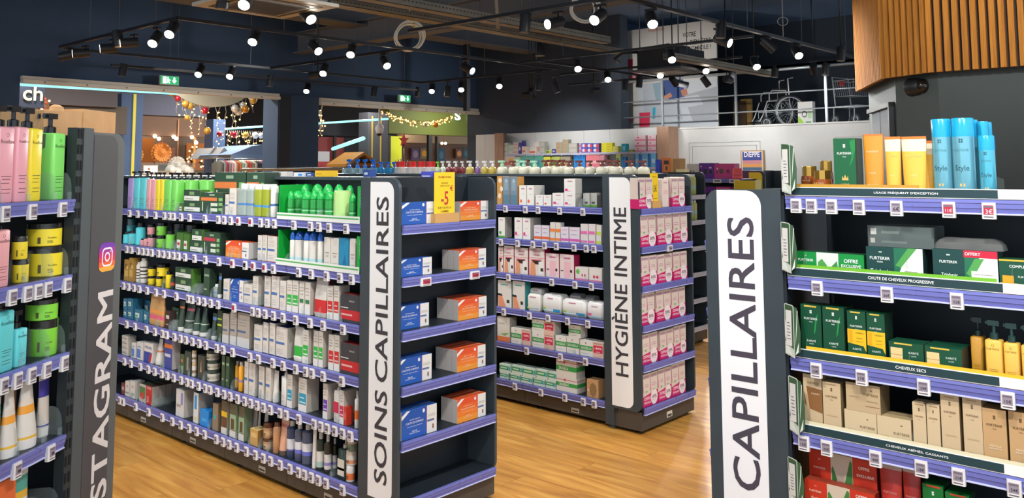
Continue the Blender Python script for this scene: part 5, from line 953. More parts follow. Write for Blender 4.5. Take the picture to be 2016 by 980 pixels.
('G1',4,'wb',1.999,0.012,0.3935,0.058,0.06,0.162,0,0,0),
('G1',4,'wb',2.087,0.012,0.3935,0.047,0.03,0.159,0,0,0),
('G1',4,'wb',2.1499,0.012,0.3935,0.0461,0.03,0.161,0,0,0),
('G1',4,'twt',2.1931,0.012,0.3935,0.0391,0.0391,0.151,0,0,0),
('G1',4,'pw',2.282,0.012,0.3935,0.042,0.035,0.139,0,0,0),
('G1',4,'lt',2.337,0.012,0.3935,0.044,0.06,0.155,0,0,0),
('G1',4,'lt',2.446,0.012,0.3935,0.067,0.07,0.155,0,0,0),
('G1',4,'lt',2.363,0.1,0.3935,0.011,0.04,0.121,0,0,0),
('G1',4,'lp',2.627,0.012,0.3935,0.036,0.06,0.159,0,0,0),
('G1',4,'pm',2.708,0.012,0.3935,0.041,0.035,0.141,0,0,0),
('G1',4,'lm',2.751,0.012,0.3935,0.032,0.08,0.148,0,0,0),
('G1',4,'rb',2.778,0.012,0.3935,0.019,0.035,0.081,0,0,0),
('G1',4,'po',2.85,0.012,0.3935,0.027,0.027,0.163,0,0,0),
('G1',5,'mr',0.527,0.012,0.1505,0.048,0.035,0.07,0,0,0),
('G1',5,'ww',0.586,0.012,0.1505,0.061,0.04,0.089,0,0,0),
('G1',5,'ww',0.657,0.012,0.1505,0.064,0.06,0.101,0,0,0),
('G1',5,'gred',0.79,0.012,0.1505,0.081,0.04,0.106,0,0,0),
('G1',5,'gred',0.79,0.054,0.1505,0.081,0.04,0.106,0,1,0),
('G1',5,'gred',0.79,0.096,0.1505,0.081,0.04,0.106,0,2,0),
('G1',5,'gred',0.79,0.138,0.1505,0.081,0.04,0.106,0,3,0),
('G1',5,'gred',0.79,0.18,0.1505,0.081,0.04,0.106,0,4,0),
('G1',5,'gred',0.79,0.222,0.1505,0.081,0.04,0.106,0,5,0),
('G1',5,'red3',0.876,0.012,0.1505,0.08,0.04,0.108,0,0,0),
('G1',5,'red3',0.876,0.054,0.1505,0.08,0.04,0.108,0,1,0),
('G1',5,'red3',0.876,0.096,0.1505,0.08,0.04,0.108,0,2,0),
('G1',5,'red3',0.876,0.138,0.1505,0.08,0.04,0.108,0,3,0),
('G1',5,'red3',0.876,0.18,0.1505,0.08,0.04,0.108,0,4,0),
('G1',5,'wlav',1.255,0.012,0.1505,0.093,0.07,0.15,0,0,0),
('G1',5,'wbb',1.435,0.012,0.1505,0.052,0.09,0.163,0,0,0),
('G1',5,'blb',1.53,0.012,0.1505,0.091,0.06,0.084,0,0,0),
('G1',5,'bs',1.646,0.012,0.1505,0.056,0.03,0.139,0,0,0),
('G1',5,'byw',1.738,0.012,0.1505,0.058,0.05,0.171,0,0,0),
('G1',5,'bgw',1.824,0.012,0.1505,0.059,0.051,0.17,0,0,0),
('G1',5,'bgw',1.908,0.012,0.1505,0.052,0.047,0.172,0,0,0),
('G1',5,'sv',1.8461,0.064,0.1505,0.048,0.048,0.173,0,0,0),
('G1',5,'sv',1.915,0.06,0.1505,0.054,0.054,0.186,0,0,0),
('G1',5,'sv',1.97,0.07,0.1505,0.019,0.019,0.191,0,0,0),
('G1',5,'sv',1.992,0.09,0.1505,0.037,0.037,0.178,0,0,0),
('G1',5,'gx',2.029,0.012,0.1505,0.071,0.06,0.08,0,0,0),
('G1',5,'jbr',2.122,0.012,0.1505,0.056,0.056,0.054,0,0,0),
('G1',5,'jbr',2.121,0.012,0.205,0.055,0.055,0.071,1,0,0),
('G1',5,'bbr',2.2059,0.012,0.1505,0.0412,0.0412,0.146,0,0,0),
('G1',5,'trs',2.2601,0.012,0.1505,0.0662,0.0662,0.166,0,0,0),
('G1',5,'bl1',2.327,0.012,0.1505,0.057,0.057,0.174,0,0,0),
('G1',5,'bl2',2.394,0.012,0.1505,0.052,0.052,0.174,0,0,0),
('G1',5,'bl2',2.456,0.012,0.1505,0.06,0.06,0.182,0,0,0),
('G1',5,'twt',2.5321,0.012,0.1505,0.0267,0.0267,0.172,0,0,0),
('G1',5,'gw',2.5689,0.012,0.1505,0.0457,0.0457,0.168,0,0,0),
('G1',5,'gw2',2.629,0.012,0.1505,0.037,0.037,0.169,0,0,0),
('G1',5,'gw2',2.637,0.05,0.1505,0.025,0.025,0.147,0,0,0),
('G1',5,'gw3',2.7496,0.012,0.1505,0.0506,0.06,0.133,0,0,0),
('G1',5,'jor',2.7964,0.012,0.1505,0.0416,0.0416,0.07,0,0,0),
('G1',5,'jgr',2.796,0.012,0.221,0.052,0.052,0.063,1,0,0),
('G1',5,'jgg',2.803,0.012,0.2845,0.052,0.052,0.042,1,0,0),
('G2',0,'kk',2.423,0.012,1.3055,0.048,0.07,0.19,0,0,0),
('G2',0,'kb',2.484,0.012,1.3055,0.061,0.07,0.188,0,0,0),
('G2',0,'kb',2.552,0.012,1.3055,0.063,0.07,0.187,0,0,0),
('G2',0,'io',2.632,0.012,1.3055,0.061,0.07,0.13,0,0,0),
('G2',0,'io',2.699,0.012,1.3055,0.061,0.11,0.13,0,0,0),
('G2',0,'io',2.776,0.012,1.3055,0.062,0.06,0.068,0,0,0),
('G2',0,'io',2.844,0.012,1.3055,0.063,0.07,0.069,0,0,0),
('G2',0,'ip',2.933,0.012,1.3055,0.091,0.07,0.084,0,0,0),
('G2',0,'ip',3.028,0.012,1.3055,0.089,0.07,0.082,0,0,0),
('G2',0,'ip',3.029,0.012,1.388,0.089,0.07,0.093,1,0,0),
('G2',0,'ik',3.132,0.05,1.3055,0.05,0.05,0.086,0,0,0),
('G2',0,'ik',3.181,0.06,1.3055,0.05,0.05,0.087,0,0,0),
('G2',1,'ig',2.44,0.012,1.0805,0.059,0.07,0.136,0,0,0),
('G2',1,'ip',2.591,0.012,1.0805,0.067,0.07,0.14,0,0,0),
('G2',1,'ip',2.664,0.012,1.0805,0.065,0.11,0.141,0,0,0),
('G2',1,'lo',2.758,0.012,1.0805,0.059,0.05,0.096,0,0,0),
('G2',1,'lo',2.825,0.012,1.0805,0.063,0.05,0.097,0,0,0),
('G2',1,'ob',2.884,0.012,1.0805,0.041,0.04,0.054,0,0,0),
('G2',1,'ob',2.887,0.012,1.135,0.041,0.04,0.065,1,0,0),
('G2',1,'ob',2.929,0.012,1.0805,0.038,0.04,0.053,0,0,0),
('G2',1,'ob',2.931,0.012,1.134,0.04,0.04,0.066,1,0,0),
('G2',1,'lpk',2.985,0.012,1.0805,0.062,0.05,0.094,0,0,0),
('G2',1,'lpk',3.063,0.012,1.0805,0.081,0.05,0.094,0,0,0),
('G2',1,'pb',3.14,0.012,1.0805,0.056,0.04,0.052,0,0,0),
('G2',1,'pb',3.141,0.012,1.133,0.056,0.04,0.067,1,0,0),
('G2',1,'pb',3.199,0.012,1.0805,0.051,0.04,0.053,0,0,0),
('G2',1,'pb',3.201,0.012,1.134,0.053,0.04,0.067,1,0,0),
('G2',1,'yb2',3.251,0.012,1.0805,0.037,0.04,0.053,0,0,0),
('G2',1,'yb2',3.254,0.012,1.134,0.037,0.04,0.064,1,0,0),
('G2',2,'un',2.432,0.012,0.8515,0.045,0.06,0.167,0,0,0),
('G2',2,'un',2.505,0.012,0.8515,0.088,0.06,0.179,0,0,0),
('G2',2,'un',2.616,0.012,0.8515,0.117,0.06,0.172,0,0,0),
('G2',2,'un',2.751,0.012,0.8515,0.131,0.06,0.18,0,0,0),
('G2',2,'un2',2.882,0.012,0.8515,0.108,0.06,0.15,0,0,0),
('G2',2,'un2',3.0,0.012,0.8515,0.113,0.06,0.151,0,0,0),
('G2',2,'lgr',3.117,0.012,0.8515,0.1,0.05,0.08,0,0,0),
('G2',2,'lw',3.223,0.012,0.8515,0.097,0.05,0.082,0,0,0),
('G2',3,'ut',2.466,0.012,0.6215,0.124,0.06,0.175,0,0,0),
('G2',3,'ut',2.5922,0.012,0.6215,0.1079,0.06,0.181,0,0,0),
('G2',3,'swt',2.721,0.012,0.6215,0.107,0.047,0.108,0,0,0),
('G2',3,'swt',2.6948,0.06,0.6849,0.0959,0.09,0.076,1,0,0),
('G2',3,'sw',2.869,0.012,0.6215,0.15,0.1,0.122,0,0,0),
('G2',3,'sw',3.049,0.012,0.6215,0.184,0.1,0.107,0,0,0),
('G2',3,'sw2',3.213,0.012,0.6215,0.118,0.1,0.108,0,0,0),
('G2',3,'sw2',2.975,0.12,0.6215,0.089,0.08,0.123,0,0,0),
('G2',3,'sw2',3.081,0.13,0.6215,0.071,0.08,0.119,0,0,0),
('G2',4,'wo',2.454,0.012,0.3935,0.112,0.07,0.16,0,0,0),
('G2',4,'sap',2.607,0.012,0.3935,0.168,0.07,0.101,0,0,0),
('G2',4,'sap',2.798,0.012,0.3935,0.178,0.07,0.095,0,0,0),
('G2',4,'sap',2.799,0.012,0.489,0.186,0.07,0.083,1,0,0),
('G2',4,'sa',2.945,0.012,0.3935,0.085,0.07,0.096,0,0,0),
('G2',4,'sa',3.042,0.012,0.3935,0.099,0.07,0.1,0,0,0),
('G2',4,'sa',3.056,0.012,0.494,0.095,0.07,0.076,1,0,0),
('G2',4,'sap',3.187,0.012,0.3935,0.177,0.07,0.094,0,0,0),
('G2',5,'sal',2.458,0.012,0.1505,0.077,0.06,0.04,0,0,0),
('G2',5,'sal',2.4649,0.012,0.191,0.0971,0.06,0.054,1,0,0),
('G2',5,'sal',2.5571,0.012,0.1505,0.0861,0.06,0.045,0,0,0),
('G2',5,'sal',2.574,0.012,0.196,0.088,0.06,0.056,1,0,0),
('G2',5,'sal',2.657,0.012,0.1505,0.097,0.06,0.044,0,0,0),
('G2',5,'sal',2.678,0.012,0.195,0.108,0.06,0.058,1,0,0),
('G2',5,'sal',2.764,0.012,0.1505,0.097,0.06,0.048,0,0,0),
('G2',5,'sal',2.788,0.012,0.199,0.092,0.06,0.058,1,0,0),
('G2',5,'sal',2.86,0.012,0.1505,0.08,0.06,0.05,0,0,0),
('G2',5,'sal',2.8737,0.012,0.201,0.0639,0.06,0.056,1,0,0),
('G2',5,'sab',2.989,0.012,0.1505,0.163,0.09,0.087,0,0,0),
('G2',5,'sab',2.9862,0.012,0.238,0.1599,0.09,0.111,1,0,0),
('G2',5,'krf',3.19,0.012,0.1505,0.087,0.07,0.106,0,0,0),
('E1',0,'ch_b',0.13,0.03,1.3055,0.206,0.045,0.096,0,0,0),
('E1',0,'ch_o',0.504,0.05,1.3055,0.194,0.04,0.088,0,0,0),
('E1',1,'ch_b',0.112,0.03,1.0805,0.191,0.04,0.075,0,0,0),
('E1',1,'ch_o',0.46,0.02,1.0805,0.181,0.036,0.089,0,0,0),
('E1',1,'ch_o',0.46,0.058,1.0805,0.181,0.036,0.089,0,1,0),
('E1',1,'ch_o',0.46,0.096,1.0805,0.181,0.036,0.089,0,2,0),
('E1',2,'ch_b',0.119,0.05,0.8515,0.181,0.04,0.1,0,0,0),
('E1',2,'ch_b',0.119,0.092,0.8515,0.181,0.04,0.1,0,1,0),
('E1',2,'ch_o',0.459,0.02,0.8515,0.19,0.034,0.093,0,0,0),
('E1',2,'ch_o',0.459,0.056,0.8515,0.19,0.034,0.093,0,1,0),
('E1',2,'ch_o',0.459,0.092,0.8515,0.19,0.034,0.093,0,2,0),
('E1',2,'ch_o',0.459,0.128,0.8515,0.19,0.034,0.093,0,3,0),
('E1',3,'ch_b',0.11,0.03,0.6215,0.198,0.04,0.109,0,0,0),
('E1',3,'ch_b',0.11,0.072,0.6215,0.198,0.04,0.109,0,1,0),
('E1',3,'ch_o',0.452,0.02,0.6215,0.189,0.034,0.099,0,0,0),
('E1',3,'ch_o',0.452,0.056,0.6215,0.189,0.034,0.099,0,1,0),
('E1',3,'ch_o',0.452,0.092,0.6215,0.189,0.034,0.099,0,2,0),
('E1',3,'ch_o',0.452,0.128,0.6215,0.189,0.034,0.099,0,3,0),
('E1',4,'ch_b',0.129,0.02,0.3935,0.205,0.04,0.119,0,0,0),
('E1',4,'ch_b',0.129,0.062,0.3935,0.205,0.04,0.119,0,1,0),
('E1',4,'ch_o',0.453,0.02,0.3935,0.188,0.034,0.105,0,0,0),
('E1',4,'ch_o',0.453,0.056,0.3935,0.188,0.034,0.105,0,1,0),
('E1',4,'ch_o',0.453,0.092,0.3935,0.188,0.034,0.105,0,2,0),
('E2',0,'duo',0.073,0.012,1.3055,0.162,0.055,0.184,0,0,0),
('E2',0,'wpk',0.3319,0.03,1.3055,0.0811,0.05,0.174,0,0,0),
('E2',0,'duo',0.4521,0.012,1.3055,0.1582,0.055,0.183,0,0,0),
('E2',1,'duo',0.095,0.012,1.0805,0.171,0.055,0.182,0,0,0),
('E2',1,'duo',0.282,0.012,1.0805,0.172,0.055,0.185,0,0,0),
('E2',1,'duo',0.465,0.012,1.0805,0.178,0.055,0.186,0,0,0),
('E2',2,'duo',0.103,0.015,0.8515,0.171,0.055,0.173,0,0,0),
('E2',2,'duo',0.275,0.012,0.8515,0.168,0.055,0.169,0,0,0),
('E2',2,'duo',0.455,0.012,0.8515,0.17,0.055,0.17,0,0,0),
('E2',3,'duo',0.081,0.02,0.6215,0.163,0.055,0.183,0,0,0),
('E2',3,'duo',0.264,0.02,0.6215,0.169,0.055,0.182,0,0,0),
('E2',3,'duo',0.439,0.02,0.6215,0.166,0.055,0.179,0,0,0),
('E2',4,'duo',0.103,0.02,0.3935,0.169,0.055,0.174,0,0,0),
('E2',4,'duo',0.292,0.02,0.3935,0.158,0.055,0.168,0,0,0),
('E2',4,'duo',0.449,0.02,0.3935,0.144,0.055,0.174,0,0,0),
('E2',5,'duo',0.101,0.02,0.1505,0.158,0.055,0.187,0,0,0),
('E2',5,'duo',0.262,0.02,0.1505,0.148,0.055,0.188,0,0,0),
('E2',5,'duo',0.422,0.02,0.1505,0.161,0.055,0.192,0,0,0),
('R',0,'aj',0.066,0.04,1.4595,0.054,0.054,0.034,0,0,0),
('R',0,'aj',0.132,0.03,1.4595,0.063,0.063,0.079,0,0,0),
('R',0,'aj',0.058,0.11,1.4595,0.054,0.054,0.093,0,0,0),
('R',0,'aj',0.112,0.12,1.4595,0.043,0.043,0.11,0,0,0),
('R',0,'f5',0.221,0.012,1.4595,0.066,0.06,0.177,0,0,0),
('R',0,'ot',0.297,0.02,1.4595,0.059,0.045,0.188,0,0,0),
('R',0,'yt',0.353,0.02,1.4595,0.045,0.045,0.179,0,0,0),
('R',0,'yt',0.412,0.02,1.4595,0.068,0.045,0.178,0,0,0),
('R',0,'yt',0.433,0.075,1.4595,0.05,0.045,0.166,0,0,0),
('R',0,'ae',0.485,0.03,1.4595,0.053,0.053,0.226,0,0,0),
('R',0,'ae',0.543,0.02,1.4595,0.058,0.058,0.226,0,0,0),
('R',0,'ae2',0.5552,0.09,1.4595,0.0279,0.0279,0.223,0,0,0),
('R',0,'ae2',0.5838,0.08,1.4595,0.0279,0.0279,0.217,0,0,0),
('R',0,'ae2',0.585,0.13,1.4595,0.023,0.023,0.216,0,0,0),
('R',0,'aes',0.603,0.02,1.4595,0.041,0.041,0.175,0,0,0),
('R',1,'vf',0.154,0.03,1.2115,0.212,0.05,0.075,0,0,0),
('R',1,'tf',0.347,0.03,1.2115,0.159,0.06,0.102,0,0,0),
('R',1,'pkb',0.3644,0.04,1.314,0.1812,0.1,0.059,1,0,0),
('R',1,'tfo',0.5376,0.02,1.2115,0.1642,0.06,0.107,0,0,0),
('R',1,'bag',0.545,0.03,1.319,0.175,0.06,0.031,1,0,0),
('R',1,'cx',0.665,0.02,1.2115,0.085,0.06,0.089,0,0,0),
('R',2,'fk',0.099,0.012,0.9655,0.064,0.06,0.161,0,0,0),
('R',2,'fk',0.168,0.012,0.9655,0.065,0.08,0.161,0,0,0),
('R',2,'fy',0.237,0.012,0.9655,0.054,0.06,0.156,0,0,0),
('R',2,'fy',0.293,0.012,0.9655,0.051,0.07,0.155,0,0,0),
('R',2,'ff',0.375,0.012,0.9655,0.094,0.07,0.082,0,0,0),
('R',2,'ff',0.473,0.012,0.9655,0.095,0.09,0.082,0,0,0),
('R',2,'pyd',0.549,0.05,0.9655,0.032,0.05,0.115,0,0,0),
('R',2,'py',0.599,0.012,0.9655,0.042,0.04,0.118,0,0,0),
('R',2,'py',0.641,0.012,0.9655,0.037,0.04,0.115,0,0,0),
('R',2,'py',0.682,0.012,0.9655,0.036,0.04,0.114,0,0,0),
('R',3,'bgc',0.096,0.012,0.7425,0.058,0.06,0.173,0,0,0),
('R',3,'bg',0.155,0.012,0.7425,0.054,0.07,0.159,0,0,0),
('R',3,'bf',0.238,0.012,0.7425,0.093,0.07,0.089,0,0,0),
('R',3,'bw',0.248,0.012,0.832,0.099,0.08,0.08,1,0,0),
('R',3,'bf',0.333,0.012,0.7425,0.094,0.07,0.089,0,0,0),
('R',3,'bgs',0.403,0.012,0.7425,0.035,0.05,0.143,0,0,0),
('R',3,'bgs',0.44,0.012,0.7425,0.034,0.05,0.144,0,0,0),
('R',3,'bg',0.484,0.012,0.7425,0.047,0.06,0.178,0,0,0),
('R',3,'bg',0.54,0.012,0.7425,0.047,0.06,0.179,0,0,0),
('R',3,'bgt',0.593,0.012,0.7425,0.057,0.06,0.159,0,0,0),
('R',3,'bgt',0.655,0.012,0.7425,0.056,0.06,0.162,0,0,0),
('R',4,'vr',0.16,0.06,0.4955,0.204,0.05,0.183,0,0,0),
('R',4,'vr',0.165,0.015,0.4955,0.209,0.04,0.105,0,0,0),
('R',4,'rt',0.305,0.03,0.4955,0.06,0.045,0.189,0,0,0),
('R',4,'rt',0.363,0.03,0.4955,0.048,0.045,0.192,0,0,0),
('R',4,'gk',0.43,0.012,0.4955,0.054,0.06,0.172,0,0,0),
('R',4,'gk',0.492,0.01,0.4955,0.06,0.06,0.163,0,0,0),
('L',0,'Rp',-0.401,0.012,1.4605,0.057,0.075,0.213,0,0,0),
('L',0,'Rp',-0.332,0.012,1.4605,0.073,0.075,0.212,0,0,0),
('L',0,'Rp',-0.263,0.012,1.4605,0.056,0.075,0.215,0,0,0),
('L',0,'Ry',-0.191,0.02,1.4605,0.059,0.075,0.214,0,0,0),
('L',0,'Ry',0.0667,0.172,1.4605,0.019,0.07,0.22,0,0,0),
('L',0,'Rg',-0.013,0.1,1.4605,0.032,0.07,0.209,0,0,0),
('L',0,'Rg',-0.082,0.02,1.4605,0.064,0.075,0.204,0,0,0),
('L',1,'Tp',-0.328,0.012,1.2295,0.062,0.05,0.157,0,0,0),
('L',1,'js_y',-0.224,0.012,1.2295,0.045,0.045,0.066,0,0,0),
('L',1,'js_y',-0.233,0.012,1.296,0.043,0.043,0.065,1,0,0),
('L',1,'Jy',-0.074,0.012,1.2295,0.101,0.101,0.091,0,0,0),
('L',1,'Jy',-0.081,0.012,1.321,0.101,0.101,0.068,1,0,0),
('L',1,'Sy',-0.003,0.05,1.2295,0.017,0.05,0.089,0,0,0),
('L',2,'Tc',-0.353,0.012,0.9955,0.037,0.05,0.182,0,0,0),
('L',2,'Tc',-0.297,0.012,0.9955,0.068,0.05,0.165,0,0,0),
('L',2,'Sc',-0.231,0.012,0.9955,0.049,0.045,0.105,0,0,0),
('L',2,'Jg',-0.082,0.012,0.9955,0.081,0.081,0.105,0,0,0),
('L',2,'Jg',-0.084,0.012,1.101,0.091,0.091,0.061,1,0,0),
('L',2,'Sg',-0.018,0.04,0.9955,0.027,0.05,0.1,0,0,0),
('L',3,'w1',-0.313,0.012,0.7495,0.058,0.041,0.175,0,0,0),
('L',3,'w2',-0.243,0.012,0.7495,0.07,0.049,0.186,0,0,0),
('L',3,'w2',-0.16,0.012,0.7495,0.088,0.062,0.199,0,0,0),
('L',3,'w3',-0.058,0.04,0.7495,0.049,0.035,0.19,0,0,0),
('L',3,'w4',-0.095,0.12,0.7495,0.054,0.038,0.142,0,0,0),
('L',4,'w5',-0.276,0.012,0.5105,0.087,0.06,0.187,0,0,0),
('L',4,'w1',-0.157,0.06,0.5105,0.039,0.035,0.165,0,0,0),
('L',4,'w1',-0.183,0.012,0.5105,0.058,0.04,0.19,0,0,0),
('T2',0,'ss_bw',0.4988,0.18,1.5105,0.1349,0.06,0.046,0,0,0),
('T2',0,'ss_bw',0.6122,0.18,1.5105,0.0909,0.06,0.046,0,0,0),
('T2',0,'ss_bw',0.712,0.18,1.5105,0.0904,0.06,0.045,0,0,0),
('T2',0,'ss_bw',0.789,0.2,1.5105,0.0624,0.06,0.045,0,0,0),
('T2',0,'ss_bb',0.7352,0.262,1.5105,0.062,0.062,0.095,0,0,0),
('T2',0,'ss_bb',0.825,0.26,1.5105,0.062,0.062,0.097,0,0,0),
('T2',0,'ss_bb',0.988,0.2,1.5105,0.061,0.061,0.094,0,0,0),
('T2',0,'ss_bb',0.999,0.26,1.5105,0.057,0.057,0.094,0,0,0),
('T2',0,'ss_r',1.13,0.2,1.5105,0.076,0.076,0.097,0,0,0),
('T2',0,'ss_r',1.261,0.2,1.5105,0.079,0.079,0.095,0,0,0),
('T2',0,'ss_r',1.384,0.2,1.5105,0.066,0.066,0.094,0,0,0),
('T2',0,'ss_r',1.492,0.2,1.5105,0.073,0.073,0.094,0,0,0),
('T2',0,'ss_g',1.588,0.2,1.5105,0.039,0.039,0.093,0,0,0),
('T2',0,'ss_w',1.598,0.24,1.5105,0.046,0.046,0.097,0,0,0),
('T2',0,'ss_m',1.704,0.2,1.5105,0.057,0.057,0.096,0,0,0),
('T2',0,'ss_m',1.78,0.2,1.5105,0.053,0.053,0.095,0,0,0),
('T2',0,'ss_m',1.794,0.26,1.5105,0.042,0.042,0.095,0,0,0),
('T2',0,'ss_y',1.923,0.2,1.5105,0.063,0.063,0.096,0,0,0),
('T2',0,'ss_v',1.974,0.24,1.5105,0.041,0.041,0.095,0,0,0),
('T2',0,'ss_y',2.079,0.2,1.5105,0.058,0.058,0.094,0,0,0),
('T2',0,'ss_y',2.156,0.2,1.5105,0.058,0.058,0.094,0,0,0),
('T2',0,'ss_cg',2.241,0.2,1.5105,0.079,0.079,0.095,0,0,0),
('T2',0,'ss_c',2.33,0.22,1.5105,0.074,0.074,0.094,0,0,0),
('T2',0,'ss_cg',2.449,0.2,1.5105,0.073,0.073,0.093,0,0,0),
('T2',0,'ss_cg',2.531,0.22,1.5105,0.076,0.076,0.092,0,0,0),
('T2',0,'ss_c',2.649,0.2,1.5105,0.075,0.075,0.093,0,0,0),
('T2',0,'ss_c',2.75,0.2,1.5105,0.081,0.081,0.092,0,0,0),
('T2',0,'ss_c',2.852,0.2,1.5105,0.07,0.07,0.089,0,0,0),
('T2',0,'ss_c',2.927,0.22,1.5105,0.07,0.07,0.089,0,0,0),
('T2',0,'ss_c',3.03,0.2,1.5105,0.065,0.065,0.088,0,0,0),
('T2',0,'ss_c',3.119,0.2,1.5105,0.09,0.09,0.088,0,0,0),
('T2',0,'ss_c',3.232,0.2,1.5105,0.089,0.089,0.087,0,0,0),
('T2',0,'ss_c',3.34,0.2,1.5105,0.085,0.085,0.085,0,0,0),
('T2',0,'ss_c',3.438,0.2,1.5105,0.081,0.081,0.084,0,0,0),
('T2',0,'ss_c',2.333,0.38,1.5105,0.065,0.065,0.1,0,0,0),
('T2',0,'ss_c',2.55,0.38,1.5105,0.071,0.071,0.098,0,0,0),
('T2',0,'ss_c',2.656,0.38,1.5105,0.07,0.07,0.097,0,0,0),
('T2',0,'ss_c',3.058,0.38,1.5105,0.073,0.073,0.093,0,0,0),
('T2',0,'ss_cg',2.236,0.38,1.5105,0.073,0.073,0.101,0,0,0),
('E3',0,'tv',0.353,0.03,1.3055,0.047,0.05,0.184,0,0,0),
('E3',0,'tv',0.408,0.03,1.3055,0.052,0.05,0.184,0,0,0),
('E3',0,'tv',0.469,0.03,1.3055,0.057,0.05,0.183,0,0,0),
('E3',1,'tv',0.378,0.03,1.0805,0.047,0.05,0.178,0,0,0),
('E3',1,'tv',0.429,0.03,1.0805,0.043,0.05,0.177,0,0,0),
('E3',1,'tv',0.481,0.03,1.0805,0.048,0.05,0.175,0,0,0),
('E3',2,'tv',0.388,0.03,0.8515,0.052,0.05,0.173,0,0,0),
('E3',3,'tv',0.388,0.03,0.6215,0.047,0.05,0.175,0,0,0),
('P',0,'gw1',4.056,0.012,1.4235,0.154,0.1,0.166,0,0,0),
('P',0,'gp1',4.229,0.012,1.4235,0.183,0.12,0.175,0,0,0),
('P',0,'gk1',4.447,0.012,1.4235,0.245,0.12,0.167,0,0,0),
('P',0,'gc1',4.619,-0.04,1.4235,0.106,0.05,0.117,0,0,0),
('P',1,'gp1',4.254,0.012,1.1635,0.15,0.12,0.17,0,0,0),
('P',1,'gk1',4.422,0.012,1.1635,0.171,0.12,0.171,0,0,0),
('T3',0,'tkb',3.274,0.16,1.5105,0.046,0.1,0.111,0,0,0),
('T3',0,'tko',3.364,0.16,1.5105,0.0894,0.0894,0.124,0,0,0),
('T3',0,'tkk',3.442,0.2,1.5105,0.0654,0.1,0.119,0,0,0),
('T3',0,'tkc',3.598,0.0,1.5105,0.08,0.08,0.025,0,0,0),
('T1',0,'tyb',2.31,0.2,1.5105,0.117,0.06,0.031,0,0,0),
('T1',0,'twb',2.1005,0.2,1.5105,0.0824,0.05,0.022,0,0,0),
('T1',0,'tbb',2.1755,0.22,1.5105,0.0664,0.03,0.02,0,0,0),
('T1',0,'tbb',2.676,0.2,1.5105,0.05,0.04,0.036,0,0,0),
('T1',0,'tph',1.922,0.2,1.5105,0.146,0.04,0.026,0,0,0),
('T1',0,'tbw',3.106,0.2,1.5105,0.067,0.05,0.026,0,0,0),
('B',0,'fs',0.033,0.012,1.8605,0.204,0.12,0.146,0,0,0),
('B',0,'fs',0.034,0.012,2.007,0.204,0.12,0.109,1,0,0),
('B',0,'fs',0.224,0.012,1.8605,0.156,0.12,0.143,0,0,0),
('B',0,'fs',0.224,0.012,2.004,0.156,0.12,0.108,1,0,0),
('B',0,'fg',0.388,0.012,1.8605,0.139,0.1,0.121,0,0,0),
('B',0,'fg',0.388,0.012,1.982,0.139,0.1,0.088,1,0,0),
('B',0,'fp',0.538,0.012,1.8605,0.152,0.1,0.103,0,0,0),
('B',0,'fp',0.538,0.012,1.964,0.152,0.1,0.073,1,0,0),
('B',0,'fp',0.539,0.012,2.0375,0.152,0.1,0.074,1,0,0),
('B',0,'fv',0.658,0.012,1.8605,0.072,0.05,0.248,0,0,0),
('B',0,'fm',0.7892,0.012,1.8605,0.1449,0.11,0.157,0,0,0),
('B',0,'fv',0.6768,0.1,1.8605,0.0789,0.065,0.293,0,0,0),
('B',0,'fo',1.042,0.012,1.8605,0.184,0.067,0.141,0,0,0),
('B',0,'fr',1.074,0.08,1.8605,0.161,0.11,0.246,0,0,0),
('B',0,'fgr',1.262,0.05,1.8605,0.147,0.103,0.137,0,0,0),
('B',0,'fgr',1.263,0.05,1.998,0.147,0.103,0.119,1,0,0),
('B',0,'fgy',1.463,0.012,1.8605,0.178,0.11,0.069,0,0,0),
('B',0,'fv',1.6136,0.012,1.8605,0.0907,0.066,0.092,0,0,0),
('B',0,'fbr',1.7393,0.03,1.8605,0.159,0.11,0.085,0,0,0),
('B',0,'fbr',1.7378,0.03,1.946,0.1593,0.11,0.074,1,0,0),
('B',0,'fbr',1.739,0.03,2.0205,0.1598,0.11,0.074,1,0,0),
('B',0,'fbr',1.8941,0.05,1.8605,0.1493,0.108,0.078,0,0,0),
('B',0,'fbr',1.8944,0.05,1.939,0.1486,0.108,0.068,1,0,0),
('B',0,'fbr',1.8957,0.05,2.0075,0.1473,0.108,0.068,1,0,0),
('B',0,'fbr',1.8951,0.05,2.076,0.1512,0.108,0.068,1,0,0),
('B',0,'fgr',2.121,0.012,1.8605,0.23,0.11,0.102,0,0,0),
('B',0,'fgr',2.122,0.012,1.963,0.231,0.11,0.097,1,0,0),
('B',0,'fl',2.312,0.012,1.8605,0.056,0.039,0.099,0,0,0),
('B',0,'fl',2.314,0.012,1.96,0.056,0.039,0.096,1,0,0),
('B',0,'flp',2.414,0.012,1.8605,0.135,0.095,0.097,0,0,0),
('B',0,'flp',2.416,0.012,1.958,0.135,0.095,0.095,1,0,0),
('B',0,'flp',2.554,0.012,1.8605,0.136,0.095,0.094,0,0,0),
('B',0,'flp',2.555,0.012,1.955,0.136,0.095,0.095,1,0,0),
('B',0,'flp',2.707,0.012,1.8605,0.157,0.11,0.091,0,0,0),
('B',0,'flp',2.709,0.012,1.952,0.157,0.11,0.095,1,0,0),
('B',0,'fye',2.911,0.012,1.8605,0.123,0.086,0.042,0,0,0),
('B',0,'fye',2.911,0.012,1.903,0.123,0.086,0.049,1,0,0),
('B',0,'fye',2.912,0.012,1.9525,0.123,0.086,0.049,1,0,0),
('B',0,'fye',2.913,0.012,2.002,0.123,0.086,0.048,1,0,0),
('B',0,'fye',3.046,0.012,1.8605,0.136,0.095,0.04,0,0,0),
('B',0,'fye',3.047,0.012,1.901,0.136,0.095,0.048,1,0,0),
('B',0,'fye',3.048,0.012,1.9495,0.136,0.095,0.049,1,0,0),
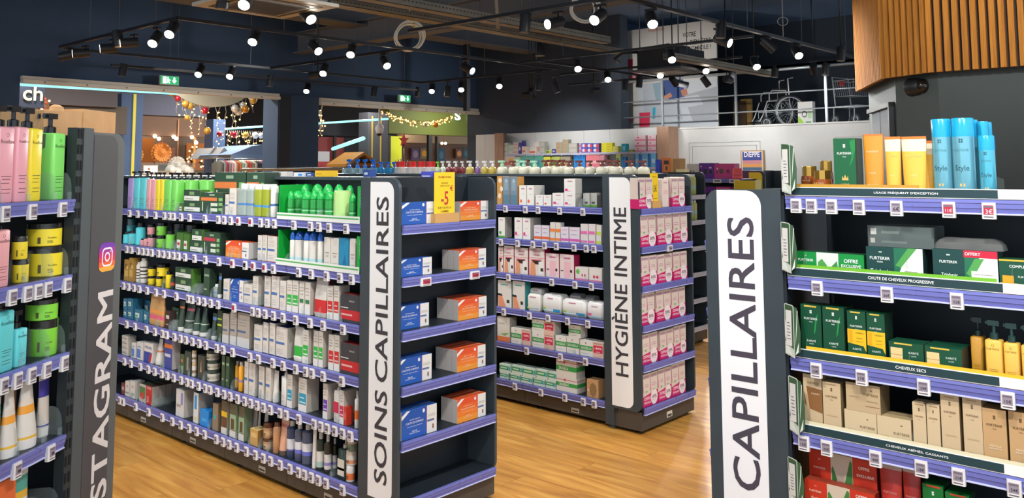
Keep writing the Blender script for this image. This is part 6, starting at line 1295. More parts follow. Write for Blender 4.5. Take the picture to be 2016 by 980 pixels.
('B',0,'fye',3.049,0.012,1.999,0.136,0.095,0.048,1,0,0),
('B',0,'fyw',3.189,0.012,1.8605,0.137,0.096,0.054,0,0,0),
('B',0,'fyw',3.191,0.012,1.915,0.137,0.096,0.065,1,0,0),
('B',0,'fc',3.397,0.012,1.8605,0.123,0.086,0.165,0,0,0),
('B',0,'fgy',3.54,0.012,1.8605,0.117,0.082,0.043,0,0,0),
('B',0,'fpk',3.772,0.012,1.8605,0.249,0.14,0.091,0,0,0),
('B',0,'fpk',3.775,0.012,1.952,0.249,0.14,0.111,1,0,0),
('B',0,'fpk',3.777,0.012,2.0635,0.249,0.14,0.11,1,0,0),
('B',0,'fpk',4.041,0.012,1.8605,0.185,0.14,0.089,0,0,0),
('B',0,'fpk',4.044,0.012,1.95,0.185,0.14,0.113,1,0,0),
('B',0,'fpk',4.046,0.012,2.0635,0.185,0.14,0.112,1,0,0),
('B',1,'for',0.028,0.012,1.5605,0.182,0.11,0.2635,0,0,0),
('B',1,'fm',0.323,0.012,1.5605,0.374,0.11,0.2635,0,0,0),
('B',1,'fm',0.323,0.012,1.844,0.374,0.11,-0.02,1,0,0),
('B',1,'fg',0.587,0.012,1.5605,0.14,0.098,0.24,0,0,0),
('B',1,'ftl',0.867,0.012,1.5605,0.388,0.11,0.2635,0,0,0),
('B',1,'ftl',0.867,0.012,1.842,0.388,0.11,-0.018,1,0,0),
('B',1,'ftl',1.196,0.012,1.5605,0.238,0.11,0.2635,0,0,0),
('B',1,'ftl',1.196,0.012,1.848,0.238,0.11,-0.024,1,0,0),
('B',1,'fyw',1.42,0.012,1.5605,0.179,0.11,0.23,0,0,0),
('B',1,'fgy',1.667,0.012,1.5605,0.23,0.11,0.227,0,0,0),
('B',1,'fbr',1.923,0.012,1.5605,0.252,0.11,0.224,0,0,0),
('B',1,'fbb',2.178,0.012,1.5605,0.069,0.049,0.263,0,0,0),
('B',1,'fbb',2.256,0.012,1.5605,0.072,0.05,0.262,0,0,0),
('B',1,'fbb',2.334,0.012,1.5605,0.071,0.05,0.261,0,0,0),
('B',1,'fbb',2.407,0.012,1.5605,0.068,0.048,0.26,0,0,0),
('B',1,'fpr',2.62,0.012,1.5605,0.328,0.11,0.2635,0,0,0),
('B',1,'fpr',2.62,0.012,1.849,0.328,0.11,-0.025,1,0,0),
('B',1,'fst',2.857,0.012,1.5605,0.138,0.097,0.2635,0,0,0),
('B',1,'fgy',3.258,0.012,1.5605,0.107,0.075,0.258,0,0,0),
('B',1,'fbb',3.377,0.012,1.5605,0.106,0.074,0.207,0,0,0),
('B',1,'fbl',3.68,0.012,1.5605,0.115,0.081,0.2635,0,0,0),
('B',1,'fbl',3.679,0.012,1.833,0.115,0.081,-0.009,1,0,0),
('B',1,'fbl',3.848,0.012,1.5605,0.194,0.11,0.2635,0,0,0),
('B',1,'fbl',3.847,0.012,1.833,0.194,0.11,-0.009,1,0,0),
('B',1,'fbl',4.05,0.012,1.5605,0.162,0.11,0.2635,0,0,0),
('B',1,'fbl',4.05,0.012,1.83,0.162,0.11,-0.006,1,0,0)]:
    place_item(*row)
# loose display pieces on the shelves
def tray(name, k, label, x0, x1, z, h):
    t = thing(name, label, 'tray', (2.452 + .0, 6.0 - x0, z), -PI/2, 'green display trays'); w = x1 - x0; g = M('#14a03c', .35)
    b = MB(); b.box(0, .004, .0, .24, .002, h, g); s = b.build('side_panel', t)
    b = MB(); b.box(w - .004, w, -.004, .24, .002, h, g); s2 = b.build('side_panel', t)
    b = MB(); b.text('CUIR CHEVELU', -.008 + .0, h*.66, h*.5, M('#cfe6d2'), -.001, None, -PI/2); q = b.build('side_lettering', s2); q.location = (w + .006, -.004, 0)
    b = MB(); b.box(-.0, w + .004, -.012, -.009, -.004, .028, M('#dfe3de', .4)); b.box(0, w, -.0126, -.012, .014, .020, M('#4fa850')); b.build('front_lip', t)
    b = MB(); b.box(0, w, 0, .24, .0005, .002, g); b.build('floor_plate', t)
    b = MB(); b.extr([(.0, .0), (.016, 0), (.016, h), (0, h)], 'y', -.006, -.002, g); q = b.build('side_panel', t); q.location = (w - .018, 0, 0)
tray('display_tray', 0, 'bright green display tray CUIR CHEVELU on top shelf', 2.233, 2.890, ZL[0] + .041, 0.165)
tray('display_tray', 1, 'bright green display tray CUIR CHEVELU on second shelf', 2.232, 2.890, ZL[1] + .041, 0.165)
def promo(label, x0, x1, ytop, face, zb, hh, ww, lines_, blk=True):
    (ox, oy), rot = FR[face]
    t = thing('promo_sign', label, 'sign', (ox + x0, oy, zb), rot, 'yellow promotion signs')
    b = MB(); b.box(-.075 if ww > .09 else -.05, .075 if ww > .09 else .05, .0, .045, 0, .042, M('#c99a5c', .6)); b.build('wooden_block', t)
    b = MB(); b.box(-ww/2, ww/2, .018, .021, .03, hh, M('#efc81f', .35)); c = b.build('card', t)
    b = MB()
    for s, cz, fw, col, th in lines_: b.text(s, 0, cz*hh, fw*ww, M(col), .0172, th, 0, None, .015)
    b.build('card_lettering', t)
    return t
promo('yellow sign reading -5 € on top end shelf, wooden block', 0.275, 0, 0, 'E1', ZL[0] + .0405, 0.228, .128, [('PROMOTIONS', .90, .62, '#a8542c', None), ('DUCRAY', .78, .34, '#8a7220', None), ('ANTI-CHUTE', .725, .46, '#8a7220', None), ('-5', .48, .36, '#c22a34', .062), ('SUR TOUTE LA', .29, .66, '#7a6420', None), ('GAMME', .22, .40, '#7a6420', None)])
p_ = MB(); p_.text('€', .043, .155, .020, M('#c22a34'), .0172, None, 0, None, .015); p_.build('euro_lettering', [o for o in COL.objects if o.name.startswith('promo_sign')][0])
promo('yellow sign reading -1,5 € among pink twin packs, wooden block', 0.183, 0, 0, 'E2', ZL[0] + .0405, 0.21, .085, [('PROMOTIONS', .90, .62, '#9a7a1c', None), ('-1,5€', .55, .62, '#6a5430', .05), ('SUR LA GAMME', .27, .66, '#6a6a20', None)])
# shelf-end note cards of the right gondola
for k, (y0_, y1_) in enumerate(((282, 382), (436, 535), (596, 700), (738, 850), (897, 985))):
    (ox, oy), rot = FR['R']; X0, Z1, Z0 = [(0.03, 1.625, 1.465), (0.022, 1.379, 1.222), (0.025, 1.128, 0.966), (0.031, 0.909, 0.737), (0.021, 0.665, 0.524)][k]
    t = thing('note_holder', 'green and white note card clipped at left end of %s shelf' % SN[k], 'card', (ox - .012, oy - X0, Z0), rot, 'note cards clipped to the shelf ends')
    h = Z1 - Z0
    b = MB(); b.extr([(0, .05*h), (.040, 0), (.040, h*.96), (.034, h*.985), (.004, h), (0, h*.98)], 'y', -.0008, .0008, M('#c5cdc2', .3)); c = b.build('card', t); c.rotation_euler = (0, 0, -.42)
    b = MB(); b.extr([(.002, .30*h), (.038, .16*h), (.038, h*.955), (.032, h*.97), (.004, h*.985)], 'y', -.0014, -.0009, M('#3d5a3e', .35)); b.extr([(.002, .30*h), (.010, .5*h), (.002, .75*h)], 'y', -.0020, -.0015, M('#d9ddd4')); b.extr([(.004, .07*h), (.030, .04*h), (.016, .22*h), (.004, .26*h)], 'y', -.0020, -.0015, M('#d9ddd4')); q = b.build('printed_face', c)
    b = MB(); b.box(.008, .032, -.0030, -.0021, .22*h, .88*h, M('#dcd9d4', .5))
    for i in range(6): b.box(.013, .028 - .003*(i % 2), -.0033, -.0030, (.34 + .06*i)*h, (.355 + .06*i)*h, M('#6d6a70'))
    b.build('note', c)
    b = MB(); b.extr([(.0, .05*h), (.018, .13*h), (.020, .5*h), (.010, .94*h), (.0, h*.96)], 'y', .0, .0012, M('#3d5a3e', .35)); b.extr([(.003, .25*h), (.011, .90*h), (.013, .88*h), (.008, .5*h)], 'y', -.0006, -.0001, M('#d9ddd4')); b.extr([(.002, .06*h), (.012, .12*h), (.014, .3*h)], 'y', -.0006, -.0001, M('#d9ddd4')); q = b.build('side_wing', t); q.location = (.0368, -.0163, 0)
# cardboard boxes on top of the angled gondola
def cbox(label, x, y, w, d, h, rz, lid):
    t = thing('cardboard_box', label, 'box', (lo[0] + x*math.cos(LROT) - y*math.sin(LROT), lo[1] + x*math.sin(LROT) + y*math.cos(LROT), 1.661), LROT + rz, 'cardboard boxes')
    b = MB(); b.box(-w/2, w/2, 0, d, 0, h, KRAFT); b.build('body', t)
    b = MB()
    if lid == 'flap':
        b.extr([(-w/2, h), (w/2, h), (w/2 + .002, h + .012), (-w/2, h + .004)], 'y', 0, d, KRAFT); b.loft(C12, [(.04, .01, h + .004), (.035, .009, h + .02), (.015, .004, h + .027)], KRAFT, -w*.1, .012)
    else: b.box(-w/2, w/2, 0, d, h, h + .002, KRAFT); b.box(-w/2, w/2, d*.48, d*.52, h + .002, h + .003, M('#b59468', .4))
    b.build('flap', t)
cbox('brown cardboard box with open tab lid on angled left gondola', 0.078, .12, 0.202, .2, .075, 0, 'flap')
cbox('plain closed cardboard box at end of angled left gondola', 0.287, .12, 0.197, .2, .095, 0, 'shut')
# ================================================================ canopy with wooden slats, grey counter wall
CP = [(7.2, -1.5), (7.2, 2.023), (7.427, 2.449), (8.554, 3.074)]
ZC = 2.29
def facet_frame(a, b2):
    dx, dy = b2[0] - a[0], b2[1] - a[1]; L = math.hypot(dx, dy); return L, math.atan2(dy, dx)
b = MB()
inner = []
OFF_ = .13
CI = [(7.2 + OFF_, -1.5), (7.2 + OFF_, 1.98), (7.53, 2.37), (8.62, 2.97)]
for (p, q) in zip(CI[:-1], CI[1:]): b.face([(p[0], p[1], 0), (q[0], q[1], 0), (q[0], q[1], HC), (p[0], p[1], HC)], WALLG)
b.face([(CI[3][0], CI[3][1], 0), (9.6, 2.97, 0), (9.6, 2.97, HC), (CI[3][0], CI[3][1], HC)], WALLG)
wc_ = struct('wall_counter', b)
can = thing('slatted_canopy', 'oak slatted canopy hanging over the grey wall, top right', 'canopy', (0, 0, 0))
for k in range(3):
    a, c = CP[k], CP[k+1]; L, an = facet_frame(a, c)
    # board behind the slats
    q = MB(); q.box(0, L, .035 if an else .035, .06, ZC, HC - .01, M('#3a3635', .8)); o = q.build('backing_board', can, loc=(a[0], a[1], 0)); o.rotation_euler = (0, 0, an)
    o.scale = (1, -1, 1)
    pitch = .064; n = int(L / pitch); w = .040
    sm = MB(); sm.box(0, w, 0, .035, ZC, HC - .02, SLATM); me = MC.setdefault('slat', sm.mesh('slat'))
    for i in range(n):
        if k == 0 and i*pitch < 1.6: continue
        c0 = (.02 if k == 0 else .01) + i*pitch
        o = obj('slat', me, can, (a[0] + c0*math.cos(an), a[1] + c0*math.sin(an), 0)); o.rotation_euler = (0, 0, an); o.scale = (1, -1, 1)
b = MB(); b.face([(p[0] + .06, p[1], ZC + .012) for p in CP] + [(9.6, 3.07, ZC + .012), (9.6, -1.5, ZC + .012)], M('#2c2b2c', .8)); b.build('soffit_board', can)
# dome camera on the counter wall
t = thing('dome_camera', 'black dome security camera on grey wall under slats', 'camera', (7.46, 2.2312, 2.2035))
fa = math.atan2(.2, .39); b = MB(); b.loft(C16, [(.075, .075, 0), (.078, .078, .02), (.07, .07, .10), (.055, .055, .13)], M('#1a1b1e', .4)); q = b.build('housing', t); q.rotation_euler = (PI/2, 0, -.47)
b = MB(); b.ball((0, 0, 0), .062, M('#1d1815', .08), 12, 8); q = b.build('dome', t); q.location = (-.13*math.sin(.47), -.13*math.cos(.47), 0)
# steel lift doors on the far facet
dp, dq = CI[2], CI[3]; L, an = facet_frame(dp, dq)
b = MB(); st_ = M('#9aa0a6', .25, .9)
b.box(.10, .60, 0, .02, 0, 2.06, st_); b.box(.62, 1.0, 0, .02, 0, 2.06, st_); b.box(.06, .10, 0, .05, 0, 2.1, M('#16181b')); b.box(.06, 1.1, 0, .05, 2.06, 2.1, M('#16181b'))
dr = b.build('door_1', None, loc=(dp[0], dp[1], 0), kind='structure'); dr.rotation_euler = (0, 0, an)
# ================================================================ tracks and spots
TRZ = 3.1
DARKM = M('#1b1d22', .4); WIRE = M('#5a6068', .5)
def track(label, pts, wires=(), wide=.035, z=TRZ):
    t = thing('lighting_track', label, 'track', (pts[0][0], pts[0][1], z), 0, 'black lighting tracks under the ceiling')
    b = MB()
    for p, q in zip(pts[:-1], pts[1:]):
        dx, dy = q[0] - p[0], q[1] - p[1]; L = math.hypot(dx, dy); nx, ny = -dy/L*wide/2, dx/L*wide/2
        A = [(p[0]-pts[0][0]+s*nx, p[1]-pts[0][1]+s*ny) for s in (-1, 1)]; B = [(q[0]-pts[0][0]+s*nx, q[1]-pts[0][1]+s*ny) for s in (1, -1)]
        b.extr([A[0], B[1], B[0], A[1]], 'z', 0, .034, DARKM)
    b.build('rail', t)
    for x, y in wires:
        q = MB(); q.tube([(x - pts[0][0], y - pts[0][1], .034), (x - pts[0][0], y - pts[0][1], HC - z)], .004, WIRE, 4); q.build('suspension_wire', t)
    return t
track('long square loop of lighting track over left half of hall', [(4.22, 11.5), (4.22, 8.42), (10.5, 8.42), (10.5, 11.6), (4.46, 11.6), (4.22, 11.5)], [(4.22, 10.6), (4.22, 9.8), (4.22, 8.9), (5.5, 8.42), (7.0, 8.42), (8.5, 8.42), (10, 8.42), (5.5, 11.6), (7, 11.6), (9, 11.6), (10.5, 10)])
track('cross bar of lighting track inside left square loop', [(7.35, 11.6), (7.35, 8.42)], [(7.35, 10.4), (7.35, 9.2)])
track('thick dark bar near the shop front wall', [(5.48, 12.94), (11.5, 12.75)], [(6.5, 12.9), (9, 12.83)], .06)
track('right square loop of lighting track over hall', [(6.42, 7.3), (6.42, 4.42), (12.7, 4.42), (12.7, 8.0), (9.5, 8.0)], [(6.42, 5.6), (7.5, 4.42), (9, 4.42), (10.5, 4.42), (12, 4.42)], .05)
track('long lighting track in front of big poster', [(9.5, 8.3), (9.5, 4.6)], [(9.5, 7.5), (9.5, 5.5)])
track('far lighting track along mezzanine edge', [(12.7, 9.9), (12.7, 4.42)], [(12.7, 9), (12.7, 6.5)], .05)
track('short lighting track right of square loop', [(11.2, 8.9), (11.2, 5.6)], [(11.2, 7)])
TRACK_LIGHTS = []
def spot(px, aim, label, lit=True, rod=False, ln=.19, r=.055, power=None, size=75, group='black cylinder track spots'):
    P = mathutils.Vector(px); d = (mathutils.Vector(aim) - P).normalized()
    body0 = P - d * ln
    top = mathutils.Vector((body0.x + d.x*.05, body0.y + d.y*.05, TRZ))
    t = thing('track_spot', label, 'spot', top, 0, group)
    q = d.to_track_quat('Z', 'Y')
    b = MB(); b.loft(C16, [(r*.96, r*.96, 0), (r, r, .006), (r, r, ln), (r*.5, r*.5, ln)], M('#232529', .45), 0, 0, (1, 1))
    o = b.build('housing', t); o.location = body0 - top; o.rotation_mode = 'QUATERNION'; o.rotation_quaternion = q
    b = MB(); b.face([(r*.88*x, r*.88*y, ln + .0012) for x, y in C16], M('#fff4e2', .4, emit=22) if lit else M('#6d6a66', .3)); o2 = b.build('lens', o)
    b = MB(); b.box(-.02, .02, -.06, .06, -.022, 0, DARKM); b.tube([(0, 0, -.02), tuple(body0 + d*.05 - top)], .008, DARKM, 6); b.build('mount', t)
    if rod: q2 = MB(); q2.tube([(0, 0, 0), (0, 0, HC - TRZ)], .010, DARKM, 6); q2.build('ceiling_rod', t)
    if lit:
        l = bpy.data.lights.new('spot_light', 'SPOT'); l.energy = power or SPOT_POWER; l.spot_size = math.radians(size); l.spot_blend = .7; l.shadow_soft_size = .05; l.color = (1, .98, .945)
        lo_ = bpy.data.objects.new('spot_light', l); COL.objects.link(lo_); lo_.location = P + d*.01; lo_.rotation_mode = 'QUATERNION'; lo_.rotation_quaternion = (-d).to_track_quat('Z', 'Y')
    return t
LMP = [((5.0985, 8.42, 2.9584), (4.3525, 7.754, 2.1084), True, 'second bright spot on upper left track', False), ((4.1385, 8.42, 2.934), (3.3925, 7.754, 2.084), True, 'brightest glaring spot, upper left', False), ((4.22, 8.9589, 2.9021), (3.474, 8.293, 2.0521), True, 'dim-looking lit spot left of the glaring one', False), ((4.22, 9.7472, 2.9873), (3.2181, 10.1932, 2.8415), True, 'lit spot on left track pointing left', False), ((4.22, 10.2902, 2.9756), (3.2181, 10.7362, 2.8298), True, 'lit spot second on left track pointing left', False), ((4.22, 11.0934, 2.9896), (3.2181, 11.5395, 2.8438), True, 'narrow lit spot near left track end', False), ((5.979, 8.42, 2.9436), (5.9098, 7.822, 2.5419), True, 'lit spot on front track left of coil', False), ((6.4507, 8.42, 2.9465), (5.7047, 7.754, 2.0965), True, 'bright round spot below cable coil left', False), ((7.35, 8.8005, 2.9177), (7.1809, 8.3144, 2.5166), True, 'lit spot just below cable coil', False), ((7.35, 10.2305, 2.9253), (6.604, 9.5645, 2.0753), True, 'bright spot on inner cross bar', False), ((6.1543, 11.6, 2.9204), (5.4083, 10.934, 2.0704), True, 'first bright spot above left exit sign', False), ((6.6552, 11.6, 2.9294), (5.9092, 10.934, 2.0794), True, 'second bright spot right of left exit sign', False), ((8.8664, 12.8331, 2.928), (8.1204, 12.1672, 2.078), True, 'low lit spot above dark column', False), ((10.5, 11.3186, 2.9374), (9.754, 10.6527, 2.0874), True, 'low lit spot right of right exit sign', False), ((10.5, 10.5644, 2.9167), (9.754, 9.8984, 2.0667), True, 'lit spot left of hanging post', False), ((10.5, 9.6589, 2.9185), (9.754, 8.9929, 2.0685), True, 'bright spot above back corner', False), ((8.591, 8.42, 2.9212), (8.6551, 7.6729, 2.5686), True, 'lit spot tilted right on front track', False), ((9.5, 7.2366, 2.931), (8.754, 6.5707, 2.081), True, 'bright spot left of big poster', False), ((11.2, 7.9308, 2.9573), (10.454, 7.2649, 2.1073), True, 'lit spot hanging before poster left part', False), ((6.42, 4.6931, 2.9276), (5.8844, 4.6171, 2.6288), True, 'bright spot beside cable bundle', False), ((6.9981, 4.42, 2.9288), (6.2521, 3.754, 2.0788), True, 'bright spot above poster lettering', False), ((9.5, 5.7208, 2.9271), (8.754, 5.0548, 2.0771), True, 'bright spot before dark cassette', False), ((11.2, 6.9552, 2.9494), (10.454, 6.2893, 2.0994), True, 'lit spot below dark cassette', False), ((11.2, 6.1749, 2.9581), (10.454, 5.5089, 2.1081), True, 'lit spot at poster right edge', False), ((8.5638, 4.42, 2.9129), (8.5612, 3.7475, 2.6108), True, 'lit spot tilted right beside poster', False), ((11.0196, 5.291, 2.93), (10.2736, 4.625, 2.08), True, 'bright spot above wheelchair', True), ((10.3965, 4.42, 2.947), (9.6505, 3.754, 2.097), True, 'glaring spot left of slatted canopy', False), ((3.7981, 6.4201, 2.93), (3.0522, 5.7542, 2.08), True, 'lit spot in front of cream cassette', True), ((6.42, 5.2594, 2.9548), (5.6846, 5.4072, 2.7573), True, 'tilted spot with lit edge, upper centre', False), ((3.7687, 6.7223, 2.93), (3.6687, 6.7723, 1.93), False, 'unlit dark spot before cream cassette', True), ((4.22, 11.4938, 2.9875), (3.5202, 12.2096, 2.7917), False, 'unlit spot at left track end', False), ((6.42, 5.5636, 2.9075), (6.32, 5.6136, 1.9075), False, 'unlit grey spot upper centre', False), ((4.22, 9.7703, 2.9487), (4.3197, 9.5911, 2.0479), False, 'unlit spot behind left lit pair', False), ((8.346, 4.42, 2.9452), (8.246, 4.47, 1.9452), False, 'unlit dark spot beside poster lettering', False), ((9.6925, 4.42, 2.9412), (9.992, 4.0172, 2.4391), False, 'unlit spot right of poster', False), ((11.1477, 4.1804, 2.93), (11.0477, 4.2304, 1.93), False, 'unlit spot next to slatted canopy', True), ((12.7, 8.6309, 2.9276), (12.6, 8.6809, 1.9276), False, 'unlit spot low before poster', False), ((12.1989, 8.0, 2.9067), (12.0989, 8.05, 1.9067), False, 'unlit round spot low before poster', False), ((12.7, 7.3429, 2.9317), (13.3327, 6.5672, 2.7275), False, 'unlit spot pointing right before sofa picture', False), ((12.7, 6.9524, 2.8883), (12.9329, 6.6241, 2.2866), False, 'unlit spot before sofa picture right', False), ((12.7, 6.5459, 2.9441), (12.6, 6.5959, 1.9441), False, 'unlit spot right of big poster', False), ((12.7, 5.8052, 2.9557), (12.6, 5.8552, 1.9557), False, 'unlit spot over wheelchair', False), ((12.7, 4.9996, 2.9267), (12.6, 5.0496, 1.9267), False, 'unlit spot above guard rail right', False), ((5.6409, 12.9349, 2.9584), (5.5409, 12.9849, 1.9584), False, 'unlit spot left of left exit sign', False), ((8.1267, 12.8565, 2.9697), (8.0267, 12.9065, 1.9697), False, 'unlit spot above left opening end', False), ((10.348, 12.7864, 2.9228), (10.248, 12.8364, 1.9228), False, 'unlit spot left of right exit sign', False), ((11.4434, 12.7518, 2.9862), (11.3434, 12.8018, 1.9862), False, 'unlit spot right of right exit sign', False), ((10.5, 10.9219, 2.8219), (10.4, 10.9719, 1.8219), False, 'unlit spot near the hanging post', False), ((10.5, 8.8031, 2.7954), (10.4, 8.8531, 1.7954), False, 'unlit spot above rear wall', False), ((11.2, 8.9661, 2.817), (11.3663, 8.7124, 2.0157), False, 'unlit tilted spot above rear wall', False), ((12.3359, 12.3083, 2.93), (12.6354, 11.9054, 2.4279), False, 'unlit tilted spot above back corner', True)]
for i, (p, aim, lit, desc, rod) in enumerate(LMP): spot(p, aim, desc, lit, rod)
# added fill spots that brighten the shelves, canopy, poster, back wall and shop front
for i, (x, y, ax, ay, az, pw) in enumerate([(1.0, 2.6, 2.45, 4.2, .5, 1.0), (.9, 4.2, 2.5, 4.9, .5, 1.0), (1.6, 1.2, 2.5, 3.2, .5, 1.0), (3.6, 1.2, 3.0, 2.9, .8, .9), (5.4, 1.4, 4.7, 3.0, .6, 1.0), (3.3, 4.6, 4.35, 4.0, .6, 1.0), (3.2, 3.2, 4.4, 3.4, .6, .8),
        (.8, .4, .75, 2.3, 1.0, .35), (1.6, 1.0, 1.3, 2.7, .9, .5), (.9, -.4, 2.6, .3, 1.0, 1.1), (.8, 1.2, 2.6, .8, .9, 1.2), (1.5, .4, 2.6, .6, .4, .7), (5.2, .6, 7.35, 1.0, 2.9, 1.0), (5.0, 2.6, 7.4, 2.3, 2.9, .7), (12.4, 9.0, 15.0, 9.0, 3.2, 1.2), (12.4, 6.4, 15.3, 6.4, 2.8, .7), (3.9, .8, 4.6, 1.2, .2, .7), (12.4, 7.4, 14.2, 7.6, 1.9, 1.2), (12.4, 10.5, 14.2, 11, 1.7, 1.4), (12.3, 5.0, 14.4, 5.6, 1.6, .8), (4.6, 6.6, 4.5, 4.6, 1.5, .9), (1.7, 3.9, 1.9, 4.1, 0, .8), (7.4, 10.6, 6.9, 14, 2.85, .55), (12.2, 10.6, 12.2, 14, 2.8, .55)]):
    spot((x, y, 2.93), (ax, ay, az), ORD[i] + ' near spot on its own ceiling rod above the aisles', True, True, power=SPOT_POWER*.5*pw, size=80, group='near spots on ceiling rods')
# ================================================================ ceiling gear
def simple(name, label, cat, mb, loc=(0, 0, 0), rz=0, group=None):
    o = mb.build(name, None, loc=loc, rz=rz, label=label, cat=cat, group=group); return o
t = thing('air_conditioner', 'cream ceiling cassette air conditioner with grille, upper left', 'air conditioner', (3.70, 6.22, 3.0))
AC_ = M('#b5ada0', .5)
b = MB(); b.extr([(0, 0), (.93, 0), (.93, .9), (0, .9)], 'z', 0, .03, AC_); b.box(.06, .87, .06, .84, .03, .28, M('#4c4c4e')); b.build('frame', t)
b = MB(); b.box(.19, .74, .18, .72, -.012, 0, M('#77736c', .5)); g = b.build('grille', t)
b = MB()
for i in range(24): b.box(.21, .72, .20 + i*.021, .208 + i*.021, -.016, -.012, M('#4d4a48'))
b.build('grille_bars', g, kind='stuff')
for x0, x1, y0, y1 in ((.1, .83, .10, .135), (.1, .83, .765, .80), (.10, .135, .16, .74), (.795, .83, .16, .74)):
    b = MB(); b.box(x0, x1, y0, y1, -.004, .0, M('#2a2725')); b.build('air_slot', t)
for x, y in ((.05, .05), (.88, .05), (.05, .85), (.88, .85)): b = MB(); b.tube([(x, y, .03), (x, y, HC - 3.0)], .006, WIRE, 4); b.build('hanging_rod', t)
t = thing('air_conditioner', 'dark boxy ceiling cassette hanging in front of poster', 'air conditioner', (10.7, 6.32, 2.97))
b = MB(); b.box(0, .72, 0, .72, .03, .32, M('#20242b', .6)); b.build('housing', t)
b = MB(); b.box(-.06, .78, -.06, .78, 0, .03, M('#4c5058', .5)); b.build('frame', t)
b = MB(); b.box(.16, .56, .16, .56, -.01, 0, M('#8a8682', .5)); b.build('grille', t)
for x0, x1, y0, y1 in ((.06, .66, .04, .08), (.06, .66, .64, .68), (.03, .07, .12, .60), (.65, .69, .12, .60)):
    b = MB(); b.box(x0, x1, y0, y1, -.004, .0, M('#2a2725')); b.build('air_slot', t)
for x, y in ((.03, .03), (.69, .03), (.03, .69), (.69, .69)): b = MB(); b.tube([(x, y, .3), (x, y, HC - 2.97)], .008, WIRE, 4); b.build('hanging_rod', t)
b = MB(); b.tube([(-.02, .70, .30), (-.2, .85, .28), (-.25, .95, .20), (-.05, 1.0, .16)], .022, M('#16181c'), 6); b.tube([(.1, .68, .34), (.35, .4, .40), (.62, .2, .36)], .04, M('#1c1f25'), 6); b.build('pipe', t)
# beige cable trays running along X, and steel beams
def tray_beam(label, y, x0, x1, z, h, w, cat='cable tray'):
    t = thing('cable_tray', label, cat, (x0, y, z), 0, 'beige cable trays under the ceiling')
    b = MB(); b.box(0, x1-x0, 0, w, 0, .006, BEAMM); b.box(0, x1-x0, 0, .006, 0, h, BEAMM); b.box(0, x1-x0, w-.006, w, 0, h, BEAMM); b.build('channel', t)
    b = MB(); n = int((x1 - x0)/.06)
    for i in range(n): b.box(i*.06 + .015, i*.06 + .045, -.001, 0, h*.55, h*.7, M('#3a3631'))
    b.build('slots', t, kind='stuff')
    n = int((x1 - x0)/1.6)
    for i in range(n):
        q = MB(); q.tube([(.5 + i*1.6, w/2, 0), (.5 + i*1.6, w/2, HC - z)], .007, WIRE, 5); q.build('hanging_rod', t)
tray_beam('broad beige cable tray crossing above the cable coil', 7.30, 5.0, 10.4, 3.40, .10, .16)
tray_beam('second beige cable tray, lower in view, behind broad one', 7.80, 4.5, 11.6, 3.40, .07, .20)
tray_beam('short beige cable tray above far track at right', 6.0, 10.0, 13.2, 3.02, .08, .16)
def beam(label, c0, c1, w, h, mt):
    dx, dy = c1[0] - c0[0], c1[1] - c0[1]; L = math.hypot(dx, dy)
    t = thing('ceiling_beam', label, 'beam', c0, math.atan2(dy, dx), 'ceiling beams'); b = MB()
    b.box(0, L, -w/2, w/2, 0, .02, mt); b.box(0, L, -.01, .01, .02, h - .02, mt); b.box(0, L, -w/2, w/2, h - .02, h, mt); b.build('profile', t)
GB = M('#666a72', .7)
beam('grey steel beam high above the shop front openings', (2.0, 12.0, 4.05), (14.2, 12.0, 4.05), .5, .6, GB)
beam('grey steel beam across the hall behind cable coil', (9.4, 4.0, 3.75), (9.4, 13.9, 3.75), .25, .4, M('#6c6e74', .7))
beam('beige slanting beam at top centre', (6.2, 8.2, 3.75), (9.2, 6.0, 3.75), .22, .25, BEAMM)
b = MB(); b.tube([(7.4209, 6.888, 3.75), (7.605, 7.0262, 3.42), (7.7195, 7.1154, 3.28)], .022, M('#8b8478'), 8); simple('conduit', 'beige vertical conduit beside cable trays', 'pipe', b)
b = MB(); x, y, z = (12.2, 12.115, 3.0453); b.box(x - .05, x + .05, y - .05, y + .05, 2.7, HC, M('#23262d')); simple('hanging_post', 'dark post hanging from ceiling in front of rear wall', 'post', b)
# cable coils
def coil(label, c, r, n, mt, tail):
    t = thing('cable_coil', label, 'cable', c); b = MB(); rr = random.Random(4)
    f = mathutils.Vector((c[0], c[1], 0)).normalized(); s = mathutils.Vector((-f.y, f.x, 0))
    for i in range(n):
        ox, oz, k = rr.uniform(-.022, .022), rr.uniform(-.022, .022), rr.uniform(.86, 1.04)
        b.tube([tuple(s*(ox + r*k*math.cos(a)) + f*(rr.uniform(-.01, .01) + .012*i) + mathutils.Vector((0, 0, oz + r*k*math.sin(a)))) for a in [2*PI*j/28 for j in range(28)]], .0095, mt, 6, True)
    b.build('loops', t)
    b = MB(); b.tube([tuple(s*.03 + mathutils.Vector((0, 0, r))), tuple(s*.06 + mathutils.Vector((0, 0, r + .09))), (0, 0, r + .16), (0, 0, r + .40)], .008, mt, 6); b.build('hanging_end', t)
    if tail: b = MB(); b.tube([tuple(-s*.06 + mathutils.Vector((0, 0, r*.95))), tuple(-s*.06 + mathutils.Vector((0, 0, r*.38)))], .012, M('#d9ac1c'), 6); b.build('yellow_tie', t, label='yellow tie end')
coil('big coil of cream cable hanging from cable tray', (7.9, 8.9802, 3.404), .20, 8, M('#f6eedb', .5), True)
coil('loose bundle of white cable at top centre', (7.2, 5.3944, 3.2417), .15, 5, M('#dcd8ce', .5), False)
def wireloop(p): b = MB(); b.tube([(p[0], p[1], p[2]), (p[0], p[1], HC)], .006, M('#8b8f94'), 4); b.tube([(p[0] - .03*math.sin(a), p[1] + .05*math.sin(a), p[2] + .18 + .05*math.cos(a)) for a in [i*PI/6 for i in range(12)]], .006, M('#8b8f94'), 4, True); return b
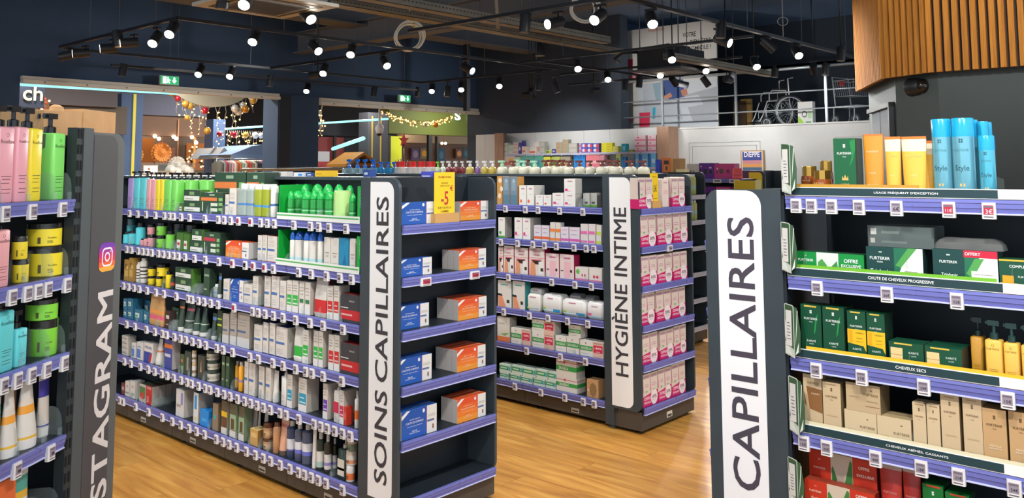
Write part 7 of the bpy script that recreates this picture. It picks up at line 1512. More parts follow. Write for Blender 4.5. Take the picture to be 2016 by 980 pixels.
simple('hanging_wire', 'thin wire with small loop hanging left of slatted canopy', 'wire', wireloop((9.5, 4.2206, 3.0708)))
t = thing('speaker', 'black bell-shaped pendant speaker below right track', 'speaker', (10.2, 8.5155, 3.3013))
b = MB(); b.loft(C16, [(.075, .075, .0), (.078, .078, .015), (.06, .06, .14), (.045, .045, .22), (.03, .03, .24)], M('#14151a', .5)); b.build('housing', t)
b = MB(); b.loft(C16, [(.079, .079, -.004), (.079, .079, .006)], M('#8a8274'), 0, 0); b.build('rim', t)
b = MB(); b.tube([(0, 0, .24), (0, 0, HC - 3.3013)], .005, WIRE, 4); b.build('cable', t)
# exit signs
for (x, y, z), lb in (((6.7202, 13.6, 2.9483), 'green exit sign above left shop front opening'), ((11.8488, 13.6, 2.9426), 'green exit sign above right shop front opening')):
    t = thing('exit_sign', lb, 'sign', (x, y, z), 0, 'green exit signs')
    b = MB(); b.box(-.16, .16, 0, .05, 0, .15, M('#b9bdb8')); b.build('housing', t)
    b = MB(); b.box(-.15, .15, -.006, 0, .008, .142, M('#0f9a5c', .4, emit=.9)); fp = b.build('green_face', t)
    w = M('#e8fff2', .4, emit=1.6); b = MB(); yy = -.0075
    b.face([(.075, yy, .025), (.115, yy, .075), (.09, yy, .075), (.09, yy, .125), (.06, yy, .125), (.06, yy, .075), (.035, yy, .075)], w)
    b.face([(-.12, yy, .02), (-.06, yy, .02), (-.06, yy, .13), (-.12, yy, .13)], w); b.face([(-.035 + .012*X, yy, .115 + .012*Z) for X, Z in C8], w)
    for a in ([(-.05, .09), (-.02, .10), (-.01, .06), (-.04, .06)], [(-.04, .06), (-.02, .06), (.005, .03), (-.01, .022), (-.03, .045)], [(-.04, .06), (-.03, .05), (-.05, .022), (-.062, .03)], [(-.02, .095), (.015, .08), (.012, .07), (-.02, .082)]): b.face([(X, yy, Z) for X, Z in a], w)
    b.build('running_figure', t, label='white running figure and down arrow')
    b = MB(); b.tube([(0, .025, .15), (0, .025, HC - z)], .006, WIRE, 4); b.build('hanging_rod', t)
# ================================================================ mezzanine
RAILM = M('#b9c0c6', .25, .45)
t = thing('guard_rail', 'grey metal guard rail along mezzanine edge', 'railing', (V0 + .12, 0, 2.31))
for zz, rr in ((.98, .026), (.565, .014), (.25, .014)): b = MB(); b.tube([(0, 3.2, zz), (0, 10.4, zz)], rr, RAILM, 8); b.build('top_rail' if zz > .9 else 'mid_rail', t)
for y in (5.7161, 7.4029, 8.9813, 10.6003): b = MB(); b.box(-.02, .02, y - .02, y + .02, 0, .97, RAILM); b.build('post', t)
PVV = V0 + .72
t = thing('advertising_panel', 'tall white advertising panel with sofa picture behind guard rail', 'poster', (PVV, 0, 2.28))
YA, YB = 8.0945, 10.7995
b = MB(); b.box(0, .03, YA, YB, 0, 4.4651 - 2.28, M('#cfccc6', .6)); pn = b.build('panel', t)
b = MB()
def shp(pts, col, e=1): b.face([(-.001*e, p[0], p[1] - 2.28) for p in pts], M(col, .6))
shp([(9.954, 3.234), (8.095, 3.331), (8.122, 2.335), (9.173, 2.372), (9.967, 2.56)], '#c9ced4', 1)
shp([(9.826, 3.301), (9.032, 3.298), (8.875, 2.515), (9.802, 2.659)], '#b9c0c8', 2)
shp([(8.863, 2.997), (8.1, 3.131), (8.12, 2.434), (8.646, 2.454)], '#a9adb5', 2)
shp([(9.355, 3.342), (8.855, 3.326), (8.829, 2.954), (9.184, 2.933), (9.326, 3.025)], '#3d5690', 3)
shp([(9.577, 3.283), (9.319, 3.318), (9.28, 2.949), (9.499, 2.909)], '#8fa9b8', 3)
shp([(9.327, 3.004), (9.157, 3.077), (9.111, 2.991), (9.28, 2.938)], '#c98a70', 4)
shp([(8.919, 3.104), (8.778, 3.136), (8.758, 3.011), (8.875, 2.977)], '#c07f66', 4)
shp([(9.184, 2.933), (8.518, 2.997), (8.41, 2.798), (8.928, 2.733)], '#c3c9d2', 4)
shp([(10.505, 3.567), (9.909, 3.575), (9.913, 3.382), (10.327, 3.226), (10.51, 3.293)], '#e08a94', 2)
shp([(10.289, 3.846), (10.056, 3.847), (10.061, 3.62), (10.293, 3.627)], '#cf3a58', 3)
shp([(10.58, 3.805), (10.316, 3.804), (10.32, 3.608), (10.557, 3.604)], '#2f9ac0', 3)
shp([(10.658, 3.192), (10.444, 3.278), (10.395, 3.089), (10.594, 3.024)], '#2f9ac0', 3)
shp([(9.914, 2.696), (9.652, 2.695), (9.67, 2.4), (9.92, 2.398)], '#e0385c', 3)
shp([(9.588, 2.787), (9.514, 2.793), (9.531, 2.563), (9.593, 2.555)], '#2fb0cf', 3)
shp([(10.339, 2.575), (10.005, 2.583), (10.083, 2.5), (10.289, 2.497)], '#dfa0a4', 3)
cc_ = (15.12, 10.5629, 4.0247); b.face([(-.003, cc_[1] + .11*x, cc_[2] - 2.28 + .13*z) for x, z in C16], M('#cf4a44'))
b.build('printed_picture', pn)
b = MB(); tm = M('#26262b', .6)
def ptext(s, px, w, h, m_=tm):
    V, F = glyphs(s, .01); xs = [v[0] for v in V]; zs = [v[1] for v in V]; sx = w/(max(xs) - min(xs)); sz = h/(max(zs) - min(zs)); i = len(b.v); k = b.mat(m_)
    for a, c in V: b.v.append((-.004, px[1] + w/2 - (a - min(xs))*sx, px[2] - 2.28 + (c - (max(zs) + min(zs))/2)*sz))
    for f in F: b.f.append(tuple(i + a for a in f)); b.mi.append(k); b.sm.append(False)
ptext('VOTRE', (15.12, 8.6928, 4.2221), .30, .10); ptext('BIEN-ÊTRE', (15.12, 8.4438, 4.0722), .46, .13); ptext('À DOMICILE !', (15.12, 8.527, 3.9472), .62, .11); ptext('vitadomia', (15.12, 9.4658, 4.4124), .40, .075, M('#cf8a7c')); ptext('Découvrez toute', (15.12, 10.2312, 2.7973), .20, .03, M('#8a8580')); ptext('notre offre sur', (15.12, 10.245, 2.7493), .18, .03, M('#8a8580')); ptext('Vitadomia.com', (15.12, 10.246, 2.7007), .19, .03, M('#8a8580'))
ptext('À découvrir', (15.12, 10.2137, 4.3864), .18, .035, M('#8a857f')); ptext('conseils', (15.12, 10.5629, 4.0247), .14, .03, M('#e8c9c4'))
b.build('lettering', pn)
# wheelchair on the mezzanine
def wheel(r, tr, mt, spokes=18, hub=.03, y=0):
    b = MB(); b.tube([(r*math.cos(a), y, r*math.sin(a)) for a in [2*PI*i/32 for i in range(32)]], tr, M('#3a3d40', .6), 6, True)
    b.tube([((r - tr*1.6)*math.cos(a), y, (r - tr*1.6)*math.sin(a)) for a in [2*PI*i/32 for i in range(32)]], tr*.6, M('#cfd4d8', .25, .3), 6, True)
    for i in range(spokes): a = 2*PI*i/spokes; b.tube([(hub*math.cos(a), y, hub*math.sin(a)), ((r - tr)*math.cos(a + .2), y, (r - tr)*math.sin(a + .2))], .003, M('#c5cace', .3, .3), 4)
    b.tube([(0, y - .03, 0), (0, y + .03, 0)], hub, M('#5c6064', .4), 8); return b
def wheelchair(label, loc, rz):
    t = thing('wheelchair', label, 'wheelchair', loc, rz); ch = M('#cfd4d8', .25, .3); bk = M('#16181b', .7)
    for s in (-.27, .27):
        o = wheel(.29, .018, ch).build('big_wheel', t); o.location = (0, s, .29)
        b = MB(); b.tube([(.255*math.cos(a), 0, .255*math.sin(a)) for a in [2*PI*i/28 for i in range(28)]], .009, ch, 6, True); q = b.build('hand_rim', o); q.location = (0, .05 if s > 0 else -.05, 0)
        o = wheel(.085, .016, ch, 8, .015).build('caster_wheel', t); o.location = (-.42, s*.8, .085)
        b = MB(); s2 = s*.8; b.tube([(.10, s2, .92), (.0, s2, .90), (.02, s2, .50), (.04, s2, .30), (-.42, s2, .30), (-.42, s2, .12)], .012, ch, 6); b.tube([(.02, s2, .50), (-.40, s2, .48), (-.50, s2, .20), (-.56, s2, .10)], .012, ch, 6); b.tube([(-.04, s2, .52), (-.04, s2, .68), (-.30, s2, .68), (-.36, s2, .62), (-.36, s2, .48)], .012, ch, 6); b.build('side_frame', t)
        b = MB(); b.box(-.30, -.02, s2 - .025, s2 + .025, .685, .71, bk); b.build('armrest', t)
        b = MB(); b.box(-.68, -.52, s2*.3, s2, .09, .10, bk); b.build('footrest', t)
    b = MB(); b.box(-.40, .0, -.21, .21, .47, .50, bk); b.build('seat', t); b = MB(); b.box(.0, .03, -.21, .21, .50, .86, bk); b.build('backrest', t)
    return t
wheelchair('grey folding wheelchair on mezzanine behind guard rail', (15.35, 6.8456, 2.285), math.radians(-45))
t = thing('carton_box', 'white box with green wheel picture beside wheelchair', 'box', (V0 + .36, 6.3319, 2.285), -PI/2)
b = MB(); b.box(0, .27, 0, .12, 0, .42, M('#d8d8d4', .5)); bx_ = b.build('carton', t)
b = MB(); b.face([(.0, -.001, .02), (.12, -.001, .02), (.06, -.001, .12), (.01, -.001, .17)], M('#9acb2e')); b.face([(.12 + .05*x, -.001, .20 + .06*z) for x, z in C12], M('#4c4f52')); b.face([(.12 + .035*x, -.002, .20 + .042*z) for x, z in C12], M('#d8d8d4')); b.box(.14, .24, -.001, 0, .03, .07, M('#5a9a6c')); b.box(.18, .25, -.001, 0, .12, .25, M('#a9d0a0')); b.build('print', bx_)
t = thing('shopping_trolley', 'wire trolley with front casters at right end of mezzanine', 'trolley', (15.2, 5.5202, 2.285), math.radians(70))
ch = M('#b9bec3', .3, .3); b = MB()
for i in range(9):
    u_ = -.2 + i*.05; b.tube([(-.18, u_, .50), (-.22, u_*1.1, .78)], .004, ch, 4); b.tube([(-.18, u_, .50), (.18, u_, .50)], .004, ch, 4); b.tube([(.18, u_, .50), (.22, u_*1.1, .78)], .004, ch, 4)
b.build('wire_basket', t); b = MB(); b.tube([(-.22, -.22, .78), (.22, -.22, .78), (.22, .22, .78), (-.22, .22, .78)], .009, ch, 6, True); b.tube([(-.25, -.2, .32), (.25, -.2, .32), (.25, .2, .32), (-.25, .2, .32)], .014, ch, 6, True); b.tube([(.2, -.2, .32), (.25, -.2, .85), (.25, .2, .85), (.2, .2, .32)], .012, ch, 6); b.build('frame', t)
for x, y in ((-.22, -.2), (-.22, .2), (.22, -.2), (.22, .2)): o = wheel(.075, .018, ch, 6, .015).build('caster_wheel', t); o.location = (x, y, .09); b = MB(); b.tube([(x, y + .03, .09), (x, y + .02, .32)], .010, ch, 6); b.build('fork', t)
b = MB(); b.box(.21, .23, -.06, .06, .70, .80, M('#b8382e')); b.build('handle_label', t, label='red label')
for k, (px, w, hh, col) in enumerate(((1455, .28, .62, '#5d4632'), (1466, .24, .66, '#b08a4a'))):
    p = ((16.2, 8.1937, 2.4355), (16.2, 8.0699, 2.4308))[k]; b = MB(); b.box(0, .05, -w/2, w/2, 0, hh, M(col, .7)); simple('wooden_board', ('dark brown board leaning at back of mezzanine', 'tan board with rounded top at back of mezzanine')[k], 'board', b, (p[0] + .06*k, p[1], 2.285))
# ================================================================ back wall unit, poster, pink stand, far gondola
Yl, Yr = 13.063, 8.563
t = thing('wall_shelving', 'white wall shelving unit with beech side panels and lit shelves', 'shelving', (V0 - .34, Yl, 0), -PI/2)
Wd = Yl - Yr
b = MB(); b.box(.02, Wd - .02, .315, .335, 0, 2.33, WHITEP); b.build('back_panel', t)
n = 6
for i in range(n): b = MB(); b.box(.24 + i*(Wd - .48)/n + .004, .24 + (i+1)*(Wd - .48)/n - .004, .305, .315, 1.4, 2.33, WHITEP); b.build('wall_panel', t)
for x in (0, Wd - .26): b = MB(); b.box(x, x + .26, -.02, .02, .0, 2.33, BEECH); b.box(x + (0 if x == 0 else .24), x + (.02 if x == 0 else .26), .02, .33, 0, 2.33, BEECH); b.build('side_panel', t, label='beech side panel')
ZB = [1.86, 1.56]
for z in ZB + [1.15, .8, .4]:
    s = obj('shelf', board_mesh(Wd - .56, .30, WHITEP), t, (.28, .0, z)); obj('price_rail', rail_mesh(Wd - .57, '#b9bcd8', '#dcdcea'), s, (.004, 0, -.04))
    for i in range(15): obj('price_tag', tag_mesh(), s, (.12 + i*(Wd - .8)/15 + .05*((i*7) % 5 - 2)/5, -.010, -.048))
b = MB(); x0, x1, z0, z1 = (13.209, 13.803, 1.391, 2.353); b.box(V0 - .2, V0, x0, (x0 + x1)/2 - .003, 0, 2.32, WHITEP); b.box(V0 - .2, V0, (x0 + x1)/2 + .003, x1, 0, 2.32, WHITEP); simple('wall_cabinet', 'plain white double cabinet in the back corner', 'cabinet', b)
y0, y1, z0, z1 = (6.823, 7.264, 1.405, 1.851)
t = thing('framed_poster', 'framed DIEPPE seaside travel poster on white wall', 'poster', (V0 - .0, y0, z0)); w, h = y1 - y0, z1 - z0
b = MB(); b.box(-.03, 0.005, 0, w, 0, h, M('#b58a4e', .5)); fr = b.build('frame', t)
b = MB()
def pz(a, c, d, e, col, k=0): b.box(-.0312 - .0004*k, -.03, a*w, c*w, d*h, e*h, M(col, .5))
pz(.04, .96, .03, .97, '#d8d2c6'); pz(.08, .92, .60, .94, '#3f4a94', 1); pz(.08, .92, .46, .60, '#c98a94', 1); pz(.08, .92, .32, .46, '#e0a05c', 1); pz(.08, .92, .20, .32, '#4f6a8c', 1); pz(.08, .92, .06, .20, '#7fa4b0', 1)
V, F = glyphs('DIEPPE', .02); xs = [v[0] for v in V]; sx = w*.68/(max(xs) - min(xs)); i0 = len(b.v); k_ = b.mat(M('#e8e6ee'))
for a, c in V: b.v.append((-.0335, w*.84 - (a - min(xs))*sx, h*.74 + c*sx*1.25))
for f in F: b.f.append(tuple(i0 + a for a in f)); b.mi.append(k_); b.sm.append(False)
b.build('print', fr)
YP0 = 5.0595; YP1 = 4.3093; ZP = [1.423, 1.163]
t = thing('gift_stand', 'dark stand with purple and pink gift boxes before white wall', 'stand', (8.6, YP0, 0), -PI/2); Wp = YP0 - YP1
b = MB(); b.box(0, Wp, .28, .30, .05, 1.42, M('#2b2330')); b.build('back_panel', t)
for x in (0, Wp - .02): b = MB(); b.box(x, x + .02, .0, .3, 0, 1.36, M('#3a2c46')); b.build('side_panel', t)
for z in ZP + [.86, .6, .34, .1]:
    s = obj('shelf', board_mesh(Wp - .05, .28), t, (.025, 0, z)); obj('price_rail', rail_mesh(Wp - .05), s, (0, 0, -.04))
    for px in (.30, .62, .92): b = MB(); b.box(-.05, .05, -.012, -.008, -.045, -.005, M('#d4d0cc')); b.box(-.035, .035, -.0128, -.012, -.03, -.015, M('#5a5560')); q = b.build('price_card', s); q.location = (px*(Wp - .1), 0, 0)
for i in range(5):
    b = MB(); b.box(-.10, .10, 0, .12, 0, .17, M('#57207e', .45)); b.box(-.06, .0, -.001, 0, .04, .11, M('#241a2c')); simple('gift_box', '%s purple gift box down left side of gift stand' % ORD[i], 'box', b, (8.63, YP0 - 0.29, ZP[1] - .26*(i + 1) + .02 + .001), -PI/2, 'purple gift boxes on gift stand')
g4y = 4.4585
g4 = end_gondola('gondola', 'dark gondola with lime yellow end sign, far behind CAPILLAIRES sign', (9.0, g4y + .065 + 2.4, 0), 2.4, 'dark double-sided gondolas', {}, {}, dict(words=[], span=(.35, 1.1), lx0=2.40 + .10, lx1=2.40 + .19, white=(2.47, 2.63)), None, colour='#dcdc14', tcol='#5a5a20')
t = thing('display_box', 'yellow acrylic display box in front of lime yellow sign', 'box', (7.0, 3.5053, 1.3278), -PI/2)
b = MB(); b.box(-.10, .10, 0, .006, 0, .105, M('#c9a80f', .3)); b.box(-.104, -.098, -.002, .1, 0, .11, M('#d9cf8a', .3)); b.box(.098, .104, -.002, .1, 0, .11, M('#d9cf8a', .3)); b.box(-.1, .1, 0, .1, -.004, 0, M('#c9a80f')); b.build('panel', t)
b = MB(); b.box(-.10, .10, 0, .1, -1.3278, -.03, DARKB); b.box(-.13, .13, -.02, .14, -.03, -.004, ANTH); b.build('stand', t)
# steel rail behind the left part of the gondolas
p0, p1 = (7.4, 12.5133, 1.544), (7.4, 9.5138, 1.5521)
t = thing('steel_rail', 'brushed steel tubular rail behind SOINS CAPILLAIRES gondola', 'rail', (p0[0], p0[1], 0)); dY = p1[1] - p0[1]
b = MB(); b.tube([(0, 0.0, 0), (0, 0.0, 1.48), (0, -.03, 1.53), (0, -.10, 1.55), (0, dY + .1, 1.55), (0, dY + .03, 1.53), (0, dY, 1.48), (0, dY, 0)], .022, M('#a39d94', .3, .7), 8); b.build('tube', t)
b = MB(); b.tube([(0, 0, .8), (0, dY, .8)], .014, M('#a39d94', .3, .7), 6); b.build('lower_bar', t)
# ================================================================ shopping arcade beyond the shop front
b = MB(); b.box(-4, 26, U0 + .35, 25, 3.9, 4.0, M('#5b5a5c', .9)); struct('ceiling_arcade', b)
b = MB(); b.box(-4, 26, 24.8, 25, 0, 4, M('#2b3038', .9)); struct('wall_arcade', b)
def slabs(name, label, cat, items, u):
    t = thing(name, label, cat, (0, u, 0))
    for nm, (x0, x1, z0, z1), y0, y1, mt in items: b = MB(); b.box(x0, x1, y0, y1, z0, z1, mt if not isinstance(mt, str) else M(mt, .7)); b.build(nm, t)
    return t
BL = '#4a6590'
bak = slabs('shop', 'brown bakery front with warm lit window, left opening', 'shop', [
    ('fascia', (9.036, 10.825, 2.358, 2.876), -.05, .3, '#6f5646'), ('soffit', (7.728, 10.809, 2.845, 3.351), -.1, .3, '#5d6378'),
    ('back_wall', (9.641, 11.693, 1.207, 2.418), 1.5, 1.6, '#7d6f68'), ('wood_panel', (9.809, 10.202, 1.538, 2.348), 1.36, 1.4, '#a8682c'), ('wood_panel', (11.078, 11.593, 1.532, 2.244), 1.36, 1.4, '#b8743a'), ('notice_board', (10.23, 10.757, 1.666, 2.123), 1.36, 1.4, '#a07a6c'),
    ('counter', (8.889, 10.649, 0.997, 1.524), -.4, .2, '#b9a894')], 20)
b = MB(); x0, x1, z0, z1 = (8.877, 10.638, 1.512, 1.716); b.box(x0, x1, -.42, -.40, z0, z1, GLASSM); b.build('counter_glass', bak)
for i, px in enumerate([(9.0472, 19.9, 2.3337), (9.1092, 19.9, 2.2756), (9.5095, 19.9, 2.3452), (9.6109, 19.9, 2.2871), (9.9756, 19.9, 2.3446), (10.0413, 19.9, 2.2969), (10.4446, 19.9, 2.3436), (10.555, 19.9, 2.2083)]):
    q = MB(); q.ball((0, 0, 0), .05, M('#ffdcb0', .4, emit=7), 8, 4); o = q.build('downlight', bak); o.location = (px[0], px[1] - 20, px[2])
x0, x1, z0, z1 = (9.022, 9.369, 1.457, 1.655); b = MB(); b.box(x0, x1, 0, .04, z0, z1, M('#d9d6cf', .4)); o = simple('menu_screen', 'lit white menu board on bakery counter', 'screen', b, (0, 19.4, 0)); b = MB(); b.box(x0 + .03, x1 - .03, -.003, 0, z0 + .04, z1 - .03, M('#f2eee2', .4, emit=1.6)); b.box(x0 + .1, x0 + .16, -.005, -.003, z0 + .08, z0 + .14, M('#c98a5c')); b.build('screen', o)
def pom(label, p, r, col, cat='wreath', string=None):
    t = thing('hanging_decoration', label, cat, p, 0, 'paper decorations in bakery window'); b = MB()
    for i in range(18):
        a = 2*PI*i/18; b.face([(0, -.03, 0), (r*math.cos(a), 0, r*math.sin(a)), (r*math.cos(a + .25), .03, r*math.sin(a + .25))], M(col, .6)); b.face([(0, .03, 0), (r*.8*math.cos(a + .12), -.04, r*.8*math.sin(a + .12)), (r*.8*math.cos(a + .4), -.04, r*.8*math.sin(a + .4))], M(col, .6))
    b.build('petals', t)
    if string: b = MB(); b.tube([(0, 0, r), (0, 0, r + string)], .012, M('#d99a6a'), 4); b.build('ribbon', t)
pom('amber paper rosette hanging in bakery window', (9.8305, 20.2, 1.9546), .26, '#d98a3c', string=.5)
pom('white paper rosette standing above bakery counter', (10.0881, 19.9, 1.6332), .24, '#d9d4cb', string=.9)
pom('gold paper rosette at left edge of bakery window', (9.1991, 20.2, 1.8999), .20, '#b8843a')
for k, px in enumerate([(9.8252, 19.7, 1.5359), (9.9789, 19.7, 1.4746), (10.195, 19.7, 1.5343), (10.2869, 19.7, 1.497)]):
    b = MB(); b.ball((0, 0, 0), .13, M('#e6ddd2', .5, emit=.25), 10, 6); simple('globe_lamp', ORD[k] + ' white globe on bakery counter from left', 'lamp', b, px, 0, 'white globes on bakery counter')
t = thing('christmas_tree', 'small dark tree with warm lights in bakery window', 'tree', (10.7847, 20.4, 1.5965)); b = MB(); rr = random.Random(3)
for i in range(60): z = rr.random(); a = rr.uniform(0, 2*PI); r_ = .34*(1 - z) + .03; b.face([(r_*math.cos(a), r_*math.sin(a), z*.62), (r_*.5*math.cos(a + .3), r_*.5*math.sin(a + .3), z*.62 + .1), (r_*.5*math.cos(a - .3), r_*.5*math.sin(a - .3), z*.62 + .08)], M('#3a3226' if i % 3 else '#6d4f26', .7))
b.build('foliage', t, kind='stuff'); b = MB(); b.tube([(0, 0, 0), (0, 0, .95)], .03, M('#e0a05c', .5, emit=.6), 6); b.build('trunk', t); b = MB()
for i in range(14): a = rr.uniform(0, 6.28); z = rr.random()*.7; b.ball((.25*(1 - z)*math.cos(a), .25*(1 - z)*math.sin(a) - .05, z), .025, M('#ffcf8a', .4, emit=5), 5, 3)
b.build('lights', t, kind='stuff')
for lb, e in (('blue pillar with yellow neon line left of bakery', (8.21, 8.694, 1.429, 3.22)), ('slim blue pillar right of bakery window', (10.395, 10.712, 1.41, 2.745))):
    t = thing('pillar', lb, 'pillar', (0, 19, 0)); b = MB(); b.box(e[0], e[1], -.2, .2, 0, e[3] + .0, M(BL, .6)); b.build('shaft', t)
    if 'neon' in lb: b = MB(); b.box(e[0] + .26, e[0] + .32, -.215, -.2, 0, e[3], M('#b9b04a', .5, emit=.5)); b.build('neon_line', t)
x0, x1, z0, z1 = (5.6, 6.004, 2.694, 3.153)
t = thing('shop_sign', 'dark shop sign with glowing cream letters ch, far left', 'sign', (x0, 17, z0)); b = MB(); b.box(-1.2, x1 - x0, 0, .06, 0, z1 - z0, M('#1c2436')); b.build('board', t)
b = MB(); b.text('ch', (x1 - x0)*.48, (z1 - z0)*.58, (x1 - x0)*.82, M('#ffe68a', .4, emit=1.5), -.03, None, 0, None, .005); b.build('letters', t)
b = MB(); x0, x1, z0, z1 = (6.067, 8.21, 2.309, 2.907); b.box(x0, x1, 18.5, 18.6, z0, z1, M('#5a544e', .8)); x0, x1, z0, z1 = (6.014, 7.952, 2.874, 3.312); b.box(x0, x1, 18.4, 18.7, z0, z1, M('#57545a', .8)); struct('wall_arcade_left', b)
# LED lines
def led(label, a, c, r=.025): b = MB(); b.tube([a, c], r, M('#8fe6ee', .4, emit=1.25), 6); simple('light_line', label, 'light', b, group='turquoise light lines')
led('long turquoise light line under left roller shutter', (4.7288, 14.4, 2.8713), (7.2595, 14.4, 2.8875)); led('turquoise light line above clothes market', (10.5876, 19.0, 2.506), (11.6103, 18.0, 2.6027)); led('turquoise light line in right opening', (12.7703, 18.0, 2.6938), (14.2639, 17.0, 2.8277)); led('slanting turquoise light line in dark shop window', (14.7381, 20.0, 2.1181), (13.861, 17.5, 2.3347), .05)
# round hanging bulkhead with garland
c = (9.2582, 17.0, 3.3251)
t = thing('round_bulkhead', 'round grey ceiling bulkhead edged with hanging light garland', 'bulkhead', (c[0], 17.0, 0)); R0 = 0.923
zb = 2.8779
b = MB(); pts = [(R0*1.1*math.cos(a), zb + .62 + .62*math.sin(a)) for a in [PI + PI*i/20 for i in range(21)]]; b.extr(list(reversed(pts + [(R0*1.1, zb + .62), (R0*1.1, 3.9), (-R0*1.1, 3.9)])), 'y', -.15, .15, M('#b0ad9c', .8)); b.build('disc', t)
def garland(name, label, fn, n, drop, wire, balls, seed, every=1):
    rr = random.Random(seed); t = thing(name, label, 'garland', fn(0)); p0 = mathutils.Vector(fn(0)); W_b, L_b, B_b = MB(), MB(), MB()
    for i in range(n):
        p = mathutils.Vector(fn(i/(n - 1))) - p0; L = drop(i/(n - 1), rr); pts = [tuple(p)]; k = max(2, int(L/.11)); q = p.copy()
        for j in range(k):
            q = q + mathutils.Vector((rr.uniform(-.06, .06), rr.uniform(-.02, .02), -L/k)); pts.append(tuple(q))
            if rr.random() < .8: L_b.ball(tuple(q + mathutils.Vector((rr.uniform(-.04, .04), -.03, 0))), rr.uniform(.010, .019), M('#ffc86a', .4, emit=6), 5, 3)
        W_b.tube(pts, .007, M(wire, .6), 3)
        if balls and rr.random() < balls: B_b.ball(tuple(q if rr.random() < .5 else p + mathutils.Vector((0, -.02, -.1))), rr.uniform(.06, .09), M(rr.choice(['#c9a24a', '#b02438', '#d8d6d0', '#c98a2c']), .25, .3), 8, 5)
    W_b.build('wires', t, kind='stuff'); L_b.build('bulbs', t, kind='stuff')
    if B_b.f: B_b.build('baubles', t, kind='stuff')
garland('light_garland', 'curtain of warm fairy lights and baubles around bulkhead edge', lambda s: (c[0] + R0*1.1*math.cos(PI + PI*(.03 + .94*s)), 16.80, zb + .62 + .62*math.sin(PI + PI*(.03 + .94*s))), 26, lambda s, r: r.uniform(.2, .62)*(.55 + .5*math.sin(PI*s)), '#a9a6a0', .55, 2)
garland('light_garland', 'second dense fairy light garland above clothes market', lambda s: (10.0439 + s*1.18, 18.0, 2.4493), 24, lambda s, r: r.uniform(.15, .42), '#8f8a80', .3, 5)
for k, (px, ln) in enumerate([((9.8995, 15.5, 3.0349), 0.66), ((11.0441, 15.5, 2.8246), 0.55), ((11.1221, 15.5, 2.9286), 0.55)]):
    garland('light_string', ORD[k] + ' short fairy light string hanging beside dark column', lambda s, q=px: (q[0] + .02*s, q[1], q[2]), 2, lambda s, r, L=ln: L, '#c9c6c0', 0, 9 + k)
q0, q1 = (12.8041, 15.5, 2.9086), (15.1166, 15.5, 2.877)
garland('light_garland', 'thick golden light swag in front of green shop', lambda s: (q0[0] + (q1[0] - q0[0])*s, 15.5, q0[2] + (q1[2] - q0[2])*s - .20*math.sin(PI*s) + .02), 60, lambda s, r: r.uniform(.05, .16), '#b8842c', .08, 12)
# wreath far left
t = thing('light_wreath', 'round red and gold light wreath behind pump bottles', 'wreath', (5.8542, 17.5, 2.6832)); b = MB(); L_b = MB(); rr = random.Random(8)
b.tube([(.33*math.cos(a), 0, .33*math.sin(a)) for a in [2*PI*i/20 for i in range(20)]], .10, M('#6d4a2c', .8), 6, True); b.build('ring', t)
for i in range(70): a = rr.uniform(0, 2*PI); r_ = .33 + rr.uniform(-.11, .11); L_b.ball((r_*math.cos(a), -.1, r_*math.sin(a)), .022, M('#ffcf7a', .4, emit=6) if i % 4 else M('#c03030'), 5, 3)
L_b.build('bulbs', t, kind='stuff')
# clothes market stall
x0, x1, z0, z1 = (9.834, 11.019, 1.822, 2.083)
t = thing('market_stall', 'market stall with pale blue canvas roof in arcade', 'stall', (x0, 17, 0)); w = x1 - x0 + .5
b = MB(); b.extr([(0, z0 + .05), (w, z0 + .05), (w, z1 + .05), (w*.45, z1 + .02), (w*.3, z1 - .02)], 'y', 0, 1.4, M('#6a84ac', .7)); b.extr([(0, z0 - .07), (w, z0 - .07), (w, z0 + .05), (0, z0 + .05)], 'y', -.01, 0, M('#748fb5', .7)); b.build('canvas_roof', t)
for x in (.1, w - .1): b = MB(); b.box(x - .03, x + .03, .1, .16, 0, z0, M('#8a8f96')); b.build('leg', t)
for xx in (.35, 1.05): b = MB(); b.box(xx, xx + .5, .1, .25, z0 - .11, z0 - .07, M('#fff0c8', .4, emit=2)); b.build('lamp', t)
x2, x3, z2, z3 = (9.81, 10.182, 1.793, 2.042); t2 = thing('market_stall', 'second pale grey canvas stall roof behind clothes', 'stall', (x2, 17.6, 0)); b = MB(); b.extr([(0, z2), (x3 - x2 + .3, z2), (x3 - x2, z2 + .1), (.2, z3)], 'y', 0, 1.2, M('#9a9c9e', .7)); b.build('canvas_roof', t2); b = MB(); b.box(.05, .1, .1, .15, 0, z2, M('#8a8f96')); b.build('leg', t2)
rk = [(9.3909, 16.8, 1.7807), (10.8529, 16.8, 1.8117)]
t = thing('clothes_rack', 'long chrome rail hung with coloured clothes at market stall', 'rack', (rk[0][0], 16.8, 0)); Lr = rk[1][0] - rk[0][0]; b = MB(); b.tube([(0, 0, 0), (0, 0, rk[0][2]), (Lr, 0, rk[0][2]), (Lr, 0, 0)], .015, M('#9aa0a6', .3, .8), 6); b.build('rail', t)
gcol = ['#5a5a52', '#8a8c86', '#a02a4a', '#8f8f8c', '#d9a0a8', '#e0dad2', '#b5623a', '#c97a4a', '#8fb5a8', '#d6d2ca', '#a8503a', '#c0523c', '#8c8a86', '#c9b9a4', '#2c3048', '#3a3a44', '#8f4a5c', '#5a2a8c', '#7a5a9a', '#c9c2b4', '#c4a07a', '#d2b48c', '#b59a78', '#c8b294']
gnames = ['dark grey', 'mid grey', 'crimson', 'stone grey', 'pink', 'off-white', 'rust', 'light rust', 'sage green', 'white', 'brick red', 'orange red', 'warm grey', 'beige', 'navy', 'charcoal', 'plum', 'deep violet', 'lilac', 'cream', 'camel', 'sand', 'brown beige', 'light tan']
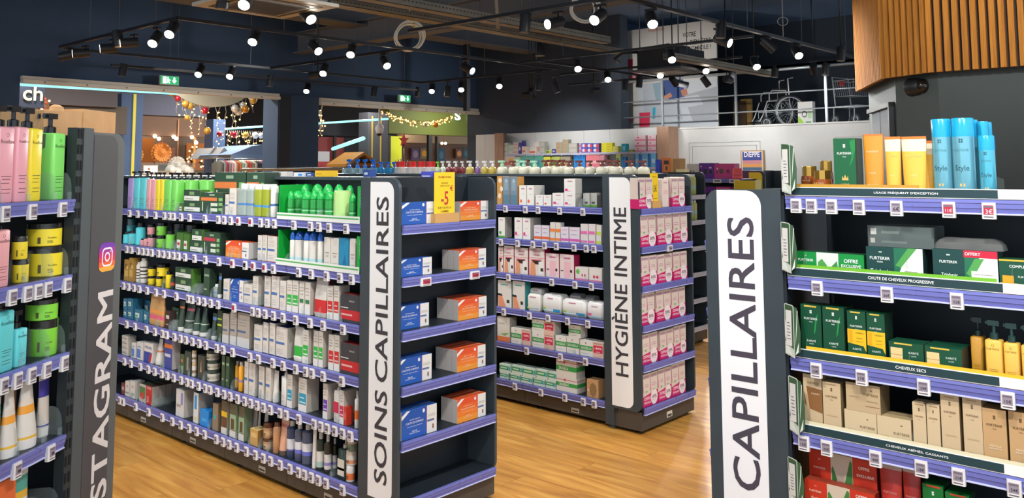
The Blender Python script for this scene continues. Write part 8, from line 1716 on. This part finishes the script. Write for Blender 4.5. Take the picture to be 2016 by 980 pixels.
for i, (cl, gn) in enumerate(zip(gcol, gnames)):
    x = (i + .5)*Lr/len(gcol); b = MB(); hh = .55 + .08*((i*5) % 3); k = .075
    b.loft(rrect(.6, 2), [(k*.9, .16, -hh), (k, .19, -hh*.5), (k*.9, .20, -.08), (k*.4, .05, -.01)], M(cl, .8), 0, 0, (1, 1), True, 90); o = simple('garment', gn + ' garment on long rail at market stall', 'clothes', b, (rk[0][0] + x, 16.8, rk[0][2] - .03), 0, 'clothes on the market rail'); q = MB(); q.tube([(0, 0, -.02), (0, 0, .02), (0, .02, .04)], .006, M('#9aa0a6', .3, .8), 4); q.build('hanger', o)
# right opening: dark shop, grey pillar, green shop
slabs('shop', 'dark shop front with red poster and reflections, right opening', 'shop', [('glazing', (14.846, 17.02, 1.282, 2.536), 0, .05, '#222a36'), ('red_poster', (14.811, 15.776, 1.363, 2.488), -.14, -.1, '#6d2a2c'), ('window_bar', (15.331, 15.423, 1.363, 2.517), -.25, -.2, '#0f1115'), ('fascia', (14.831, 17.008, 2.536, 2.966), -.1, .1, '#161d2a'), ('white_figure', (14.775, 15.204, 1.766, 2.062), -.22, -.15, '#a9b0ba'), ('red_bench', (14.657, 15.064, 1.368, 1.763), -.4, -.2, '#8a2f34')], 21)
t = thing('pillar', 'grey pillar with two yellow lines beside dome camera', 'pillar', (0, 18.5, 0)); e = (14.796, 15.513, 1.37, 2.897); b = MB(); b.box(e[0], e[1], 0, .4, 0, e[3] + .2, M('#3d4048', .6)); b.build('shaft', t)
for px in (14.9387, 15.242): b = MB(); b.box(px - .02, px + .02, -.02, 0, 0, e[3] + .1, M('#8a7a34', .5, emit=.2)); b.build('yellow_line', t)
t = thing('dome_camera', 'white pear-shaped dome camera hanging in right opening', 'camera', (13.1441, 16.0, 2.5218)); b = MB(); b.loft(C16, [(.07, .07, -.13), (.11, .11, -.02), (.10, .10, .03), (.03, .03, .12), (.025, .025, .5)], M('#c3c6cc', .4)); b.build('housing', t); b = MB(); b.ball((0, 0, -.13), .068, M('#2a2320', .1), 10, 6); b.build('dome', t)
gs = slabs('shop', 'olive green shop front with glazed doors, right opening', 'shop', [('fascia', (16.762, 21.148, 2.614, 3.429), -.05, .3, '#4d5a1a'), ('lime_panel', (16.833, 17.296, 1.35, 2.537), -.02, .02, '#b5c41a'), ('door_post', (16.734, 16.833, 1.352, 2.561), -.05, .05, '#15181c'), ('door_post', (18.39, 18.543, 1.337, 2.604), -.05, .05, '#15181c'), ('door_post', (18.741, 18.807, 1.334, 2.58), -.05, .05, '#15181c'), ('back_wall', (18.914, 23.26, 1.221, 2.799), 2.0, 2.1, '#7d685a'), ('ceiling_band', (18.823, 23.155, 2.417, 2.722), 1.6, 1.95, '#a39584')], 20)
for (pp, col, c2) in (((19.368, 19.714, 1.84, 2.237), '#5a4a7c', '#8f84b0'), ((19.76, 20.137, 1.894, 2.243), '#7d7a5c', '#e0a83c'), ((20.594, 20.912, 1.791, 2.254), '#2a5a80', '#4f84a8'), ((21.463, 21.796, 1.903, 2.249), '#6a4a3c', '#e0a05c'), ((21.821, 22.186, 1.905, 2.254), '#2f5566', '#4a7a8c')):
    b = MB(); b.box(pp[0], pp[1], 21.86, 21.95, pp[2], pp[3], M(col, .6)); b.face([((pp[0] + pp[1])/2 + (pp[1] - pp[0])*.34*x, 21.858, (pp[2] + pp[3])/2 + (pp[3] - pp[2])*.32*z) for x, z in C8], M(c2, .6)); simple('wall_picture', 'small %s picture on back wall of green shop' % {'#5a4a7c': 'violet', '#7d7a5c': 'golden sun', '#2a5a80': 'tall blue', '#6a4a3c': 'brown and orange', '#2f5566': 'dark teal'}[col], 'picture', b)
b = MB(); x0, x1, z0, z1 = (19.431, 20.793, 3.115, 3.401); b.text('S', x0 + (x1 - x0)*.12, (z0 + z1)/2, (x1 - x0)*.2, M('#e0fff8', .4, emit=2), 0, z1 - z0, 0, None, .03); o = b.build('shop_letters', gs); o.location = (0, -.12, 0)
b = MB(); b.text('RO', x0 + (x1 - x0)*.74, (z0 + z1)/2, (x1 - x0)*.48, M('#e0fff8', .4, emit=2), 0, z1 - z0, 0, None, .03); o = b.build('shop_letters', gs); o.location = (0, -.12, 0)
for px in [(19.9569, 21.0, 2.3975), (20.1228, 21.0, 2.4006), (21.2995, 21.0, 2.3873)]: q = MB(); q.ball((0, 0, 0), .05, M('#ffe2b8', .4, emit=6), 8, 4); o = q.build('downlight', gs); o.location = (px[0], px[1] - 20, px[2])
t = thing('star_plant', 'red star decoration on tall stem with dark branches', 'decoration', (16.0778, 18.5, 1.5773)); b = MB(); b.tube([(0, 0, -.4), (.02, 0, .2), (0, 0, .66)], .025, M('#3a2a22'), 5); b.build('stem', t)
b = MB(); S5 = [((.20 if i % 2 == 0 else .08)*math.sin(PI*i/5), (.20 if i % 2 == 0 else .08)*math.cos(PI*i/5) + .78) for i in range(10)]; b.extr(list(reversed(S5)), 'y', -.03, .0, M('#8f2a22', .6)); b.build('star', t)
for k in range(9): b = MB(); a = -.9 + k*.22; b.tube([(0, 0, -.3), (math.sin(a)*.6, .02*k, -.3 + math.cos(a)*.55)], .02, M('#2c2822'), 4); b.build('branch', t)
t = thing('chalet_roof', 'golden gabled wooden stall roof behind blue pump bottles', 'stall', (13.489, 17.0, 1.7298)); b = MB()
for s in (-1, 1): b.extr([(0, .17), (0, .24), (s*.55, -.06), (s*.55, -.13)] if s > 0 else [(0, .17), (s*.55, -.13), (s*.55, -.06), (0, .24)], 'y', 0, .8, M('#9a6f2c', .6))
b.build('roof', t); b = MB(); b.box(-.4, .4, .05, .75, -1.6, -.1, M('#4a3a30', .8)); b.build('body', t)
# arcade light
for AI, (x, y, pw) in enumerate(((7.6, 15.7, 1), (10.5, 18.0, 1), (14.5, 18.0, 1), (18.5, 18.5, 1.2), (5.5, 16.5, .8))):
    t = thing('arcade_downlight', '%s ceiling downlight of the shopping arcade' % ORD[AI], 'lamp', (x, y, 3.84), 0, 'arcade downlights'); b = MB(); b.loft(C12, [(.12, .12, 0), (.14, .14, .02), (.14, .14, .06)], M('#b9b6b0'), 0, 0, (0, 1)); b.build('ring', t); b = MB(); b.face([(.11*xx, -.11*yy, .01) for xx, yy in C12], M('#fff2dc', .4, emit=8)); b.build('lens', t)
    l = bpy.data.lights.new('arcade_light', 'AREA'); l.shape = 'DISK'; l.size = .3; l.energy = MALL_POWER*pw*3; l.color = (1, .92, .82); o = bpy.data.objects.new('arcade_light', l); COL.objects.link(o); o.location = (x, y, 3.8)
for (x, y, z, pw) in ((9.9, 21.0, 3.0, .35), (18.6, 21.2, 3.2, .45)):
    l = bpy.data.lights.new('shop_light', 'POINT'); l.energy = MALL_POWER*pw*3; l.color = (1, .78, .52); l.shadow_soft_size = .2; o = bpy.data.objects.new('shop_light', l); COL.objects.link(o); o.location = (x, y, z)
label_products()
